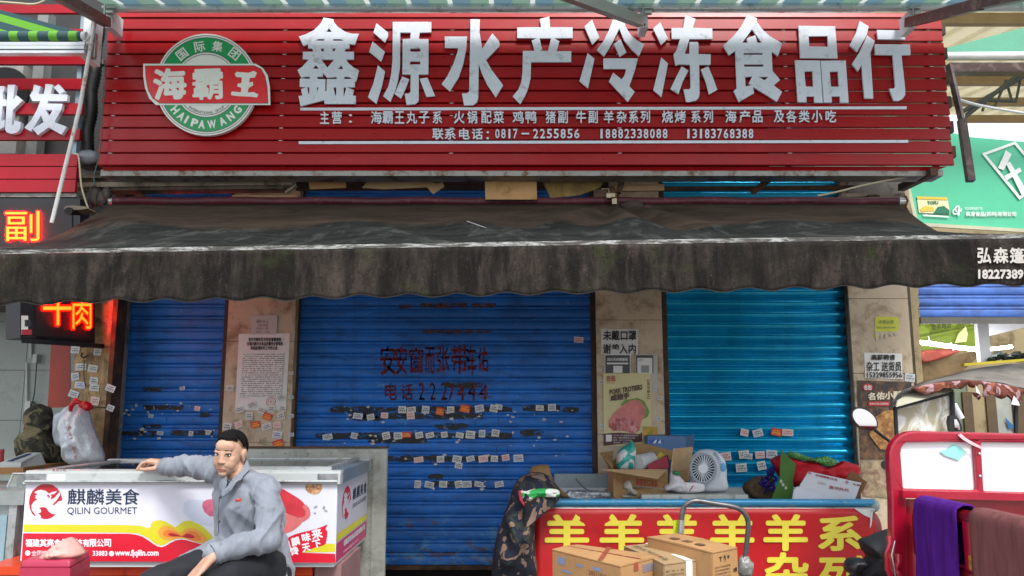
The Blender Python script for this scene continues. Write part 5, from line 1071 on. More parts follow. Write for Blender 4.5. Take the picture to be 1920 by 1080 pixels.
# ================================================================ upper right: roof, beams, green company board
rf = thing('market_roof', P(1850, 200, 9), 'cream corrugated market roof on steel beams at the upper right', 'roof')
M_cream = mk('cream_roof_sheet', '#cdc5a6', .6, 0, .08, 2, .05, 20)
pr0, pr1 = P(1765, 20, 8.5), P(1790, 216, 13.5)
xr0 = 3.2
g = MB(); k_ = 34
zz0, zz1 = P(1850, -40, 7.2).z, P(1850, 216, 13.5).z
prof_ = []
for i in range(k_):
    xx = 3.2 + i * .33; prof_ += [(xx, 0), (xx + .25, 0), (xx + .265, -.05), (xx + .315, -.05), (xx + .33, 0)]
m_ = len(prof_); vs_ = [Vector((x, 7.2, zz0 + d)) for x, d in prof_] + [Vector((x, 13.5, zz1 + d)) for x, d in prof_]
g.add(vs_, [(i, i + 1, m_ + i + 1, m_ + i) for i in range(m_ - 1)]); o = obj('roof_sheet', g, translucent(M_cream, .35), rf, fix=False)
def rbeam(py, Y, h, mat, nm='purlin', dz=0, x0=3.4, x1=14):
    t = (Y - 7.2) / 6.3; z = zz0 + (zz1 - zz0) * t - .06 - h; g = MB(); g.box(x0, x1, Y, Y + .08, z, z + h); return obj(nm, g, mat, rf)
for Y in (8.0, 9.3, 10.6, 11.9, 13.2): rbeam(0, Y, .12, mk('purlin_beige', '#a08a68', .6), 'purlin')
M_trs = mk('truss_steel', '#4c5350', .6)
for (x0, y0, x1, y1, r_) in ((1800, 226, 1925, 128, .03), (1800, 212, 1925, 140, .03), (1842, 188, 1905, 190, .02), (1850, 186, 1842, 208, .015), (1886, 150, 1897, 188, .015), (1886, 150, 1870, 190, .015), (1870, 190, 1862, 205, .012), (1905, 190, 1915, 140, .015)):
    g = MB(); g.tube([P(x0, y0, 9.0), P(x1, y1, 9.0)], r_, 6); obj('truss_member', g, M_trs, rf)
bm2 = thing('roof_beam', P(1850, 135, 6.4), 'brown box beam crossing below the cream roof at the upper right', 'beam')
g = MB(); p0, p1 = P(1782, 134, 6.4), P(2100, 117, 6.4); g.box(p0.x, p1.x, 6.4, 6.5, p0.z, p0.z + .08); obj('beam', g, M_brownsteel, bm2)
g = MB(); g.tube([P(1768, 105, 6.3), P(2100, 103, 6.3)], .032, 12); solo('white_roller', g, mk('white_tube', '#d6d8d4', .3), 'white awning roller tube above the brown beam at the upper right', 'awning roller')
g = MB(); g.poly([[(1768, 92), (1925, 50), (2050, 20), (2050, 97), (1768, 97)]], lambda a_, b_: P(a_, b_, 6.6), (0, .01, 0)); g_gr = translucent(mk('mint_cloth', '#7cc4a8', .7, 0, .05), .4); solo('mint_awning_cloth', g, g_gr, 'mint green awning cloth wedge below the cream roof', 'awning')
st = MB(); st.bar(P(1779, 122, 5.5), P(1803, 225, 5.45), .035, .035); st.bar(P(1803, 225, 5.45), P(1820, 340, 5.4), .05, .045); solo('hanging_strut', st, M_brownsteel, 'dark brown steel strut hanging down past the right end of the big sign', 'strut')
cord('white_cable', [(1796, 186), (1830, 196), (1870, 204), (1925, 213)], 6.9, .012, M_white, 'white cable stretched under the truss at the upper right')
gr = thing('green_company_board', P(1820, 432, 6.9), 'large green company board with a white logo and small white lettering at the right edge', 'sign')
M_grb = mk('company_green', '#4cb78e', .4, 0, .05, 3, .02, 30)
g = MB(); Yg = 6.9
g.poly([[(1640, 205), (1700, 345), (1718, 421), (1990, 438), (1990, 272), (1810, 256)]][:1], lambda a_, b_: P(a_, b_, Yg), (0, .05, 0)); obj('board', g, M_grb, gr)
g = MB(); g.bar(P(1700, 345, Yg - .02), P(1718, 421, Yg - .02), .03, .03, (0, 1, 0)); g.bar(P(1718, 421, Yg - .02), P(1990, 437, Yg - .02), .03, .03, (0, 1, 0)); obj('frame', g, mk('cream_frame', '#b9b79c', .5), gr)
g = MB(); Yw = Yg - .012
def band(pts, w_, closed=True):
    n = len(pts); 
    for i in range(n if closed else n - 1):
        a_, b_ = Vector(pts[i]), Vector(pts[(i + 1) % n]); d = (b_ - a_).normalized() * w_ / 2; q = Vector((-d.y, d.x)); g.poly([[tuple(a_ - d + q), tuple(b_ + d + q), tuple(b_ + d - q), tuple(a_ - d - q)]], lambda x, y, k=i: P(x, y, Yw - k * .0006), (0, .002, 0))
band([(1845, 289), (1903, 268), (1962, 338), (1912, 371)], 5)
for a_ in ([(1886, 282), (1897, 289), (1882, 319), (1871, 315)], [(1886, 306), (1894, 303), (1926, 360), (1916, 366)], [(1883, 330), (1912, 314), (1916, 321), (1888, 338)]): g.poly([a_], lambda x, y: P(x, y, Yw - .004 - a_[0][0] * 1e-6), (0, .002, 0))
text(g, '典发食品(苏州)有限公司', boxmap(1811, 397, 1905, 407, Yw), bold=.03, eps=.0003); text(g, '专业面制品生产商', boxmap(1809, 388, 1842, 393.5, Yw), eps=.0003)
v_ = [(1797 + 5.5 * math.cos(t), 392 + 5.5 * math.sin(t)) for t in [i * .5 for i in range(11)]]; band(v_, 2.2, False); v_ = [(1791 + 4 * math.cos(t), 397 + 4.5 * math.sin(t)) for t in [i * .5 for i in range(11)]]; band(v_, 2.2, False)
g.poly([[(1797, 388), (1800, 388), (1799, 404), (1795, 404)]], lambda x, y: P(x, y, Yw - .008), (0, .002, 0)); obj('lettering', g, mk_print('board_white', '#dfe4df'), gr, fix=False)
g = MB(); pp(g, [(1719, 368), (1776, 370), (1782, 402), (1723, 399)], Yg - .01); obj('product_picture', g, mk('product_pale', '#d8d3a4', .5, 0, .1, 6), gr)
g = MB(); pp(g, [(1719, 368), (1776, 370), (1777, 375), (1720, 373)], Yg - .014); pp(g, [(1725, 392), (1735, 386), (1750, 388), (1752, 395), (1727, 397)], Yg - .014); obj('yellow_print', g, mk_print('product_yellow', '#d1b23c'), gr)
g = MB(); pp(g, [(1750, 400), (1758, 388), (1770, 386), (1780, 394), (1781, 401)], Yg - .014); text(g, 'TOFU', boxmap(1739, 377, 1759, 383, Yg - .015), bold=.06, eps=.0002); obj('green_print', g, mk_print('product_green', '#186a4c'), gr, fix=False)
g = MB(); pp(g, [(1730, 402), (1778, 405), (1780, 408), (1731, 405)], Yg - .014); obj('pale_bar', g, MATS['board_white'], gr)
# whitish block between sign end and the board
g = MB(); g.box(Xat(1775, 250, 7.3), Xat(1812, 250, 7.3), 7.3, 7.4, Zat(290, 7.3), Zat(215, 7.3)); solo('white_hoarding', g, mk('bright_white', '#ececec'), 'pale white panel right of the end of the big red sign', 'panel')
# ================================================================ left chest freezer
YF = 4.1
fz = thing('chest_freezer', (P(335, 1055, YF).x, YF + .4, P(335, 1062, YF).z), 'long white chest freezer with a dragon logo banner behind the seated man', 'freezer')
fx0, fx1 = P(47, 960, YF).x, P(633, 960, YF).x; fzt = P(335, 887, YF).z; fzb = P(335, 1056, YF).z; DEP = .86
M_fr = mk('freezer_white', '#c9ced0', .35, 0, .04, 4, .02, 30); M_rim = mk('freezer_rim', '#b4b9b8', .35, .15, .04, 5, .0, 50, dirt=('#93968f', .12, 8))
g = MB(); zq = fzt - .03; g.box(fx0 + .02, fx1 - .012, YF + .012, YF + .05, fzb - .02, zq); g.box(fx0 + .02, fx1 - .012, YF + DEP - .04, YF + DEP, fzb - .02, zq); g.box(fx0 + .02, fx0 + .055, YF + .0505, YF + DEP - .0405, fzb - .02, zq); g.box(fx1 - .05, fx1 - .012, YF + .0505, YF + DEP - .0405, fzb - .02, zq); g.box(fx0 + .0555, fx1 - .0505, YF + .0505, YF + DEP - .0405, fzb - .02, fzb + .01); obj('freezer_body', g, M_fr, fz)
# rim: profile swept around
rt = fzt + .012; rb_ = fzt - .052
g = MB(); g.box(fx0 - .012, fx1 + .012, YF - .02, YF + .035, rb_, rt - .012); g.box(fx0 - .010, fx1 + .010, YF - .005, YF + .055, rt - .012, rt); obj('front_rim', g, M_rim, fz)
g = MB(); g.box(fx0 - .01, fx1 + .01, YF + DEP - .05, YF + DEP + .01, rb_, rt + .006); obj('back_rim', g, M_rim, fz)
for x0, x1 in ((fx0 - .012, fx0 + .05), (fx1 - .05, fx1 + .012)):
    g = MB(); g.box(x0, x1, YF + .056, YF + DEP - .051, rb_, rt - .001); obj('side_rim', g, mk('grey_blue_rim', '#6b7986', .3, .3, .08), fz)
g = MB(); g.tube([(fx0 + .0, YF - .021, rb_ + .012), (fx1, YF - .021, rb_ + .012)], .008, 8); obj('rim_lip', g, M_alu, fz)
for px0, px1, nm_ in ((50, 92, 'corner_badge'), (598, 636, 'corner_badge')):
    g = MB(); g.box(P(px0, 880, YF).x, P(px1, 880, YF).x, YF - .0225, YF - .0202, rb_ + .014, rt - .013); obj(nm_, g, mk('shiny_badge', '#c8ccd0', .12, .9, .3, 30, 0), fz)
g = MB(); g.box(P(95, 880, YF).x, P(128, 880, YF).x, YF - .0215, YF - .0202, rb_ + .018, rt - .018); obj('name_plate', g, M_paper, fz)
g = MB(); text(g, '星星冷柜', boxmap(98, 879, 124, 884, YF - .024)); obj('plate_lettering', g, M_ink, fz)
# glass lids on two levels
M_lid = mk_glass('lid_glass', '#20272b', .04, .72)
xm = fx0 + (fx1 - fx0) * .52
for nm_, x0, x1, z in (('sliding_lid', fx0 + .05, xm + .06, rt - .006), ('sliding_lid', xm, fx1 - .05, rt + .008)):
    g = MB(); g.box(x0 + .03, x1 - .03, YF + .085, YF + DEP - .08, z - .004, z + .0); ld = obj(nm_, g, M_lid, fz)
    g = MB(); g.box(x0, x1, YF + .057, YF + .085, z - .008, z + .008); g.box(x0, x1, YF + DEP - .079, YF + DEP - .052, z - .008, z + .008); g.box(x0, x0 + .03, YF + .0855, YF + DEP - .0795, z - .008, z + .008); g.box(x1 - .03, x1, YF + .0855, YF + DEP - .0795, z - .008, z + .008); obj('lid_frame', g, M_alu, ld)
g = MB(); g.box(fx0 + .06, fx1 - .06, YF + .06, YF + DEP - .06, fzt - .4, fzt - .39); g.box(fx0 + .06, fx1 - .06, YF + DEP - .06, YF + DEP - .055, fzt - .4, rb_ - .0); obj('floor_and_shade_liner', g, mk('inside_shade_tone', '#3c4448', .6, 0, .3, 12), fz)  # floor plus an added dark liner; its colour stands in for shade inside
# goods seen dimly through the lids
for i in range(9):
    x = fx0 + .12 + i * .15; g = MB(); g.box(x, x + .12, YF + .12 + .1 * (i % 3), YF + .5 + .05 * (i % 2), fzt - .388, fzt - .12 - .05 * (i % 3)); obj('frozen_pack', g, mk('frozen_pack_%d' % (i % 3), ('#6e6258', '#8c8f94', '#5a6872')[i % 3], .5, 0, .3, 14), fz)
# banner print
YB1 = YF - .004
def FB(dy): return lambda a_, b_: P(a_, b_, YB1 - dy)
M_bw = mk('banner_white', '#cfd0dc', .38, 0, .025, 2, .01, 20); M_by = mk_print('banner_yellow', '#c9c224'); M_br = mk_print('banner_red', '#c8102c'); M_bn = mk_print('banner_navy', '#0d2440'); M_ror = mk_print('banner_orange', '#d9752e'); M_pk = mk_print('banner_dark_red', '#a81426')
g = MB(); g.poly([[(50, 893), (633, 889), (629, 1056), (38, 1052)]], FB(0), (0, .008, 0)); bn = obj('banner', g, M_bw, fz)
Q1 = lambda L: [(a_ / 3, 720 + b_ / 3) for a_, b_ in L]
g = MB(); g.poly([Q1([(133,790),(700,793),(790,797),(838,812),(850,800),(848,788),(858,775),(880,767),(905,766),(930,773),(958,790),(985,806),(1005,792),(1025,777),(1045,769),(1070,768),(1095,775),(1122,790),(1150,810),(1175,835),(1195,858),(1215,882),(1330,905),(1885,898),(1885,945),(1500,950),(1200,910),(1100,889),(1050,872),(1020,868),(985,872),(955,885),(930,901),(908,909),(885,904),(860,889),(835,868),(800,850),(765,840),(700,836),(132,832)])], FB(.0008), (0, 0, 0)); obj('yellow_band', g, M_by, bn)
g = MB(); g.poly([Q1([(130,840),(720,842),(765,847),(800,858),(832,878),(860,898),(885,913),(910,918),(935,908),(960,892),(990,879),(1020,874),(1050,878),(1080,888),(1150,905),(1300,935),(1885,955),(1888,1006),(122,995)])], FB(.0012), (0, 0, 0)); obj('red_band', g, M_br, bn)
for dy, nm_, mt, L in ((.0016, 'orange_swirl', mk_print('banner_amber', '#d99a3a'), [(888,830),(920,798),(970,808),(1010,835),(1050,812),(1100,815),(1150,850),(1165,888),(1100,890),(1030,865),(960,878),(910,868)]),
                   (.0020, 'swirl_ring', M_ror, [(915,838),(945,820),(985,830),(1020,850),(1060,828),(1100,832),(1128,862),(1125,880),(1080,880),(1030,862),(960,862),(925,855)]),
                   (.0024, 'swirl_core', M_pk, [(945,845),(965,838),(1000,848),(1025,856),(1050,842),(1080,848),(1095,865),(1060,868),(1020,858),(965,856)])):
    g = MB(); g.poly([[tuple(p) for p in smooth_loop(Q1(L), 4)]], FB(dy), (0, 0, 0)); obj(nm_, g, mt, bn)
# dragon head roundel
g = MB(); cxl, cyl_ = 420 / 4.91, 860 + 395 / 4.91
T = lambda L: [(a_ / 4.91, 860 + b_ / 4.91) for a_, b_ in L]
def roundel(mpf, parent, eps):
    g = MB()
    g.poly([T([(415,232),(480,240),(530,275),(560,320),(573,370),(570,385),(540,390),(500,425),(482,425),(520,385),(555,330),(548,305),(500,360),(465,375),(475,345),(465,330),(500,325),(530,295),(480,305),(450,320),(420,295),(380,285),(345,290),(312,310),(330,320),(345,330),(318,340),(330,350),(318,362),(345,372),(310,395),(288,430),(292,470),(310,500),(328,522),(322,530),(295,505),(275,460),(266,400),(275,345),(300,295),(345,255),(380,238)])], lambda a_, b_: mpf(a_, b_, eps), (0, 0, 0))
    g.poly([T([(360,458),(375,448),(400,446),(425,452),(450,490),(480,508),(512,512),(480,540),(440,555),(400,555),(375,545),(378,530),(365,512),(350,505),(375,495),(380,478),(370,462)])], lambda a_, b_: mpf(a_, b_, eps), (0, 0, 0))
    g.poly([T([(425,345),(440,332),(458,340),(458,358),(440,365),(450,350)])], lambda a_, b_: mpf(a_, b_, eps), (0, 0, 0))
    return obj('dragon_head_logo', g, mk_print('logo_crimson', '#b01c2a'), parent)
roundel(lambda a_, b_, e: P(a_, b_, YB1 - e), bn, .0012)
def bx(x0, y0, x1, y1, dy=.0018): return boxmap(x0, y0, x1, y1, YB1 - dy)
for ch, x0, x1 in (('麒', 127, 160), ('麟', 162, 195), ('美', 198, 228), ('食', 230, 261)):
    g = MB(); text(g, ch, bx(x0, 917, x1, 946), bold=.012, k=4, eps=.00005); obj('banner_letter', g, M_bn, bn, fix=False)
g = MB(); text(g, 'QILIN GOURMET', bx(126, 951, 257, 966), bold=.0); obj('banner_lettering', g, M_bn, bn, fix=False)
M_bwp = mk_print('banner_print_white', '#e2dfe6')
for i, ch in enumerate('福建其亮食品科技有限公司'):
    g = MB(); x = 48 + i * 13.4; text(g, ch, bx(x, 1011, x + 12.4, 1025), bold=.035, eps=.00005); obj('banner_letter', g, M_bwp, bn, fix=False)
g = MB(); text(g, '全国统一热线：400-0', bx(59, 1032, 150, 1042), bold=.01, k=4, eps=.00005); text(g, '33883', bx(174, 1033, 201, 1042), bold=.04, eps=.00005); text(g, 'www.fjqilin.com', bx(216, 1031, 297, 1045), bold=.04, eps=.00005)
for cx_, cy_ in ((52, 1037), (209, 1038)): g.poly([[(cx_ + 5 * math.cos(i * .4), cy_ + 5 * math.sin(i * .4)) for i in range(16)]], FB(.0018), (0, 0, 0))
obj('banner_lettering', g, M_bwp, bn, fix=False)
# printed food: pale plate, sausage slices, two sausages, walnut
g = MB(); g.poly([Q1([(1030,720),(1035,670),(1060,650),(1200,655),(1220,800),(1180,800),(1090,780)])], FB(.0010), (0, 0, 0)); obj('plate_print', g, mk_print('print_pale', '#bcc3d3'), bn)
g = MB(); g.poly([Q1([(1140,665),(1165,650),(1210,645),(1215,745),(1180,745),(1150,720),(1138,690)])], FB(.0014), (0, 0, 0)); obj('slice_print', g, mk('slice_pink', '#c4607c', .4, 0, .25, 30, 0), bn)
M_saus = mk('sausage_print', '#c23a44', .35, 0, .14, 9, 0, 30); M_saus2 = mk('sausage_print_light', '#cb6c6c', .35, 0, .14, 9, 0, 30)
g = MB(); g.poly([smooth_loop(Q1([(1540,565),(1590,590),(1650,625),(1700,660),(1735,710),(1740,740),(1715,755),(1680,750),(1620,730),(1560,705),(1500,680),(1490,600)]), 3)], lambda a_, b_: P(a_, b_, YB1 - .0016), (0, 0, 0)); obj('sausage_print', g, M_saus, bn)
g = MB(); g.poly([smooth_loop(Q1([(1700,690),(1722,680),(1742,705),(1745,740),(1728,760),(1700,775),(1690,755),(1716,740),(1716,712)]), 3)], lambda a_, b_: P(a_, b_, YB1 - .0020), (0, 0, 0)); obj('sausage_end_print', g, M_saus2, bn)
g = MB(); g.poly([smooth_loop(Q1([(1560,712),(1610,730),(1680,752),(1700,775),(1680,800),(1640,828),(1600,838),(1560,820)]), 3)], lambda a_, b_: P(a_, b_, YB1 - .0013), (0, 0, 0)); obj('sausage_print', g, M_saus2, bn)
g = MB(); g.poly([smooth_loop(Q1([(1720,570),(1745,540),(1780,535),(1805,545),(1812,580),(1800,610),(1770,622),(1735,610),(1718,592)]), 2)], lambda a_, b_: P(a_, b_, YB1 - .0014), (0, 0, 0)); obj('walnut_print', g, mk('walnut', '#9a6a45', .5, 0, .4, 40, 0, 90, dirt=('#dcae86', .5, 50)), bn)
g = MB()
for i in range(7): x, y = 1775 + random.uniform(-20, 60), 700 + random.uniform(-22, 25); g.poly([Q1([(x, y), (x + 12, y + 4), (x + 9, y + 12), (x - 3, y + 8)])], FB(.0012 + i * .0001), (0, 0, 0))
obj('peppercorn_print', g, mk_print('print_grey', '#8e919b'), bn)
g = MB(); g.poly([Q1([(1560,545),(1600,528),(1670,528),(1650,545),(1600,552)])], FB(.0012), (0, 0, 0)); obj('bowl_print', g, MATS['print_pale'], bn)
g = MB(); g.poly([smooth_loop(Q1([(1600,880),(1660,845),(1740,825),(1800,808),(1843,790),(1830,815),(1842,830),(1836,880),(1825,905),(1770,920),(1690,950),(1650,968),(1612,958),(1625,930),(1598,920)]), 2)], lambda a_, b_: P(a_, b_, YB1 - .0018), (0, 0, 0)); obj('flame_badge', g, M_br, bn)
g = MB()
for ch, x, y, s_ in (('麒', 1612, 905, 38), ('麟', 1662, 885, 46), ('味', 1722, 862, 46), ('来', 1782, 843, 56), ('馋', 1655, 938, 46), ('天', 1722, 920, 44), ('下', 1782, 900, 44)):
    text(g, ch, rotbox(x / 3, 720 + y / 3, s_ / 3, s_ / 3, rad(-13), YB1 - .0024), bold=.04, eps=.00005)
obj('slogan_lettering', g, M_bwp, bn, fix=False)
# end panel with the same print, seen in steep perspective
sxp = fx1 - .010
def SP(u, v, e=.002):      # u along depth, v up
    return Vector((sxp + e, YF + .012 + u * (DEP - .03), fzb + v * (fzt - .055 - fzb)))
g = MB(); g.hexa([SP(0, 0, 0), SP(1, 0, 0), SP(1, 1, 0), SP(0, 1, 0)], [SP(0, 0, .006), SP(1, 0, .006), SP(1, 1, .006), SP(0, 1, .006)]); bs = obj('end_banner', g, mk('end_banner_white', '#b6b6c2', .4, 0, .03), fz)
def sp(pts, e, mt, nm_): g = MB(); g.poly([pts], lambda u, v: SP(u, v, e), (0, 0, 0)); return obj(nm_, g, mt, bs, fix=False)
sp([(0, .26), (1, .26), (1, .34), (0, .36)], .0070, M_by, 'yellow_band'); sp([(0, 0), (1, 0), (1, .24), (0, .24)], .0070, mk_print('banner_pink', '#b33a66'), 'red_band')
g = MB(); roundel(lambda a_, b_, e: SP((a_ - 53) / 64 * .28 + .12, .92 - (b_ - 907) / 66 * .44, .0075), bs, 0)
g = MB()
for i, ch in enumerate('麒麟美食'): text(g, ch, (lambda i: lambda u, v: SP(.46 + i * .13 + u * .11, .68 + v * .17, .0075))(i), bold=.012, k=4, toward=(1, 0, 0))
text(g, 'QILIN GOURMET', lambda u, v: SP(.46 + u * .5, .56 + v * .07, .0075)); obj('lettering', g, M_bn, bs, fix=False)
g = MB(); text(g, '福建其亮食品科技有限公司', lambda u, v: SP(.2 + u * .72, .13 + v * .08, .0078), bold=.02, toward=(1, 0, 0)); text(g, 'www.fjqilin.com', lambda u, v: SP(.2 + u * .5, .03 + v * .05, .0078)); obj('lettering', g, M_bwp, bs, fix=False)
# ---------------------------------------------------------------- crates, stool, bag
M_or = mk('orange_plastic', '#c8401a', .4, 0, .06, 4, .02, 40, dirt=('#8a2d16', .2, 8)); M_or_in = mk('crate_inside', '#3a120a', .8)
def crate(px0, px1, label, Yc=YF + .06):
    x0, x1 = P(px0, 1060, Yc).x, P(px1, 1060, Yc).x; z1 = fzb - .025; z0 = z1 - .30
    r = thing('plastic_crate', ((x0 + x1) / 2, Yc + .3, z0), label, 'crate', 'orange crates under the freezer')
    g = MB(); g.box(x0, x1, Yc - .012, Yc + .6, z1 - .04, z1); obj('crate_rim', g, M_or, r)
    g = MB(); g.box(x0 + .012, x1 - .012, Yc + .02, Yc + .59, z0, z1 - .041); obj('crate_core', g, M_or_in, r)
    n_ = int((x1 - x0) / .115); w_ = (x1 - x0) / n_
    for i in range(n_):
        a_ = x0 + i * w_; g = MB(); g.box(a_, a_ + .022, Yc, Yc + .018, z0, z1 - .0415)
        g.box(a_ + .0225, a_ + w_ - .0005, Yc, Yc + .018, z0, z1 - .17); g.box(a_ + .0225, a_ + w_ - .0005, Yc, Yc + .018, z1 - .06, z1 - .0415)
        for j in range(6): b_ = a_ + .0225 + (w_ - .023) * (j + .55) / 6.2; g.box(b_, b_ + .006, Yc + .001, Yc + .017, z1 - .1695, z1 - .0605)
        obj('crate_panel', g, M_or, r, fix=False)
    return r
crate(160, 372, 'orange plastic crate with slotted sides under the freezer, left of the man')
crate(376, 586, 'orange plastic crate under the freezer to the right of the man')
crate(-30, 156, 'orange plastic crate under the left end of the freezer behind the pink stool')
rp = MB(); rp.box(P(590, 1070, YF + .08).x, P(640, 1070, YF + .08).x, YF + .08, YF + .6, fzb - .4, fzb - .022); solo('mauve_crate', rp, mk('mauve_plastic', '#8d6a6a', .5, 0, .12, 5, .05, 40), 'dull mauve crate under the right end of the freezer', 'crate')
ST_Y = 3.62
pst = thing('pink_stool', (P(100, 1050, ST_Y).x, ST_Y + .15, 0), 'dark pink plastic stool carrying a pink cloth at the lower left', 'stool')
z_s = PZ
zst = P(100, 1050, ST_Y).z
M_pst = mk('pink_plastic', '#a32a48', .42, 0, .05, 4, .02, 40, dirt=('#6e1d33', .15, 8))
xa1, xb1 = P(40, 1055, ST_Y).x, P(132, 1055, ST_Y).x; xb2 = P(176, 1040, ST_Y + .27).x
A0, A1_, A2, A3 = Vector((xa1, ST_Y, zst)), Vector((xb1, ST_Y, zst)), Vector((xb2 - .02, ST_Y + .27, zst)), Vector((xa1 - .03, ST_Y + .27, zst))
cen = (A0 + A1_ + A2 + A3) / 4
bm0 = bmesh.new()
top = [cen + (p - cen) * .97 for p in (A0, A1_, A2, A3)]; bot = [cen + (p - cen) * 1.22 + Vector((0, 0, -zst)) for p in (A0, A1_, A2, A3)]; mid = [p + Vector((0, 0, -.035)) for p in [cen + (p - cen) * 1.03 for p in (A0, A1_, A2, A3)]]
g = MB(); g.hexa(mid, top)
mm = g.mesh('seat', wloc(pst)); bm_ = bmesh.new(); bm_.from_mesh(mm); bmesh.ops.bevel(bm_, geom=bm_.edges[:], offset=.012, segments=3, affect='EDGES', profile=.6); bm_.to_mesh(mm); bm_.free(); mm.polygons.foreach_set('use_smooth', [True] * len(mm.polygons)); obj('seat', mm, M_pst, pst)
for i in range(4):
    a_, b_ = mid[i] + Vector((0, 0, .002)), mid[(i + 1) % 4] + Vector((0, 0, .002)); c_, d_ = bot[(i + 1) % 4], bot[i]; inn = (cen - (a_ + b_) / 2); inn.z = 0; inn = inn.normalized() * .012
    q = quadmap(d_, c_, b_, a_)
    # skirt with an arched opening: two legs and an apron
    for u0, u1, v0, v1 in ((0.004, .22, 0, .80), (.78, .996, 0, .80), (0.004, .996, .802, 1)):
        g = MB(); Q = [q(u0, v0), q(u1, v0), q(u1, v1), q(u0, v1)]; g.hexa(Q, [p + inn for p in Q]); obj('leg' if v0 == 0 else 'apron', g, M_pst, pst)
    g = MB(); Q = [q(.3, .84), q(.7, .84), q(.7, .94), q(.3, .94)]; g.hexa([p - inn * .15 for p in Q], [p + inn * .02 for p in Q]); obj('raised_panel', g, M_pst, pst)
g = MB(); puff(g, [(80, 1047), (88, 1034), (100, 1027), (112, 1018), (125, 1009), (133, 1010), (142, 1018), (152, 1030), (156, 1039), (148, 1044), (130, 1046), (115, 1047), (100, 1048), (90, 1049)], ST_Y + .10, .09, .02, 22, 4, nr=12, aniso=(1, 1, 1)); solo('pink_cloth', g, mk('pink_cloth', '#d89a93', .8, 0, .12, 14, .2, 60), 'crumpled pale pink cloth heaped on the pink stool', 'cloth', fix=False)

# ================================================================ grey steel board behind the freezer
gb = thing('galvanised_board', (P(600, 1080, 5.2).x, 5.2, 0), 'tall grey galvanised board with small rivets standing behind the freezer', 'panel')
M_galv = mk('galvanised_sheet', '#a2a49d', .45, .2, .1, 2, .04, 40, dirt=('#7b7a70', .35, 3))
x0, x1 = P(545, 1000, 5.0).x, P(723, 1000, 5.0).x; zt_ = P(640, 841, 5.0).z; xl_ = P(462, 850, 5.0).x
g = MB(); g.box(xl_, x1, 5.0, 5.03, 0, zt_); obj('sheet', g, M_galv, gb)
g = MB(); g.box(x1 - .085, x1 - .004, 4.992, 4.999, 0, zt_ - .01); obj('edge_strip', g, M_galv, gb); g = MB(); g.box(xl_, x1, 4.99, 5.04, zt_ + .001, zt_ + .012); obj('top_edge', g, M_rail, gb)
g = MB()
for i in range(26): z = zt_ - .05 - i * .035; g.tube([(x1 - .095, 4.9985, z), (x1 - .095, 4.995, z)], .0022, 6)
for i in range(6):
    for dz in (.03, .06): x = xl_ + .1 + i * .14; g.tube([(x, 4.9985, zt_ - dz), (x, 4.995, zt_ - dz)], .0035, 6)
o = obj('rivet_row', g, M_rail, gb); o['kind'] = 'stuff'

# ================================================================ right freezer with the red banner
YR2 = 5.1
f2 = thing('banner_freezer', (P(1320, 1080, YR2).x, YR2 + .4, 0), 'low freezer with a red banner of large yellow characters and a blue rail', 'freezer')
x0, x1 = P(1004, 960, YR2).x, P(1632, 960, YR2).x; zt2 = P(1320, 940, YR2).z; D2 = .66
g = MB(); g.box(x0 + .03, x1 - .02, YR2 + .02, YR2 + D2, 0.14, zt2 - .03); obj('freezer_body', g, M_fr, f2)
M_sky = mk('sky_blue_rail', '#3f95c4', .3, .1, .05, 6, .02, 50, dirt=('#8fa6ae', .2, 10))
g = MB(); g.tube([(x0 + .02, YR2 - .0, zt2 - .005), (x1 + .02, YR2 - .0, zt2 - .008)], .022, 14); obj('blue_rail', g, M_sky, f2)
g = MB(); g.tube([(x0 + .02, YR2 - .005, zt2 - .047), (x1 + .02, YR2 - .005, zt2 - .050)], .019, 12); obj('silver_rail', g, M_alu, f2)
for x in (x0 + .01, x1 + .03): g = MB(); g.ell((x, YR2 + .02, zt2 - .026), (.035, .05, .042), None, 14, 10); obj('rail_end', g, mk('pale_rail_end', '#9fb2b0', .4), f2)
for x in (x0 + .03, x1 - .03): g = MB(); g.box(x - .03, x + .03, YR2 + .05, YR2 + D2, zt2 - .045, zt2 - .0); obj('side_rim', g, M_sky, f2)
g = MB(); g.box(x0 + .02, x1 - .02, YR2 + D2 - .03, YR2 + D2 + .02, zt2 - .045, zt2 + .02); obj('back_rim', g, M_fr, f2)
g = MB(); g.box(x0 + .07, x1 - .07, YR2 + .04, YR2 + D2 - .04, zt2 - .04, zt2 - .022); obj('lid', g, mk('grimy_lid', '#7d8382', .3, .2, .3, 5, .05, 40, dirt=('#5a5044', .4, 6)), f2)
g = MB(); g.box(P(1020, 920, YR2 + .4).x, P(1180, 920, YR2 + .4).x, YR2 + .1, YR2 + .11, zt2 - .019, zt2 - .014); 
M_brr = mk('red_vinyl', '#c01a20', .4, 0, .06, 4, .03, 30, dirt=('#a31a22', .2, 6)); M_yel = mk_print('yellow_vinyl', '#ecdc4c', .4)
def wav(a_, b_):
    p = P(a_, b_, YR2 - .028); p.y += .010 * fb((p.x * 3, 0, p.z * 4), 1, 4) - .006; return p
g = MB()
def bgrid(u, v):
    x = 1004 + u * 636; yt = 953; r_ = max(0, (u - .955) / .045); yt += 26 * r_ ** 2; return wav(x - 4 * (1 - v) * (u < .01), yt + (1180 - yt) * (1 - v))
g.grid(bgrid, 60, 20); ban2 = obj('banner', g, M_brr, f2, fix=False); md = ban2.modifiers.new('thick', 'SOLIDIFY'); md.thickness = .002; md.offset = 1
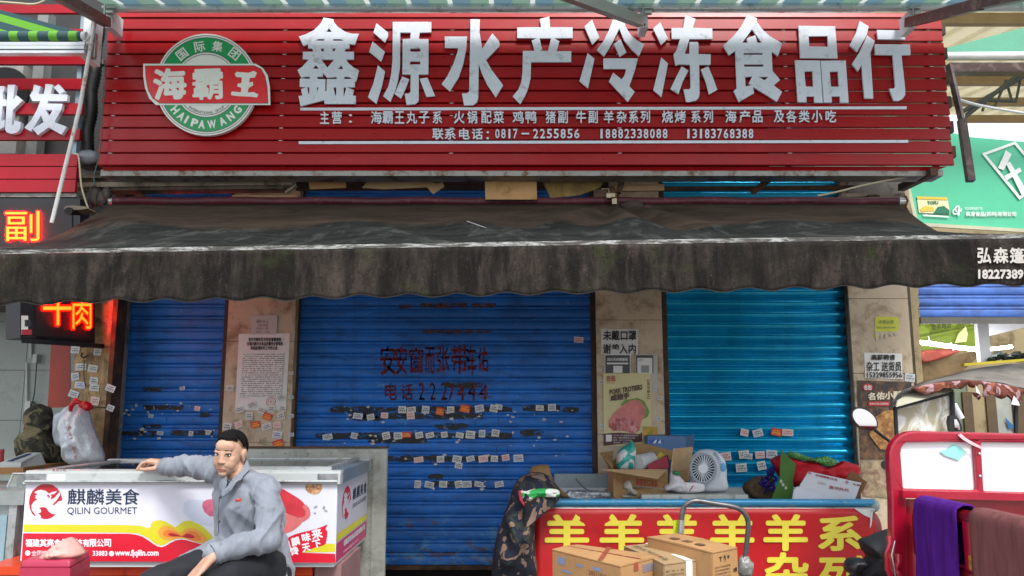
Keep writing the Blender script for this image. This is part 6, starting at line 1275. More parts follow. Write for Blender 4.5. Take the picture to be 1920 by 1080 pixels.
for ch, b in (('羊', (1024, 966, 1102, 1032)), ('羊', (1127, 966, 1205, 1032)), ('羊', (1230, 966, 1308, 1032)), ('羊', (1334, 966, 1412, 1032)), ('羊', (1434, 966, 1512, 1031)), ('系', (1536, 969, 1614, 1031)),
              ('肠', (1034, 1046, 1104, 1112)), ('头', (1130, 1044, 1206, 1110)), ('肚', (1232, 1044, 1308, 1110)), ('肉', (1334, 1044, 1406, 1110)), ('杂', (1436, 1038, 1514, 1110)), ('列', (1538, 1044, 1614, 1112))):
    bm1 = boxmap(*b, YR2 - .0405)
    g = MB(); text(g, ch, bm1, bold=.034, eps=.00008); obj('banner_letter', g, M_yel, ban2, fix=False)
g = MB(); puff(g, [(1626, 955), (1645, 966), (1652, 990), (1650, 1040), (1632, 1090), (1622, 1060), (1622, 980)], YR2 + .02, .05, .01, 9, 3); obj('loose_banner_end', g, mk('dark_red_vinyl', '#8e1218', .4), f2, fix=False)
g = MB(); g.poly([[(1600, 952), (1632, 957), (1634, 972), (1620, 966)]], lambda a_, b_: P(a_, b_, YR2 - .045), (0, .003, 0)); g.poly([[(1634, 958), (1637, 958), (1634, 985), (1631, 990), (1632, 972)]], lambda a_, b_: P(a_, b_, YR2 - .047), (0, .003, 0)); obj('torn_edge', g, M_paper, f2)
zl = zt2 - .021
# white frames, papers and rods lying on the lid
def onlid(px, py, up=0): return PZ(px, py, zl + up)
wf = thing('white_window_frame', onlid(1300, 930), 'long white plastic frame bar lying on the freezer rail before the fan', 'frame bar')
g = MB(); a_, b_ = PZ(1206, 931, zt2 + .03), PZ(1408, 931, zt2 + .03); g.box(a_.x, b_.x, YR2 + .05, YR2 + .12, zt2 - .0, zt2 + .035); obj('bar', g, mk('dirty_white_pvc', '#b4b8b0', .5, 0, .08, 8, .03, 40, dirt=('#7e7c6c', .3, 12)), wf)
g = MB(); g.box(a_.x, b_.x - .1, YR2 + .13, YR2 + .42, zt2 - .0, zt2 + .012); obj('pane', g, mk('dirty_pane', '#8a8f88', .4, 0, .1), wf)
for (pa, pb, lab) in (((1120, 890), (1150, 938), 'left grey metal rod lying beside the cardboard box'), ((1140, 892), (1180, 936), 'right grey metal rod lying beside the cardboard box')):
    g = MB(); q0, q1 = PZ(pa[0] + 5, pa[1] + 10, zl + .03), PZ(*pb, zl + .02); g.bar(q0, q1, .03, .02); solo('metal_rod', g, M_armalu, lab, 'rod')
cord('loose_cable', [(1080, 898), (1100, 918), (1130, 926), (1170, 915), (1210, 914), (1245, 918)], 0, .005, mk('grey_cable', '#77776f', .6), 'grey cable curling over the freezer lid before the cardboard box', depth=[5.6, 5.45, 5.35, 5.3, 5.25, 5.2])
g = MB(); puff(g, [(1062, 921), (1085, 919), (1140, 922), (1145, 934), (1110, 938), (1060, 937)], 5.32, .03, .02, 40, 9); solo('foil_sheet', g, mk('crinkled_foil', '#b5bcc0', .25, .6, .3, 40, .6, 70), 'crinkled silvery foil on the left part of the freezer lid', 'foil', fix=False)
g = MB(); puff(g, [(1168, 912), (1175, 901), (1182, 903), (1186, 915), (1195, 922), (1192, 930), (1180, 926), (1172, 918)], 5.15, .04, .02, 30, 2); g.ell(P(1178, 930, 5.18), (.05, .03, .015), None, 10, 6); solo('clear_wrap', g, mk('clear_plastic', '#9d978a', .2, 0, .3, 30, .3), 'crumpled clear plastic wrap before the cardboard box', 'wrapping', fix=False)
# pale slatted box wall behind, left
g = MB(); p0, p1 = P(1050, 931, 5.72), P(1115, 900, 5.72); g.box(P(1040, 930, 5.74).x, P(1160, 930, 5.74).x, 5.74, 5.78, zt2 - .05, zt2 + .115); g2 = g; solo('pale_backboard', g2, mk('pale_grooved_panel', '#8d9a9f', .4, .1, .1), 'pale grey backboard behind the foil on the right freezer', 'board')
# ---- open cardboard box
YC = 5.3
cbx = thing('open_cardboard_box', (P(1190, 915, YC).x, YC + .1, zl), 'open cardboard box with flaps, holding wrapped goods, on the right freezer', 'cardboard box')
bx0, bx1 = P(1150, 910, YC).x, P(1253, 915, YC).x; z0, z1 = zl + .004, P(1190, 880, YC).z; bd = .30
M_cin = mk('cardboard_inside', '#9b7a4f', .85, 0, .08, 6, .05, 50)
for nm_, b in (('box_front', (bx0, bx1, YC, YC + .006)), ('box_back', (bx0, bx1, YC + bd - .006, YC + bd)), ('box_side', (bx0, bx0 + .006, YC + .0065, YC + bd - .0065)), ('box_side', (bx1 - .006, bx1, YC + .0065, YC + bd - .0065)), ('box_bottom', (bx0 + .007, bx1 - .007, YC + .007, YC + bd - .007))):
    g = MB(); g.box(*b, z0, z0 + .006 if nm_ == 'box_bottom' else z1); obj(nm_, g, M_card, cbx)
def flp(nm_, q, t=.005, mt=None): g = MB(); g.hexa(q, [p + Vector((0, 0, -t)) + Vector((0, t * .5, 0)) for p in q]); return obj(nm_, g, mt or M_cin, cbx)
flp('flap', [Vector((bx0, YC, z1 + .001)), Vector((bx1, YC, z1 + .001)), P(1233, 897, YC - .17), P(1130, 880, YC - .15)], mt=M_card2)
flp('flap', [Vector((bx0, YC + bd, z1 + .002)), Vector((bx1, YC + bd, z1 + .002)), P(1298, 838, YC + bd + .09), P(1185, 831, YC + bd + .05)])
flp('flap', [Vector((bx0, YC + .01, z1 + .003)), Vector((bx0, YC + bd - .01, z1 + .003)), P(1150, 845, YC + bd), P(1124, 849, YC + .08)])
g = MB(); Q = [P(1257, 884, YC - .01), P(1262, 841, YC + .02), P(1298, 838, YC + .22), P(1290, 902, YC + .2)]; g.hexa(Q, [p + Vector((.006, 0, 0)) for p in Q]); obj('flap', g, M_card2, cbx)
g = MB(); g.hexa([P(1256, 884, YC), P(1290, 880, YC + .1), P(1288, 918, YC + .08), P(1254, 916, YC)], [P(1256, 884, YC + .01), P(1290, 880, YC + .11), P(1288, 918, YC + .09), P(1254, 916, YC + .01)]); obj('side_panel', g, M_card, cbx)
g = MB(); text(g, '美国进口冻品', quadmap(P(1192, 910, YC - .003), P(1233, 913, YC - .003), P(1233, 901, YC - .003), P(1192, 897, YC - .003)), bold=.03, eps=.0001); text(g, '小心轻放', quadmap(P(1155, 906, YC - .003), P(1180, 908, YC - .003), P(1180, 896, YC - .003), P(1155, 893, YC - .003)), bold=0); obj('red_print', g, mk_print('orange_red_print', '#a8402a'), cbx, fix=False)
def item(nm_, pts, Y, d, mt, lab, cat, fold=.01, fs=20, seed=1): g = MB(); puff(g, pts, Y, d, fold, fs, seed, aniso=(1, 1, 1)); return solo(nm_, g, mt, lab, cat, fix=False)
gm = N('white_teal_package'); nn_ = gm.noise(gm.coord(), 10, 2, .4, .8); gm.col(gm.mix(gm.ramp(nn_, .5, .53), lin('#c9cfd0'), lin('#2f9c92'))); gm.b.inputs['Roughness'].default_value = .3
item('wrapped_package', [(1156, 868), (1158, 850), (1168, 838), (1180, 830), (1184, 825), (1190, 834), (1193, 848), (1190, 862), (1188, 880), (1172, 884), (1158, 880)], YC + .12, .07, gm.m, 'white and teal plastic package standing at the left in the open cardboard box', 'package')
g = MB(); g.tube([P(1196, 868, YC + .06), P(1222, 862, YC + .14)], .052, 20); solo('tape_roll', g, mk('white_roll', '#bcc0c2', .5, 0, .06), 'fat white roll lying in the middle of the open cardboard box', 'roll')
g = MB(); g.hexa([P(1227, 862, YC + .14), P(1238, 847, YC + .16), P(1249, 856, YC + .16), P(1240, 872, YC + .14)], [P(1227, 862, YC + .17), P(1238, 847, YC + .19), P(1249, 856, YC + .19), P(1240, 872, YC + .17)]); solo('yellow_carton', g, mk('yellow_carton', '#c4b41e', .5), 'small bright yellow carton in the open cardboard box', 'carton')
g = MB(); g.hexa([P(1213, 872, YC + .03), P(1250, 855, YC + .03), P(1255, 877, YC + .03), P(1216, 882, YC + .03)], [P(1218, 868, YC + .12), P(1252, 852, YC + .12), P(1257, 873, YC + .12), P(1222, 877, YC + .12)]); solo('red_carton', g, mk('crimson_carton', '#8c1830', .5, 0, .06), 'crimson carton at the right in the open cardboard box', 'carton')
# blue box behind
bb = thing('blue_carton', (P(1260, 870, YC + .42).x, YC + .42, zl + .0), 'blue cardboard carton standing behind the open cardboard box', 'carton')
Yb = YC + .36; M_bc = mk('blue_carton', '#4a6f9c', .5, 0, .06); g = MB(); p0, p1 = P(1217, 818, Yb), P(1282, 818, Yb); g.box(p0.x, p1.x, Yb, Yb + .01, zl, p0.z); g.box(p1.x + .0005, p1.x + .011, Yb, Yb + .15, zl, p0.z); g.box(p0.x - .01, p0.x - .0005, Yb, Yb + .15, zl, p0.z); obj('carton_wall', g, M_bc, bb)
g = MB(); g.hexa([P(1283, 818, Yb), P(1301, 815, Yb + .1), P(1300, 836, Yb + .1), P(1285, 840, Yb)], [p + Vector((.005, .004, 0)) for p in [P(1283, 818, Yb), P(1301, 815, Yb + .1), P(1300, 836, Yb + .1), P(1285, 840, Yb)]]); g.box(p0.x, p1.x, Yb + .011, Yb + .14, p0.z + .001, p0.z + .005); obj('carton_flap', g, mk('blue_carton_dark', '#3a587c', .5), bb)
g = MB(); g.poly([[(1218, 831), (1218, 826), (1228, 822), (1240, 825), (1245, 831)]], lambda a_, b_: P(a_, b_, Yb - .003), (0, .002, 0)); obj('blue_disc_print', g, mk_print('royal_blue', '#1f4fae'), bb)
g = MB(); g.poly([[(1224, 831), (1230, 824), (1232, 825), (1229, 831)]], lambda a_, b_: P(a_, b_, Yb - .005), (0, .001, 0)); g.poly([[(1234, 831), (1238, 824), (1240, 831)]], lambda a_, b_: P(a_, b_, Yb - .005), (0, .001, 0)); obj('white_print', g, M_paper, bb)
# ---- small white fan
YN2 = 5.22
fn = thing('desk_fan', (P(1330, 922, YN2).x, YN2 + .06, zl + .035), 'small white desk fan with a round grille on the right freezer', 'fan')
M_fan = mk('fan_white', '#c6cdd6', .3, 0, .02)
Z = lambda L: [(1100 + a_ / 6, 800 + b_ / 6) for a_, b_ in L]
g = MB(); puff(g, Z([(1170,560),(1175,420),(1190,340),(1260,270),(1360,255),(1450,270),(1520,320),(1560,390),(1575,480),(1580,600),(1595,680),(1560,735),(1400,745),(1240,735),(1175,700)]), YN2 + .07, .06, 0, 10, 1, sharp=.35, k=4); obj('housing', g, M_fan, fn, fix=False)
fcx, fcy = 1100 + 1310 / 6, 800 + 470 / 6; FP = lambda r, a_, y: P(fcx + r * .86 * math.cos(a_) , fcy + r * math.sin(a_), YN2 - y)
g = MB(); g.tube([FP(27, i * math.pi / 16, .026) for i in range(33)], .009, 8, False); obj('grille_ring', g, mk('fan_ring_grey', '#8f9aa4', .3), fn)
g = MB(); g.add([FP(26, i * math.pi / 16, .014) for i in range(32)], [tuple(range(32))]); obj('dark_inside', g, mk('fan_inside', '#2c3b49', .6), fn, fix=False)
for i in range(26):
    a_ = i * 2 * math.pi / 26; g = MB(); g.bar(FP(9, a_ + .16, .034), FP(26, a_, .028), .0075, .004); obj('grille_rib', g, M_fan, fn)
g = MB(); g.tube([P(fcx, fcy, YN2 - .03), P(fcx, fcy, YN2 - .040)], .030, 20); obj('hub', g, M_fan, fn)
for i in range(14):
    a_ = -.9 + i * .11; g = MB(); g.bar(P(fcx + 31 * math.cos(a_), fcy + 34 * math.sin(a_), YN2 + .012), P(fcx + 36 * math.cos(a_), fcy + 39 * math.sin(a_), YN2 + .020), .006, .004); obj('vent_slot', g, mk('slot_blue', '#5d7c9a', .5), fn)
g = MB(); g.ell(P(1356, 876, YN2 + .012), (.019, .006, .028)); obj('blue_knob', g, mk('sky_blue_plastic', '#5fa6d8', .3), fn)
item('white_glove', Z([(940,540),(970,500),(1020,530),(1080,590),(1130,660),(1150,735),(1040,740),(960,720),(880,715),(890,660),(930,640)]), YC - .08, .06, mk('white_cloth', '#c9c5cb', .8, 0, .05, 10, .1), 'white cotton glove with a green cuff lying before the fan', 'glove', .012, 20, 4)
g = MB(); puff(g, Z([(965,530),(975,500),(1010,500),(1055,520),(1060,545),(1010,545)]), YC - .13, .02, .005, 30); solo('green_cuff', g, mk('green_knit', '#2f7a4c', .8), 'green knitted cuff on top of the white glove', 'cuff', fix=False)
item('white_sheet', Z([(1060,640),(1150,625),(1300,630),(1330,680),(1310,730),(1200,742),(1080,735)]), YC - .10, .02, mk('white_sheet', '#cfcdd2', .6, 0, .04), 'white sheet of plastic in front of the foot of the fan', 'sheet', .004)
g = MB(); g.bar(P(1292, 922, YC - .135), P(1300, 910, YC - .135), .006, .004); solo('red_pen', g, M_redink, 'thin red pen on the white sheet before the fan', 'pen')

# ---- heap at the right end
YH = 5.35
W_ = lambda L: [(1380 + a_ / 4.321, 830 + b_ / 4.321) for a_, b_ in L]
item('brown_sack', W_([(60,370),(90,320),(150,285),(230,270),(300,290),(310,460),(200,470),(110,440)]), YH + .1, .09, mk('brown_sack', '#5f4c38', .9, 0, .2, 12, .2), 'brown sack slumped at the left of the heap on the right freezer', 'sack', .03, 12, 3)
M_tin = mk('violet_tinsel', '#2c1a86', .3, .3, .4, 40, .8, 80)
g = MB(); random.seed(5)
for i in range(60):
    x = random.uniform(205, 320); y = random.uniform(170, 390); y = max(y, 330 - (x - 205) * 1.3); a_, b_ = W_([(x, y)])[0], W_([(x + random.uniform(-25, 25), y + random.uniform(-25, 25))])[0]
    yy = YH - .04 + random.uniform(-.03, .05); g.tube([P(*a_, yy), P((a_[0] + b_[0]) / 2, (a_[1] + b_[1]) / 2, yy - .02), P(*b_, yy)], .008, 5)
solo('violet_tinsel', g, M_tin, 'violet tinsel tangle between the brown sack and the green board', 'tinsel', fix=False)
M_rc = mk('red_cloth', '#c00e22', .75, 0, .1, 10, .15, 50)
item('red_cloth', W_([(320,170),(370,110),(480,135),(560,150),(620,150),(720,200),(840,190),(870,150),(930,165),(1000,190),(1000,250),(940,300),(800,330),(600,350),(480,360),(400,330),(330,240)]), YH + .02, .09, M_rc, 'bright red cloth heaped on top of the right freezer', 'cloth', .03, 10, 6)
M_net = N('green_net'); w1 = M_net.noise(M_net.coord(), 9, 2); gg = M_net.n('ShaderNodeTexVoronoi'); gg.inputs['Scale'].default_value = 90; M_net.l(M_net.coord(), gg.inputs['Vector']); M_net.col(M_net.mix(M_net.ramp(gg.outputs[0], .2, .5), lin('#9cc08c'), lin('#3f8a3c'))); M_net.b.inputs['Roughness'].default_value = .7; M_net.bump(gg.outputs[0], .6, .01); M_net = M_net.m
item('green_net_bag', W_([(425,85),(450,70),(490,85),(520,110),(600,125),(680,130),(730,108),(770,125),(820,150),(800,185),(730,195),(650,165),(560,145),(490,140),(430,115)]), YH - .02, .06, M_net, 'green net bag draped over the top of the red cloth', 'net bag', .02, 22, 2)
item('grey_brown_bag', W_([(280,140),(360,100),(370,150),(330,200),(300,180)]), YH + .06, .03, mk('crimson_cloth', '#8f1a35', .7), 'crimson rag edge left of the green board', 'rag')
g = MB(); Q = [P(*p, YH - .08) for p in W_([(365,55),(487,175),(470,300),(470,470),(290,460),(365,280)])]; g.poly([W_([(365,55),(487,175),(462,300),(472,400),(450,465),(288,458),(355,290)])], lambda a_, b_: P(a_, b_, YH - .10), (0, .008, 0)); gbd = solo('green_board', g, mk('green_carton_print', '#3f6d26', .5, 0, .15, 8, .05, 30), 'green printed board standing upright left of the white box', 'board')
g = MB(); 
for x, y in ((365, 312), (382, 340), (404, 366)): c_ = W_([(x, y)])[0]; g.poly([[(c_[0] + 2.6 * math.cos(i * .7), c_[1] + 3.4 * math.sin(i * .7)) for i in range(9)]], lambda a_, b_: P(a_, b_, YH - .103), (0, .001, 0))
o_ = MB(); me_ = g.mesh('print_dots', gbd.location); me_.materials.append(mk_print('dot_print', '#b5b9a0')); od = bpy.data.objects.new('print_dots', me_); COL.objects.link(od); od.parent = gbd
wbx = thing('white_carton', P(1550, 936, YH - .2), 'white carton with red blossom corners and red writing in the heap on the right freezer', 'carton')
M_wc = mk('white_carton', '#ccd0d8', .5, 0, .03)
g = MB(); g.poly([W_([(590,232),(1015,325),(962,468),(800,462),(640,400),(512,358)])], lambda a_, b_: P(a_, b_, YH - .17), (0, .01, 0)); obj('carton_lid', g, M_wc, wbx)
g = MB(); g.poly([W_([(500,355),(630,395),(800,455),(860,470),(455,470),(470,380)])], lambda a_, b_: P(a_, b_, YH - .20), (0, .01, 0)); obj('carton_side', g, M_wc, wbx)
g = MB(); mp_ = lambda x0, y0, x1, y1, h_: quadmap(*[P(*W_([p])[0], YH - .174) for p in ((x0, y0 + h_), (x1, y1 + h_), (x1, y1), (x0, y0))])
text(g, '宣汉外代', mp_(755, 345, 915, 375, 26), bold=.02, eps=.0002); text(g, '红花贺新春之礼品', mp_(645, 252, 820, 292, 18), bold=.03, eps=.0002); text(g, '礼品', mp_(950, 325, 1005, 338, 16), bold=.03, eps=.0002)
for cx_, cy_ in ((600, 244), (900, 320)):
    for i in range(6): q = W_([(cx_ + 16 * math.cos(i), cy_ + 14 * math.sin(i)), (cx_ + 16 * math.cos(i + .5), cy_ + 14 * math.sin(i + .5)), (cx_, cy_)]); g.poly([q], lambda a_, b_: P(a_, b_, YH - .1745 - i * .0001), (0, 0, 0))
obj('red_print', g, M_redink, wbx, fix=False)
g = MB(); text(g, 'LEIBO', mp_(665, 312, 730, 328, 20), eps=.0002); obj('gold_print', g, mk_print('gold_print', '#9a9a78'), wbx, fix=False)
g = MB(); g.poly([W_([(930,225),(1065,320),(1000,440),(968,462),(1018,325),(895,290)])], lambda a_, b_: P(a_, b_, YH - .12), (0, .008, 0)); solo('cardboard_sheet', g, mk('brown_cardboard_dark', '#7c5534', .8), 'brown cardboard sheet sticking out behind the white carton', 'cardboard')

# ================================================================ camouflage coat and gloves on the freezer's left end
V_ = lambda L: [(640 + a_ / 3, 720 + b_ / 3) for a_, b_ in L]
cc = thing('camouflage_coat', P(980, 1080, 5.0), 'navy and tan camouflage coat draped over the left end of the right freezer', 'coat')
g = MB(); puff(g, V_([(1060,505),(1120,500),(1180,530),(1220,580),(1230,640),(1100,650),(1085,700),(1090,900),(1085,1120),(860,1120),(865,900),(900,780),(930,700),(960,600),(1000,535)]), 5.0, .16, .075, 8, 4, centre=V_([(1010, 800)])[0], nr=16); obj('coat_cloth', g, M_camo_blue, cc, fix=False)
g = MB(); puff(g, V_([(1060,500),(1075,465),(1120,455),(1165,460),(1185,520),(1215,570),(1270,625),(1280,640),(1235,640),(1190,570),(1150,520),(1110,505)]), 5.15, .06, .015, 14, 3); obj('tan_lining', g, mk('tan_lining', '#8a6a44', .9, 0, .12, 12, .2), cc, fix=False)
M_gl = N('white_green_knit'); nn_ = M_gl.noise(M_gl.mapped(M_gl.coord(), (1, 1, 3)), 8, 1, .4, .3); M_gl.col(M_gl.mix(M_gl.ramp(nn_, .52, .54), lin('#c9ccc8'), lin('#2a9c4e'))); M_gl.b.inputs['Roughness'].default_value = .85; M_gl.bump(M_gl.noise(M_gl.coord(), 60, 3), .3, .01); M_gl = M_gl.m
gl2 = thing('work_gloves', P(1010, 935, 4.9), 'pair of white and green knitted work gloves with red cuffs lying on the camouflage coat', 'gloves')
g = MB(); puff(g, V_([(1010,600),(1080,590),(1160,588),(1215,595),(1230,615),(1215,635),(1120,635),(1050,640),(1030,665),(1010,660),(1000,625)]), 4.86, .04, .02, 22, 3, aniso=(1, 1, 1)); g.tube([P(*p, 4.84) for p in V_([(1120, 612), (1170, 604), (1212, 608)])], [.014, .016, .01], 8); obj('glove', g, M_gl, gl2, fix=False)
g = MB(); g.tube([P(*p, 4.82) for p in V_([(1002, 600), (1004, 620), (1008, 650), (1030, 682), (1042, 668)])], .008, 8); obj('red_cuff', g, mk('red_knit', '#b52a3c', .8), gl2)

# ================================================================ hand truck with cartons
YHT = 4.35
ht = thing('hand_truck', P(1340, 1080, YHT), 'grey steel hand truck handle standing behind the stacked cartons', 'hand truck')
M_tub = mk('painted_grey_tube', '#66686b', .35, .5, .15, 6, .03, 50, dirt=('#3f3a36', .35, 12))
pts = [(1268, 1120), (1272, 1060), (1277, 1000), (1279, 965), (1284, 949), (1297, 940), (1315, 940), (1345, 945), (1370, 949), (1388, 955), (1399, 968), (1403, 985), (1400, 1020), (1396, 1060), (1394, 1120)]
cv = []
for i in range(len(pts) - 1):
    p0, p1, p2, p3 = (Vector(pts[max(0, min(len(pts) - 1, i + j))]) for j in (-1, 0, 1, 2))
    for t in (0, .34, .67): q = .5 * ((2 * p1) + (p2 - p0) * t + (2 * p0 - 5 * p1 + 4 * p2 - p3) * t * t + (3 * p1 - p0 - 3 * p2 + p3) * t ** 3); cv.append(P(q.x, q.y, YHT))
g = MB(); g.tube(cv, .0135, 12); obj('handle', g, M_tub, ht, fix=False)
g = MB(); g.tube([P(1278, 975, YHT - .002), P(1277, 1000, YHT - .002)], .0155, 12); obj('tape_wrap', g, M_alu, ht)
g = MB(); g.ell(P(1397, 1064, YHT - .01), (.045, .035, .055), None, 18, 12, lambda d: 1 + .3 * fb(d, 2.6, 4)); obj('wrapped_joint', g, mk('silver_wrap', '#9a9c98', .3, .4, .25, 30, .6, 50), ht, fix=False)
g = MB(); g.slab([P(1262, 1002, YHT + .03), P(1274, 1002, YHT + .03), P(1274, 975, YHT + .03), P(1263, 976, YHT + .03)], -.004); obj('yellow_tag', g, mk('lime_tag', '#b5c41e', .5), ht)
g = MB(); p = P(1330, 1080, 4.0); g.box(p.x - .25, p.x + .3, 3.75, 4.3, .16, .20); obj('platform', g, M_tub, ht)
# cartons: bottoms below the frame
def carton(name, T4, h, mat, label, prints=None):
    """T4: top corners world, fl, fr, br, bl"""
    c_ = sum(T4, Vector()) / 4; r = thing(name, (c_.x, c_.y, c_.z - h), label, 'carton'); dn = Vector((0, 0, -h)); t = .004
    g = MB(); g.hexa([p + dn for p in T4], [p + Vector((0, 0, -t)) for p in T4]); mm = g.mesh('carton_body', wloc(r)); bm_ = bmesh.new(); bm_.from_mesh(mm); bmesh.ops.bevel(bm_, geom=bm_.edges[:], offset=.004, segments=2, affect='EDGES'); bm_.to_mesh(mm); bm_.free(); obj('carton_body', mm, mat, r)
    # two top flaps meeting at a seam, slightly bowed
    q = quadmap(*T4)
    for v0, v1 in ((0, .497), (.503, 1)):
        g = MB(); Q = [q(0.002, v0), q(.998, v0), q(.998, v1), q(.002, v1)]; g.hexa([p + Vector((0, 0, -t + .0005)) for p in Q], [Q[0] + Vector((0, 0, .001 if v0 == 0 else .005)), Q[1] + Vector((0, 0, .001 if v0 == 0 else .006)), Q[2] + Vector((0, 0, .005 if v0 == 0 else .001)), Q[3] + Vector((0, 0, .006 if v0 == 0 else .001))]); obj('flap', g, mat, r)
    return r, q
zc = P(1050, 1030, 4.0).z
def T(px, py, dz=0): return PZ(px, py, zc + dz)
M_k1 = mk('carton_tan', '#b08658', .8, 0, .07, 4, .04, 50, dirt=('#94703f', .15, 6)); M_k2 = mk('carton_grey_tan', '#a58a66', .8, 0, .07, 4, .04, 50, dirt=('#846a48', .15, 6))
T4 = [T(1035, 1030), T(1163, 1062), T(1242, 1042), T(1083, 1021)]
r1, q1 = carton('carton', T4, .36, M_k1, 'tan carton nearest the camera with blue marks and red tape, left of the group')
g = MB()
fa_ = lambda u, v: T4[0].lerp(T4[1], u) + Vector((0, 0, -.36 * v)) + Vector((-.0, -.003, 0)); fbx = lambda u, v: T4[1].lerp(T4[2], u) + Vector((.002, -.002, -.36 * v))
g = MB(); rs = lambda f_, u0, v0, u1, v1: g.add([f_(u0, v1), f_(u1, v1), f_(u1, v0), f_(u0, v0)], [(0, 1, 2, 3)])
rs(fa_, .1, .07, .2, .16); rs(fa_, .38, .10, .48, .13); rs(fa_, .62, .08, .74, .12); rs(fa_, .14, .22, .3, .25)
for i in range(5): rs(fbx, .5, .05 + i * .02, .95, .058 + i * .02)
obj('blue_print', g, mk_print('pale_blue_print', '#7f90b4'), r1, fix=False)
g = MB(); rs(fbx, .30, .0, .40, .10); g.add([q1(.70, 0), q1(.76, 0), q1(.42, 1), q1(.36, 1)], [(0, 1, 2, 3)]); 
for i in range(4): g.v[-1 - i].z += .0075
g.add([q1(0.02, .485) + Vector((0, 0, .008)), q1(.98, .485) + Vector((0, 0, .008)), q1(.98, .53) + Vector((0, 0, .008)), q1(.02, .53) + Vector((0, 0, .008))], [(0, 1, 2, 3)]); g.v = g.v; obj('red_tape', g, mk_spray('faded_red_tape', '#9a4a38', .38, .5), r1, fix=False)
g = MB(); text(g, '20211012 091', lambda u, v: fa_(.56 + .36 * u, .19 - v * .05), bold=0, eps=.0002); obj('dark_print', g, mk_print('dark_brown_print', '#4b3a2a'), r1, fix=False)
T4b = [T(1243, 1060, .0), T(1335, 1046, .0), T(1240, 1012, .0), T(1165, 1024, .0)]
T4b = [T(1246, 1057), T(1334, 1046), T(1256, 1014), T(1170, 1023)]
r2, q2_ = carton('carton', [p + Vector((0, .02, -.006)) for p in T4b], .34, M_k2, 'grey tan carton with white packing tape between the two larger cartons')
g = MB(); up = Vector((0, .02, .004)); g.add([q2_(.46, 0) + Vector((0, 0, .004)), q2_(.60, 0) + Vector((0, 0, .004)), q2_(.60, 1) + Vector((0, 0, .004)), q2_(.46, 1) + Vector((0, 0, .004))], [(0, 1, 2, 3)])
fr = lambda u, v: (T4b[0] + Vector((0, .02, -.006))).lerp(T4b[1] + Vector((0, .02, -.006)), u) + Vector((0, -.003, -.34 * v)); g.add([fr(.46, .3), fr(.60, .3), fr(.60, -.01), fr(.46, -.01)], [(0, 1, 2, 3)]); obj('white_tape', g, M_paper, r2, fix=False)
g = MB()
for i in range(4): text(g, ('配料：羊肉、水、食盐', '生产日期见封口处', '贮存条件：零下十八度', '保质期：十二个月')[i], (lambda i: lambda u, v: fr(.04 + u * .38, .11 + i * .045 - v * .03))(i), eps=.0002)
text(g, '速冻水产品羊肉串', lambda u, v: q2_(.1 + v * .12, .9 - u * .8) + Vector((0, 0, .008))); obj('dark_print', g, MATS['dark_brown_print'], r2, fix=False)
dz = .045
T4c = [T(1335, 1036, dz), T(1383, 1027, dz), T(1268, 1000, dz), T(1213, 1007, dz)]
r3, q3 = carton('carton', T4c, .36, M_k1, 'carton with arrow and umbrella symbols, farthest right of the group by the handle')
fc = lambda u, v: T4c[0].lerp(T4c[1], u) + Vector((-.0015, -.003, -.36 * v))
g = MB()
text(g, '↑', lambda u, v: fc(.44 + u * .09, .14 - v * .09), bold=.02, eps=.0002); text(g, 'T', lambda u, v: fc(.27 + u * .12, .12 - v * .05), bold=.02, eps=.0002); text(g, '▼', lambda u, v: fc(.58 + u * .1, .11 - v * .04), eps=.0002)
for i in range(7): text(g, '品名冷冻食品净重十公斤执行标准'[i:i + 8], (lambda i: lambda u, v: fc(.1 + u * .6, .20 + i * .04 - v * .025))(i), eps=.0002)
text(g, '2袋', lambda u, v: fc(.8 + u * .15, .28 - v * .05), bold=.02, eps=.0002); obj('black_print', g, M_ink, r3, fix=False)
g = MB(); 
for i in range(3): g.add([q3(.25 + .2 * 0, .25 + i * .2) + Vector((0, 0, .0075)), q3(.45, .25 + i * .2) + Vector((0, 0, .0075)), q3(.45, .36 + i * .2) + Vector((0, 0, .0075)), q3(.25, .36 + i * .2) + Vector((0, 0, .0075))], [(0, 1, 2, 3)])
obj('brown_print', g, mk_print('brown_square_print', '#6b5540'), r3, fix=False)
# ================================================================ the seated man
def remeshed(name, mb, voxel, smooth=4, disp=None, mat=None, parent=None):
    me = mb.mesh('tmp', (0, 0, 0), False); o = bpy.data.objects.new('tmp', me); COL.objects.link(o)
    m = o.modifiers.new('r', 'REMESH'); m.mode = 'VOXEL'; m.voxel_size = voxel; m.use_smooth_shade = True
    if smooth: s = o.modifiers.new('s', 'SMOOTH'); s.iterations = smooth; s.factor = .5
    dg = bpy.context.evaluated_depsgraph_get(); out = bpy.data.meshes.new_from_object(o.evaluated_get(dg)); bpy.data.objects.remove(o); bpy.data.meshes.remove(me)
    org = wloc(parent) if parent else Vector((0, 0, 0))
    if disp:
        ns = [v.normal.copy() for v in out.vertices]
        for v, n_ in zip(out.vertices, ns): v.co = v.co + n_ * disp(v.co, n_)
    for v in out.vertices: v.co = v.co - org
    out.polygons.foreach_set('use_smooth', [True] * len(out.polygons)); out.name = name; out.update()
    if mat: out.materials.append(mat)
    ob = bpy.data.objects.new(name, out); COL.objects.link(ob); ob.parent = parent; return ob
def limb(g, pts, rs, n=18, flat=1.0):
    out = []; rr = []
    for i in range(len(pts) - 1):
        for t in (0, .2, .4, .6, .8): out.append(pts[i].lerp(pts[i + 1], t)); rr.append(rs[i] + (rs[i + 1] - rs[i]) * t)
    out.append(pts[-1]); rr.append(rs[-1]); g.tube(out, rr, n, True, flat)
    for p, r in zip(pts, rs): g.ell(p, (r * .99,) * 3, None, 14, 10)
YM = 3.72
man = thing('person', (P(460, 1080, YM).x, 3.85, 0), 'seated man in a grey work coat resting one arm on the freezer', 'person')
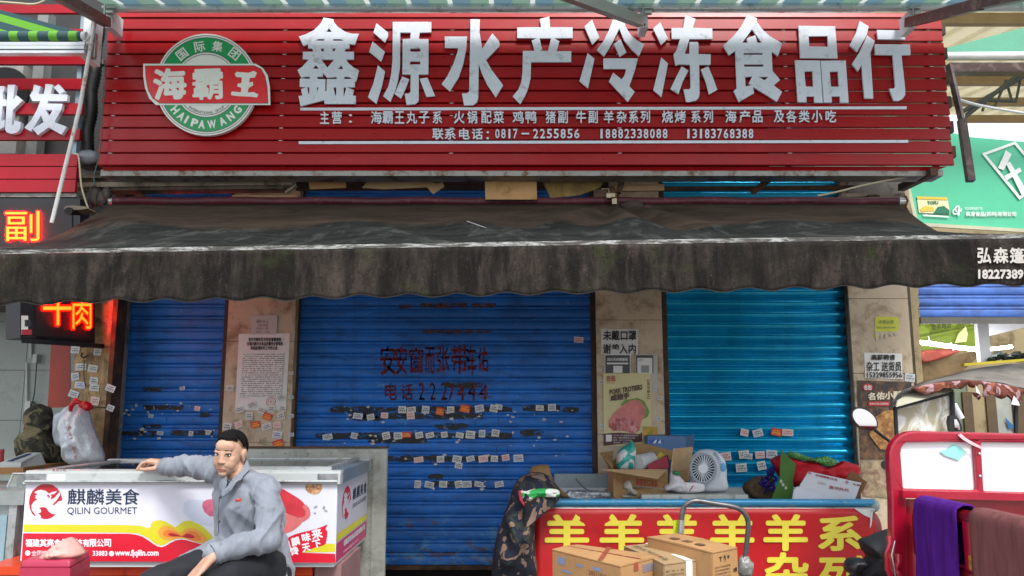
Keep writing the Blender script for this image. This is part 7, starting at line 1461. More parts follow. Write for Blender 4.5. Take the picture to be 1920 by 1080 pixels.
a_y = rad(9); fw = Vector((-math.sin(a_y), -math.cos(a_y), -.10)).normalized(); up_ = Vector((.07, 0, 1)); rt_ = fw.cross(up_).normalized(); up_ = rt_.cross(fw).normalized()
HC = P(431, 848, YM); HS = .82; US = 1.12
def H(r, f, u): return HC + (rt_ * r + fw * f + up_ * u * US) * HS
Rh = Matrix((rt_, fw, up_)).transposed().to_quaternion().to_euler()
def he(g, c, r, n=16): g.ell(H(*c), (r[0] * HS, r[1] * HS, r[2] * HS * US), Rh, n, max(8, n * 2 // 3))
g = MB()
he(g, (0, -.012, .018), (.077, .096, .080), 28); he(g, (0, .020, -.015), (.067, .072, .085), 24); he(g, (0, .036, -.060), (.053, .052, .048), 20)
he(g, (0, .062, -.094), (.026, .022, .017)); he(g, (0, .054, .036), (.056, .036, .036), 18)
for s in (-1, 1):
    he(g, (s * .030, .078, .012), (.023, .011, .007)); he(g, (s * .043, .056, -.024), (.020, .022, .018)); he(g, (s * .046, .018, -.066), (.017, .034, .026)); he(g, (s * .022, .074, -.048), (.018, .014, .018))
    he(g, (s * .0135, .090, -.036), (.0090, .010, .007), 10); he(g, (s * .034, .050, -.042), (.030, .032, .038), 18); he(g, (s * .080, -.008, -.010), (.007, .019, .031)); he(g, (s * .086, -.014, .002), (.006, .018, .020)); he(g, (s * .083, -.010, -.030), (.005, .011, .014))
for t in range(7): k = t / 6; he(g, (0, .083 + .015 * k ** 1.3, .006 - .042 * k), (.0075 + .005 * k, .012, .009), 10)
he(g, (0, .080, -.0695), (.022, .007, .0045), 12); he(g, (0, .078, -.079), (.018, .007, .005), 12); he(g, (0, .071, -.070), (.034, .010, .024), 14)
nb = P(450, 905, YM + .05)
limb(g, [H(0, -.025, -.055), P(446, 890, YM + .03), P(450, 915, YM + .09)], [.050, .051, .050])
# torso core and arms run on inside the clothes
SHR, SHL = P(412, 892, 3.83), P(492, 928, 3.74); CH = P(462, 955, 3.80); PEL = P(480, 1085, 3.92)
limb(g, [P(452, 915, YM + .08), CH, PEL], [.07, .10, .11]); limb(g, [SHR, P(452, 918, 3.82), SHL], [.035, .045, .035])
ELR, WRR = P(352, 876, 3.90), P(306, 872, 4.035); limb(g, [SHR, ELR, WRR], [.034, .030, .026])
ELL, WRL = P(500, 1013, 3.60), P(398, 1043, 3.42); limb(g, [SHL, ELL, P(462, 1021, 3.53), P(425, 1031, 3.47), WRL], [.034, .032, .03, .028, .027])
def finger(g, pts, r0, r1):
    n_ = len(pts); limb(g, pts, [r0 + (r1 - r0) * i / (n_ - 1) for i in range(n_)], 10)
# right hand lying over the freezer rim
rimz = rt + .006
wx = WRR
KN = [Vector((P(283, 868, 4.05).x, y, rimz + .044 + dz)) for y, dz in ((4.015, .0), (4.040, .003), (4.065, .001), (4.088, -.003))]
for kx, kp in enumerate(KN): limb(g, [wx + Vector((-.004, (kx - 1.5) * .008, 0)), wx.lerp(kp, .5) + Vector((0, 0, .004)), kp], [.020, .0165, .0125], 10)
for kx, (kp, ln) in enumerate(zip(KN, (.030, .036, .034, .027))):
    a_ = kp; b_ = a_ + Vector((-ln * .9, -.004 + .003 * kx, -.008 - .003 * kx)); c_ = b_ + Vector((-ln * .42, -.002, -ln * .62)); d_ = c_ + Vector((-ln * .25, -.002, -ln * .5)); d_.z = max(d_.z, rimz + .006)
    finger(g, [a_, b_, c_, d_], .0098, .0070)
tb0 = wx + Vector((-.02, -.028, -.012)); finger(g, [tb0, Vector((P(290, 880, 4.0).x, 4.0, rimz + .012)), Vector((P(276, 884, 4.02).x, 4.005, rimz + .006)), Vector((P(264, 884, 4.02).x, 4.015, rimz + .006))], .0145, .0085)
# left hand hanging between the knees
d_ = (P(366, 1078, 3.34) - WRL).normalized(); sd_ = Vector((.75, -.45, .35)).normalized(); pc = WRL + d_ * .05
for k_ in range(4):
    kp = WRL + d_ * .095 + sd_ * (k_ - 1.5) * .020; limb(g, [WRL + sd_ * (k_ - 1.5) * .010, kp], [.021, .0125], 10); finger(g, [kp, kp + d_ * .034 + Vector((0, -.002, -.006)), kp + d_ * .058 + Vector((.004, .004, -.02)), kp + d_ * .070 + Vector((.008, .012, -.034))], .0095, .0070)
finger(g, [WRL + d_ * .03 - sd_ * .022, WRL + d_ * .065 - sd_ * .045, WRL + d_ * .098 - sd_ * .048], .0135, .0085)
def mk_skin():
    g = N('skin'); c = g.coord(); n1 = g.noise(c, 14, 4, .6); n2 = g.noise(c, 120, 3, .7)
    col = g.mix(g.ramp(n1, .35, .65), lin('#a9826b'), lin('#bd9882')); col = g.mix(g.math('MULTIPLY', g.ramp(n2, .5, .8), .3), col, lin('#8a553c')); g.col(col)
    g.b.inputs['Roughness'].default_value = .48; g.b.inputs['Subsurface Weight'].default_value = .12; g.b.inputs['Subsurface Radius'].default_value = (.012, .004, .002); g.b.inputs['Subsurface Scale'].default_value = .6; g.bump(n2, .06, .003); return g.m
M_skin = mk_skin(); body = remeshed('body', g, .0030, 8, None, M_skin, man)
# face details
M_eye = mk_print('eye_white', '#c9c0b8', .25); M_iris = mk_print('iris', '#15100d', .15); M_brow = mk('eyebrow', '#1a1412', .9, 0, .3, 60); M_lip = mk('lips', '#a9695a', .45, 0, .08, 40, .02); M_hair = mk('black_hair', '#0c0a0a', .8, 0, .5, 60, .6, 160, spec=.2)
from mathutils.bvhtree import BVHTree
_o = wloc(man); bvh = BVHTree.FromPolygons([v.co + _o for v in body.data.vertices], [tuple(p.vertices) for p in body.data.polygons])
def F(r, u, out=0.0):
    "point on the face surface at r (sideways) and u (up), moved outwards"
    h = bvh.ray_cast(H(r, .2, u), -fw); return (h[0] if h[0] else H(r, .08, u)) + fw * out * HS
def FD(r, u): h = F(r, u); return (h - HC).dot(fw) / HS
for s in (-1, 1):
    ex, eu = s * .031, -.002
    g = MB(); he(g, (ex, FD(ex, eu) - .0022, eu), (.0140, .0042, .0052), 16); obj('eye', g, M_eye, body)
    g = MB(); he(g, (ex - .0040, FD(ex, eu) + .0012, eu + .0004), (.0056, .0016, .0050), 12); obj('iris', g, M_iris, body)
    dxs = (-.016, -.011, -.005, 0, .005, .011, .016)
    g = MB(); g.tube([F(ex + dx, eu + .0058 - dx * dx * 20, .0012) for dx in dxs], [.0008, .0018, .0022, .0022, .0022, .0018, .0008], 6); obj('upper_eyelid', g, M_brow, body)
    g = MB(); g.tube([F(ex + dx, eu - .0056 + dx * dx * 14, .0002) for dx in dxs], .0010, 6); obj('lower_eyelid', g, mk('eyelid_skin', '#7d4a36', .6), body)
    g = MB(); g.tube([F(s * .031 + dx, .0185 + .0020 * math.cos(dx * 80) + dx * s * -.06, -.0006) for dx in (-.018, -.012, -.006, 0, .006, .012, .018)], [.0012, .0030, .0036, .0038, .0034, .0026, .0012], 8, True, .7); obj('eyebrow', g, M_brow, body)
    g = MB(); c_ = F(s * .0085, -.0425, -.001); g.ell(c_, (.0034, .0034, .0020), None, 8, 6); obj('nostril', g, M_iris, body)
g = MB(); g.tube([F(dx, -.0705 + (.0012 if abs(dx) < .006 else 0), -.0016) for dx in (-.027, -.019, -.012, -.005, 0, .005, .012, .019, .027)], [.001, .0026, .0036, .0036, .0030, .0036, .0036, .0026, .001], 8); g.tube([F(dx, -.0785 + dx * dx * 8, -.0018) for dx in (-.022, -.014, -.007, 0, .007, .014, .022)], [.001, .0036, .0044, .0046, .0044, .0036, .001], 8); obj('lips', g, M_lip, body)
g = MB(); g.tube([F(dx, -.0745 - abs(dx) * .10, .0012) for dx in (-.030, -.018, -.008, 0, .008, .018, .030)], .0012, 6); obj('mouth_line', g, mk_print('mouth_dark', '#4a241d'), body)
# hair: short cap with a hairline
def hairline(th):     # th: 0 at the face, pi at the back -> lowest u
    c_ = math.cos(th)
    if c_ > .75: return .066
    if c_ > .45: return .066 - (.75 - c_) * .03
    if c_ > .12: return .057 - (.45 - c_) * .12
    if c_ > -.05: return .000
    if c_ > -.35: return .020
    return .020 - min(1, (-.35 - c_) / .25) * .080
g = MB(); nu, nv = 110, 34; v = []
for j in range(nv + 1):
    for i in range(nu):
        th = 2 * math.pi * i / nu; ul = hairline(th) + (.004 if math.cos(th) > .55 else .030 if math.cos(th) > -.45 else .018) + .006 * fb((math.cos(th) * 14, math.sin(th) * 14, 2), 1.6) + random.uniform(-.0022, .0022); ph_max = math.acos(max(-.95, min(.95, (ul - .018) / .083))); ph = ph_max * j / nv
        d_ = Vector((math.sin(ph) * math.sin(th), math.sin(ph) * math.cos(th), math.cos(ph))); k_ = 1 + .012 * fb(d_ * 16, 1, 3) + .022 * fb(d_ * 3.5, 1, 7)
        e = min(1, (nv - j) / 4.0); tk = .0005 + .0060 * e * (1.2 if d_.z > .6 else .35 + 1.3 * max(0, d_.z))
        v.append(H(d_.x * (.0770 + tk) * k_, -.012 + d_.y * (.0960 + tk) * k_, .018 + d_.z * (.0800 + tk) * k_))
g.add(v, [(j * nu + i, (j + 1) * nu + i, (j + 1) * nu + (i + 1) % nu, j * nu + (i + 1) % nu) for j in range(nv) for i in range(nu)], True)
hr = obj('hair', g, M_hair, body, fix=False); md = hr.modifiers.new('t', 'SOLIDIFY'); md.thickness = .006; md.offset = -1
# stubble of short strands so that the outline is not smooth
g = MB(); random.seed(11)
for _ in range(5200):
    th = random.uniform(0, 2 * math.pi); ul = hairline(th) + random.uniform(-.004, .004); pm = math.acos(max(-.95, min(.95, (ul - .018) / .083))); ph = math.acos(1 - random.random() * (1 - math.cos(pm)))
    d_ = Vector((math.sin(ph) * math.sin(th), math.sin(ph) * math.cos(th), math.cos(ph))); t_ = Vector((random.uniform(-.3, .3), .75, -.15))
    if d_.z < .4: t_ = Vector((random.uniform(-.2, .2), .1, -.9))
    t_ = (t_ - d_ * t_.dot(d_)).normalized(); L = random.uniform(.005, .010); e_ = .0765 + .0045 * max(0, min(1, (pm - ph) * 3)); b0 = Vector((d_.x * e_, d_.y * (e_ + .0185), d_.z * (e_ + .0035))); b1 = b0 + (t_ * .8 + d_ * .35) * L; sd_ = d_.cross(t_) * .0007
    hh = lambda q: H(q.x, q.y - .012, q.z + .018); g.add([hh(b0 - sd_), hh(b0 + sd_), hh(b1)], [(0, 1, 2)])
o = obj('hair_strands', g, M_hair, body, fix=False); o['kind'] = 'stuff'
# ---------------- grey work coat
def mk_coat():
    g = N('grey_work_cloth'); c = g.coord(); n1 = g.noise(c, 5, 4, .6); n2 = g.noise(c, 160, 2, .6)
    g.col(g.mix(g.ramp(n1, .35, .65), lin('#6a707a'), lin('#7d838e'))); g.b.inputs['Roughness'].default_value = .8; g.b.inputs['Sheen Weight'].default_value = .15; g.bump(n2, .12, .003); return g.m
M_coat = mk_coat()
g = MB()
def oval(g, secs, n=32):
    rings = []
    for c_, rx, ry, yaw in secs:
        rings.append([c_ + Vector((rx * math.cos(t) * math.cos(yaw) - ry * math.sin(t) * math.sin(yaw), rx * math.cos(t) * math.sin(yaw) + ry * math.sin(t) * math.cos(yaw), 0)) for t in (2 * math.pi * k / n for k in range(n))])
    v = [p for r_ in rings for p in r_]; f = [(i * n + k, i * n + (k + 1) % n, (i + 1) * n + (k + 1) % n, (i + 1) * n + k) for i in range(len(rings) - 1) for k in range(n)] + [tuple(range(n)), tuple(range((len(rings) - 1) * n, len(rings) * n))[::-1]]
    g.add(v, f)
yw = -rad(20)
oval(g, [(P(447, 896, 3.80), .082, .072, yw), (P(450, 906, 3.80), .115, .085, yw), (P(457, 925, 3.80), .155, .105, yw), (P(464, 950, 3.80), .165, .115, yw), (P(466, 985, 3.82), .160, .120, yw), (P(468, 1020, 3.84), .160, .135, yw), (P(472, 1060, 3.87), .170, .150, yw), (P(478, 1110, 3.90), .185, .165, yw)])
g.ell(P(497, 922, 3.72), (.062, .065, .062)); g.ell(P(488, 908, 3.76), (.072, .062, .048)); g.ell(P(414, 884, 3.82), (.062, .060, .056)); g.ell(P(463, 899, 3.80), (.065, .06, .040)); g.ell(P(465, 897, 3.75), (.042, .045, .030)); g.ell(P(512, 975, 3.86), (.05, .09, .12)); g.ell(P(425, 905, 3.81), (.06, .07, .06))
# right sleeve along the freezer
limb(g, [P(409, 884, 3.82), P(385, 877, 3.85), P(354, 873, 3.90), P(330, 875, 3.96), P(315, 876, 4.00)], [.060, .059, .053, .043, .040], 22)
# left sleeve: down, then across the lap
limb(g, [P(500, 924, 3.70), P(505, 965, 3.64), P(500, 1012, 3.60)], [.062, .058, .056], 22); limb(g, [P(500, 1012, 3.60), P(462, 1020, 3.53), P(425, 1030, 3.47), P(401, 1038, 3.43)], [.056, .052, .045, .040], 22)
# skirt of the coat: one flap over the far thigh, one hanging behind
def flapbox(g, q, t): n_ = (q[1] - q[0]).cross(q[2] - q[0]).normalized() * t; g.hexa(q, [p + n_ for p in q])
flapbox(g, [P(408, 1006, 3.74), P(450, 1020, 3.70), P(372, 1050, 3.62), P(318, 1052, 3.60)], .022)
limb(g, [P(520, 1015, 3.90), P(527, 1055, 3.90), P(533, 1110, 3.90)], [.055, .052, .06]); limb(g, [P(500, 1050, 3.84), P(520, 1085, 3.80), P(530, 1140, 3.78)], [.055, .05, .05])
A_sh = P(505, 920, 3.7); A_el = P(502, 1012, 3.6)
def ridge(v, k=3.5): return max(0.0, 1 - abs(noise.noise(v)) * k)
def folds(p, n_):
    x, y, z = p.x, p.y, p.z; d = 0.0
    if x < P(395, 880, 3.85).x and z > 1.05:          # sleeve on the freezer: rings round the arm
        d += .010 * ridge(Vector((x * 15 + z * 6, y * 5, z * 5)), 3) + .005 * ridge(Vector((x * 30 - z * 8, y * 7, z * 8)), 3)
    elif y < 3.66 and z < 1.02:                       # forearm across the lap
        d += .011 * ridge(Vector((x * 16 - z * 9, y * 5, z * 4 + x * 3)), 3) + .004 * ridge(Vector((x * 34, y * 9, z * 11)), 3)
    elif x > P(478, 950, 3.7).x and y < 3.80:         # upper arm: slanting drags towards the elbow
        d += .012 * ridge(Vector((z * 12 + x * 9, y * 4, (x - z) * 3)), 3) + .004 * ridge(Vector((z * 30 + x * 14, y * 6, x * 5)), 3)
    else:                                             # chest: long diagonal pulls
        d += .012 * ridge(Vector(((x * .8 + z * .55) * 11, y * 3, (z - x) * 2.2)), 3) + .004 * ridge(Vector(((x - z * .4) * 26, y * 5, z * 4)), 3)
    return d - .006
coat = remeshed('coat', g, .0055, 3, folds, M_coat, man)
# cuffs, collar, placket, buttons, red badge
g = MB(); q0, q1_ = P(322, 876, 3.985), P(309, 875, 4.02); g.tube([q0, q1_], [.0435, .0445], 22, False); g.tube([q1_, q0], [.038, .038], 22, False); o = obj('cuff', g, M_coat, coat, fix=False); md = o.modifiers.new('t', 'SOLIDIFY'); md.thickness = .004
g = MB(); q0, q1_ = P(412, 1034, 3.45), P(395, 1040, 3.42); g.tube([q0, q1_], [.0440, .0445], 22, False); o = obj('cuff', g, M_coat, coat, fix=False); md = o.modifiers.new('t', 'SOLIDIFY'); md.thickness = .004
def patch(pts, Y0, mat, nm, th=.006, par=None, dY=None):
    g = MB(); q = [P(x, y, Y0 + (dY[i] if dY else 0)) for i, (x, y) in enumerate(pts)]; n_ = Vector((0, th, 0))
    c_ = sum(q, Vector()) / len(q) + Vector((0, -.006, 0)); m_ = len(q)
    g.add(q + [c_] + [p + n_ for p in q] + [c_ + n_], [(i, (i + 1) % m_, m_) for i in range(m_)] + [(m_ + 1 + (i + 1) % m_, m_ + 1 + i, 2 * m_ + 1) for i in range(m_)] + [(i, m_ + 1 + i, m_ + 1 + (i + 1) % m_, (i + 1) % m_) for i in range(m_)]); return obj(nm, g, mat, par or coat)
patch([(463, 862), (468, 880), (455, 893), (452, 899), (444, 903), (436, 905), (430, 914), (428, 908), (438, 896), (452, 884), (459, 872)], 3.655, M_coat, 'collar', .012, dY=[.10, .08, .04, .02, .01, 0, 0, 0, .02, .05, .08])
patch([(436, 903), (444, 903), (433, 919), (418, 931), (414, 925), (426, 912)], 3.655, M_coat, 'lapel', .008, dY=[0, 0, -.005, 0, .005, 0]); patch([(411, 889), (424, 893), (426, 906), (418, 924), (411, 912)], 3.665, M_coat, 'lapel', .008, dY=[.03, .01, 0, 0, .02])
patch([(425, 898), (436, 900), (434, 904), (426, 913)], 3.668, M_black, 'black_undershirt', .01)
patch([(440, 936), (453, 934), (452, 940), (441, 941)], 3.652, mk('orange_red_badge', '#b8452e', .7), 'chest_badge', .004)
for x, y in ((414, 932), (411, 978)): g = MB(); g.ell(P(x, y, 3.655), (.006, .004, .006)); obj('button', g, mk('dark_button', '#30343a', .4), coat)
g = MB(); g.tube([P(412, 930, 3.660), P(409, 960, 3.670), P(410, 1000, 3.675)], .0022, 6); g.tube([P(413, 933, 3.657), P(418, 931, 3.655), P(428, 926, 3.655)], .002, 6); obj('placket_seam', g, mk('seam_shadow_cloth', '#525b68', .9), coat)
# ---------------- trousers and shoes
M_tr = mk('dark_navy_trousers', '#12161e', .8, 0, .2, 7, .1, 90); g = MB()
KR, KL = P(283, 1098, 3.50), P(372, 1140, 3.25)
limb(g, [P(452, 1062, 3.84), P(372, 1066, 3.66), KR], [.092, .080, .066], 22); limb(g, [KR, KR + Vector((.02, .12, -.55))], [.064, .048], 20)
limb(g, [P(498, 1068, 3.78), P(446, 1074, 3.55), KL], [.098, .084, .068], 22); limb(g, [KL, KL + Vector((.03, .18, -.50))], [.066, .048], 20)
g.ell(P(478, 1080, 3.86), (.17, .15, .11))
remeshed('trousers', g, .008, 3, lambda p, n_: .010 * (1 - abs(noise.noise(Vector((p.x * 5, p.y * 5, p.z * 9)))) * 3) * .5 + .004 * noise.noise(p * 22), M_tr, man)
for k_ in (KR + Vector((.02, .12, -.55)), KL + Vector((.03, .18, -.50))):
    g = MB(); g.ell(Vector((k_.x - .03, k_.y - .08, .045)), (.05, .14, .045)); g.tube([Vector((k_.x, k_.y, k_.z)), Vector((k_.x, k_.y, .05))], .042, 12); obj('shoe', g, M_black, man)
sz = P(478, 1080, 3.86).z - .10
sts = thing('plastic_stool', (P(478, 1080, 3.86).x, 3.86, 0), 'red plastic stool under the seated man', 'stool'); M_sr = mk('red_plastic_stool', '#8e1a1c', .4)
x_ = P(478, 1080, 3.86).x; g = MB(); g.box(x_ - .16, x_ + .16, 3.72, 4.0, sz - .03, sz); obj('seat', g, M_sr, sts)
for sx in (-1, 1):
    for sy in (-1, 1): g = MB(); g.bar((x_ + sx * .13, 3.86 + sy * .11, sz - .03), (x_ + sx * .17, 3.86 + sy * .14, 0), .04, .04, (0, 1, 0)); obj('leg', g, M_sr, sts)
# ================================================================ red cargo tricycle at the right edge
Y3 = 3.2
tr = thing('cargo_tricycle', (P(1900, 1080, Y3).x, Y3, 0), 'red cargo tricycle with white panes in its head frame and a ragged cloth roof', 'tricycle')
def mk_trired(name, hexcol, speck):
    g = N(name); c = g.coord(); n1 = g.noise(c, 5, 5, .65); n2 = g.noise(c, 150, 3, .7); n3 = g.noise(c, 22, 6, .75, .4)
    b = lin(hexcol); col = g.mix(g.ramp(n1, .3, .7), tuple(v * .8 for v in b[:3]) + (1,), tuple(min(1, v * 1.15) for v in b[:3]) + (1,))
    col = g.mix(g.math('MULTIPLY', g.ramp(n2, .66, .72), speck), col, lin('#e0a8ac')); col = g.mix(g.math('MULTIPLY', g.ramp(n3, .58, .68), .5), col, lin('#5d1a22'))
    g.col(col); g.b.inputs['Roughness'].default_value = .3; g.b.inputs['Coat Weight'].default_value = .4; g.bump(n2, .05, .003); MATS[name] = g.m; return g.m
M_tred = mk_trired('tricycle_red', '#9a0828', .5); M_tred2 = mk_trired('tricycle_red_sheet', '#9c0a26', .7); M_tdk = mk_trired('tricycle_dark_red', '#6b0f16', .2)
X_ = lambda L: [(1580 + a_ / 3.6, 780 + b_ / 3.6) for a_, b_ in L]
g = MB()
outer = [(1674, 1090), (1672, 935), (1668, 880), (1668, 850), (1671, 838), (1677, 827), (1687, 817), (1702, 810), (1719, 808), (1752, 809), (1920, 813), (2180, 818), (2180, 932), (1700, 930), (1702, 1090)]
h1 = [(1690, 851), (1691, 841), (1695, 834), (1702, 829), (1713, 827), (1827, 830), (1833, 919), (1695, 916)]; h2 = [(1841, 829), (2010, 832), (2014, 925), (1846, 921)]; h3 = [(2022, 834), (2160, 838), (2160, 926), (2026, 925)]
g.poly([outer, h1, h2, h3], lambda a_, b_: P(a_, b_, Y3), (0, .045, 0)); mm = g.mesh('head_frame', wloc(tr)); bm_ = bmesh.new(); bm_.from_mesh(mm); bmesh.ops.bevel(bm_, geom=[e for e in bm_.edges if len(e.link_faces) == 2 and e.calc_face_angle(0) > .8], offset=.008, segments=3, affect='EDGES', profile=.5); bm_.to_mesh(mm); bm_.free(); obj('head_frame', mm, M_tred, tr)
M_pane = mk('white_acrylic', '#f0f0f2', .12, 0, .01, 4, 0, 30)
for h in (h1, h2, h3):
    c_ = (sum(p[0] for p in h) / len(h), sum(p[1] for p in h) / len(h)); q = [(c_[0] + (p[0] - c_[0]) * 1.04, c_[1] + (p[1] - c_[1]) * 1.06) for p in h]; g = MB(); g.poly([q], lambda a_, b_: P(a_, b_, Y3 + .022), (0, .004, 0)); obj('pane', g, M_pane, tr)
g = MB(); g.poly([X_([(655, 240), (700, 228), (722, 212), (760, 190), (790, 205), (836, 245), (815, 262), (785, 300), (740, 285), (690, 268)])], lambda a_, b_: P(a_, b_, Y3 + .014), (0, .004, 0)); solo('face_mask', g, mk('pale_teal_mask', '#8fd0c8', .8, 0, .1, 20), 'pale teal folded face mask stuck on the left white pane of the tricycle', 'mask')
g = MB(); g.bar(P(1690, 926, Y3 - .012), P(2180, 938, Y3 - .012), .03, .028); obj('ledge', g, M_tred, tr)
g = MB(); p0, p1 = P(1703, 1130, Y3 + .02), P(2180, 936, Y3 + .02); g.box(p0.x, p1.x, Y3 + .02, Y3 + .03, p0.z - .4, p1.z); obj('head_sheet', g, M_tred2, tr)
g = MB(); 
for x, y in ((1837, 851), (1838, 893), (1706, 929)): g.ell(P(x, y, Y3 - .003), (.006, .003, .006), None, 10, 6)
g.kind = 0; obj('bolt', g, M_alu, tr)
g = MB(); g.poly([[(1802, 813), (1812, 822), (1826, 830), (1842, 838), (1840, 842), (1822, 834), (1805, 824), (1796, 816)]], lambda a_, b_: P(a_, b_, Y3 - .010), (0, .002, 0)); obj('clear_tape', g, mk('clear_tape', '#d8b8bc', .15), tr)
# side wall running towards the camera
XS = P(1704, 940, Y3).x; zt3 = P(1712, 938, Y3 - .03).z
def sidepoly(loops, mat, nm, x=XS, t=.035): g = MB(); g.poly(loops, lambda a_, b_: Vector((x, a_, b_)), (t, 0, 0)); return obj(nm, g, mat, tr)
yA, yB = 3.17, 1.7
g = MB(); rail = [Vector((XS + .018, yA + .0, zt3 - .20)), Vector((XS + .018, yA, zt3 - .07)), Vector((XS + .018, yA - .02, zt3 - .03)), Vector((XS + .018, yA - .06, zt3 - .018)), Vector((XS + .018, yB, zt3 - .018))]
for i in range(4, 5): pass
g.tube(rail[:4] + [rail[4]], .024, 12); obj('side_rail', g, M_tdk, tr)
sidepoly([[(yB, zt3 - .60), (yA, zt3 - .60), (yA, zt3 - .19), (yB, zt3 - .19)]], M_tdk, 'side_wall')
for y_ in (2.80, 2.45, 2.1): g = MB(); g.box(XS - .004, XS + .034, y_ - .025, y_ + .025, zt3 - .19, zt3 - .03); obj('side_post', g, M_tred, tr)
g = MB(); g.box(XS - .006, XS + .040, yB, yA - .01, zt3 - .235, zt3 - .20); obj('lower_rail', g, M_tdk, tr)
g = MB(); g.poly([[(yA - .06, zt3 - .29), (yA - .3, zt3 - .27), (yA - .33, zt3 - .34), (yA - .08, zt3 - .36)]], lambda a_, b_: Vector((XS - .002, a_, b_)), (.001, 0, 0)); obj('yellow_decal', g, mk('worn_yellow_decal', '#b58a1e', .5, 0, .3, 20, 0, 40, dirt=('#7a1418', .5, 18)), tr)
g = MB(); g.poly([[(2.80, zt3 - .14), (2.76, zt3 - .13), (2.76, zt3 - .18), (2.80, zt3 - .185)]], lambda a_, b_: Vector((XS - .006, a_, b_)), (.001, 0, 0)); obj('yellow_decal', g, MATS['worn_yellow_decal'], tr)
for x, y0, y1 in ((1668, 1006, 1076), (1684, 1040, 1078)):
    g = MB(); g.tube([P(x, y0, Y3 - .02), P(x + 1, y0 + 14, Y3 - .03), P(x - 6, y0 + 30, Y3 - .03), P(x - 4, y1 - 8, Y3 - .03), P(x + 4, y1 + 8, Y3 - .02)], [.012, .010, .007, .009, .012], 8); obj('latch', g, M_tred, tr)
g = MB(); g.tube([P(1678, 1014, Y3 - .03), P(1672, 1040, Y3 - .04), P(1676, 1060, Y3 - .04), P(1680, 1090, Y3 - .03)], .003, 6); obj('latch_wire', g, M_alu, tr)
g = MB(); g.box(XS, 2.9, 1.7, Y3 + .04, zt3 - .62, zt3 - .60); obj('cargo_floor', g, M_tdk, tr)
g = MB(); g.tube([(XS + .25, 2.3, .28), (XS + .37, 2.3, .28)], .28, 28); g.tube([(2.75, 2.3, .28), (2.87, 2.3, .28)], .28, 28); obj('rear_wheel', g, M_black, tr)
g = MB(); g.tube([(2.25, 4.85, .27), (2.35, 4.85, .27)], .27, 28); obj('front_wheel', g, M_black, tr)
# towels
def towel(y0, y1, hang, back, mat, label, seed):
    g = MB()
    def fn(u, v):
        y = y0 + (y1 - y0) * u; L = back + hang + .07; s = v * L
        w = .008 * math.sin(u * 17 + seed) + .010 * fb((u * 4, v * 3, seed), 1)
        if s < back: X, z = XS + .05, zt3 - (back - s)
        elif s < back + .07: a_ = (s - back) / .07 * math.pi; X, z = XS + .018 + .034 * math.cos(a_), zt3 + .020 * math.sin(a_)
        else: k_ = (s - back - .07) / hang; X, z = XS - .018 - w * k_ - .010 * k_, zt3 - (s - back - .07)
        y += .012 * fb((0, v * 4, seed + u * .3), 1.2) * (1 if u < .5 else -1)
        return Vector((X, y, z))
    g.grid(fn, 34, 40); o = solo('towel', g, mat, label, 'towel', 'towels hung over the tricycle side', fix=False); md = o.modifiers.new('t', 'SOLIDIFY'); md.thickness = .006; return o
def mk_towel(name, h, h2):
    g = N(name); c = g.coord(); x, y, z = g.xyz(c); n1 = g.noise(g.mapped(c, (6, 6, 1)), 6, 4, .6); n2 = g.noise(c, 260, 2, .8); g.col(g.mix(g.ramp(n1, .35, .65), lin(h), lin(h2))); g.b.inputs['Roughness'].default_value = .95; g.b.inputs['Specular IOR Level'].default_value = .1; g.bump(n2, .6, .004); return g.m
towel(3.115, 2.83, .46, .22, mk_towel('purple_towel', '#42156c', '#50207e'), 'purple towel hanging over the side rail of the tricycle', 1)
towel(2.745, 2.20, .60, .22, mk_towel('brown_towel', '#6b4242', '#7c5050'), 'dusty brown towel hanging over the side rail, nearest the camera', 5)
# cab: posts, windscreen, mirrors, roof
R_ = lambda L: [(1560 + a_ / 4.908, 640 + b_ / 4.908) for a_, b_ in L]
Yc1, Yc2 = 4.0, 4.35
for x0, y0, x1, y1, Yc in ((1678, 762, 1682, 830, Yc1), (1784, 730, 1787, 812, Yc1 + .02), (1905, 735, 1905, 815, Yc1)):
    g = MB(); g.tube([P(x0, y0, Yc), P(x1, y1, Yc), P(x1 + 1, y1 + 120, Yc)], .010, 8); obj('roof_post', g, M_black, tr)
gw = N('reflection_painted_windscreen'); c = gw.coord(); n1 = gw.noise(gw.mapped(c, (1, 1, .6)), 11, 3, .6, 1.5); n2 = gw.noise(gw.mapped(c, (1, 1, 1), (5, 1, 2)), 8, 3, .6, 1)  # bright reflections are painted into the glass colour as pale and teal noise
cc_ = gw.mix(gw.ramp(n1, .45, .62), lin('#bdb498'), lin('#f0f0ec')); cc_ = gw.mix(gw.ramp(n2, .62, .68), cc_, lin('#7ac7b0')); gw.col(cc_); gw.b.inputs['Roughness'].default_value = .12; gw.b.inputs['Alpha'].default_value = .8
g = MB(); Q = [P(1684, 830, Yc1 + .02), P(1784, 826, Yc1 + .03), P(1783, 738, Yc1 + .03), P(1683, 764, Yc1 + .02)]; g.hexa(Q, [p + Vector((0, .003, 0)) for p in Q]); obj('windscreen', g, gw.m, tr)
g = MB(); g.bar(P(1681, 765, Yc1 + .01), P(1785, 737, Yc1 + .02), .012, .012); obj('windscreen_edge', g, M_black, tr)
M_lining = mk('pale_roof_lining', '#a8a592', .6, 0, .08, 6, .05, 60)
g = MB(); g.poly([[(1681, 763), (1683, 752), (1692, 741), (1712, 730), (1784, 722), (1784, 734)]], lambda a_, b_: P(a_, b_, Yc1 + .05 - (b_ - 722) * .004), (0, .01, 0)); obj('roof_lining', g, M_lining, tr)
M_roofc = mk('grey_roof_cloth', '#77716a', .7, 0, .15, 6, .25, 20, dirt=('#4e4640', .3, 5))
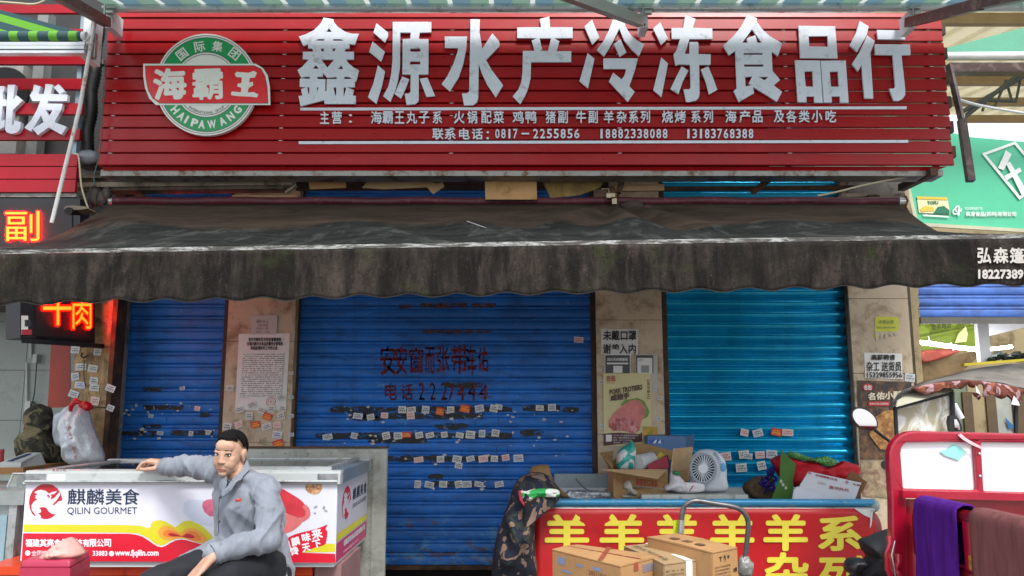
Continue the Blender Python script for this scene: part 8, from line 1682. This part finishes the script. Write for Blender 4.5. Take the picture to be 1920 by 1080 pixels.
topc = R_([(520, 612), (560, 540), (600, 482), (660, 440), (740, 405), (900, 350), (1100, 300), (1250, 262), (1400, 240), (1600, 215), (1767, 200), (2100, 220), (2400, 300)])
botc = R_([(530, 620), (572, 560), (615, 505), (672, 462), (740, 432), (900, 392), (1100, 365), (1250, 355), (1400, 368), (1600, 400), (1767, 440), (2100, 520), (2400, 640)])
def arch(u, v):
    k_ = u * (len(topc) - 1); i = min(int(k_), len(topc) - 2); t = k_ - i; a_ = Vector(topc[i]).lerp(Vector(topc[i + 1]), t); b_ = Vector(botc[i]).lerp(Vector(botc[i + 1]), t); q = b_.lerp(a_, v); p = P(q.x, q.y, Yc1 - .05 + .55 * v); p.z += .008 * fb((u * 12, v * 2, 1), 1.3); return p
g = MB(); g.grid(arch, 60, 8); o = obj('roof_cloth', g, M_roofc, tr, fix=False); md = o.modifiers.new('t', 'SOLIDIFY'); md.thickness = .01
g = MB(); g.tube([arch(i / 60, 0) + Vector((0, -.002, -.002)) for i in range(61)], .006, 6); obj('roof_hem', g, M_black, tr)
M_fl = mk_camo('orange_floral_cloth', ('#5a2a1c', '#8f5440', '#a58488', '#6b3626'), 16, .8)
for pts, s_ in (([(735, 428), (900, 392), (1100, 366), (1250, 356), (1262, 378), (1240, 402), (1192, 440), (1185, 425), (1100, 432), (990, 440), (950, 472), (910, 490), (840, 487), (790, 468), (762, 446)], 1),
                ([(1255, 358), (1400, 368), (1440, 380), (1430, 400), (1395, 400), (1330, 395), (1300, 430), (1260, 415), (1248, 390)], 2), ([(1310, 470), (1372, 490), (1352, 542), (1290, 478)], 3),
                ([(1400, 372), (1600, 400), (1760, 440), (1755, 480), (1725, 590), (1690, 520), (1640, 450), (1620, 500), (1560, 532), (1500, 505), (1480, 500), (1392, 515), (1395, 440)], 4), ([(1765, 440), (2100, 520), (2110, 600), (1900, 560), (1780, 500)], 5)):
    g = MB(); puff(g, R_(pts), Yc1 - .065, .012, .01, 16, s_, k=2, nr=5, sharp=1); obj('roof_fringe', g, M_fl, tr, fix=False)
g = MB(); g.poly([R_([(1322, 402), (1345, 440), (1370, 492), (1330, 470)])], lambda a_, b_: P(a_, b_, Yc1 - .085), (0, .003, 0)); g.poly([R_([(1675, 500), (1720, 560), (1728, 592), (1650, 580)])], lambda a_, b_: P(a_, b_, Yc1 - .085), (0, .003, 0)); obj('torn_lining', g, M_paper, tr)
def ellp(cx_, cy_, rx, ry, rot, n=28): return [(cx_ + rx * math.cos(t) * math.cos(rot) - ry * math.sin(t) * math.sin(rot), cy_ + rx * math.cos(t) * math.sin(rot) + ry * math.sin(t) * math.cos(rot)) for t in (2 * math.pi * i / n for i in range(n))]
Ym = 3.9
mk_m = N('mirror_glass'); mk_m.col(lin('#d8d4d2')); mk_m.b.inputs['Metallic'].default_value = 1; mk_m.b.inputs['Roughness'].default_value = .03
g = MB(); g.poly([ellp(1621.5, 786, 28.5, 18, rad(38))], lambda a_, b_: P(a_, b_, Ym), (0, .03, 0)); mr = obj('mirror', g, M_black, tr)
def mirr(a_, b_): p = P(a_, b_, Ym - .002); p.y -= .0 + .10 * ((p.x - P(1621.5, 786, Ym).x)) * .25; return p
g = MB(); g.poly([ellp(1621.5, 786, 25.5, 15.5, rad(38))], mirr, (0, .004, 0)); obj('mirror_face', g, mk_m.m, mr)
g = MB(); g.tube([P(1640, 806, Ym + .02), P(1655, 818, Ym + .03), P(1672, 830, Ym + .05), P(1676, 845, Ym + .06)], .008, 8); obj('mirror_stem', g, M_black, tr)
g = MB(); g.poly([R_([(1080, 740), (1090, 690), (1125, 675), (1165, 710), (1195, 770), (1200, 820), (1180, 832), (1095, 830)])], lambda a_, b_: P(a_, b_, Ym + .05), (0, .03, 0)); m2 = obj('mirror', g, M_black, tr)
g = MB(); g.poly([R_([(1125, 720), (1145, 715), (1170, 760), (1180, 810), (1150, 820), (1130, 800)])], lambda a_, b_: P(a_, b_, Ym + .047), (0, .002, 0)); obj('mirror_face', g, mk_m.m, m2)
g = MB(); g.tube([P(1787, 735, Ym + .06), P(1789, 780, Ym + .06)], .006, 8); obj('mirror_stem', g, M_black, tr)
g = MB(); g.tube([P(1660, 872, Ym - .04), P(1690, 876, Ym + .1)], .022, 14); obj('handle_grip', g, M_black, tr)
# black jacket heaped on the saddle
M_bj = mk('black_jacket_cloth', '#15171d', .75, 0, .3, 9, .15, 60)
g = MB(); puff(g, X_([(130, 842), (200, 815), (330, 768), (345, 800), (330, 900), (300, 960), (310, 1120), (60, 1120), (90, 1060), (140, 1010), (175, 950), (150, 915), (135, 880)]), 3.75, .12, .035, 9, 8, nr=14); solo('black_jacket', g, M_bj, 'black jacket heaped beside the left side of the tricycle', 'jacket', fix=False)
g = MB(); puff(g, X_([(15, 1005), (40, 965), (90, 958), (140, 965), (155, 1000), (120, 1040), (60, 1065), (22, 1045)]), 3.7, .06, .012, 14, 2); solo('tricycle_saddle_bag', g, mk('dark_leather', '#24262c', .4, 0, .2), 'dark leather pouch just left of the black jacket', 'pouch', fix=False)
# white bottle and red cap behind the windscreen, in the open shop
g = MB(); g.tube([P(1788, 758, 5.2), P(1800, 785, 5.2)], [.02, .028], 12); solo('white_bottle', g, mk('white_bottle', '#d5d8de', .3), 'white bottle with a red cap seen through the tricycle cab', 'bottle')
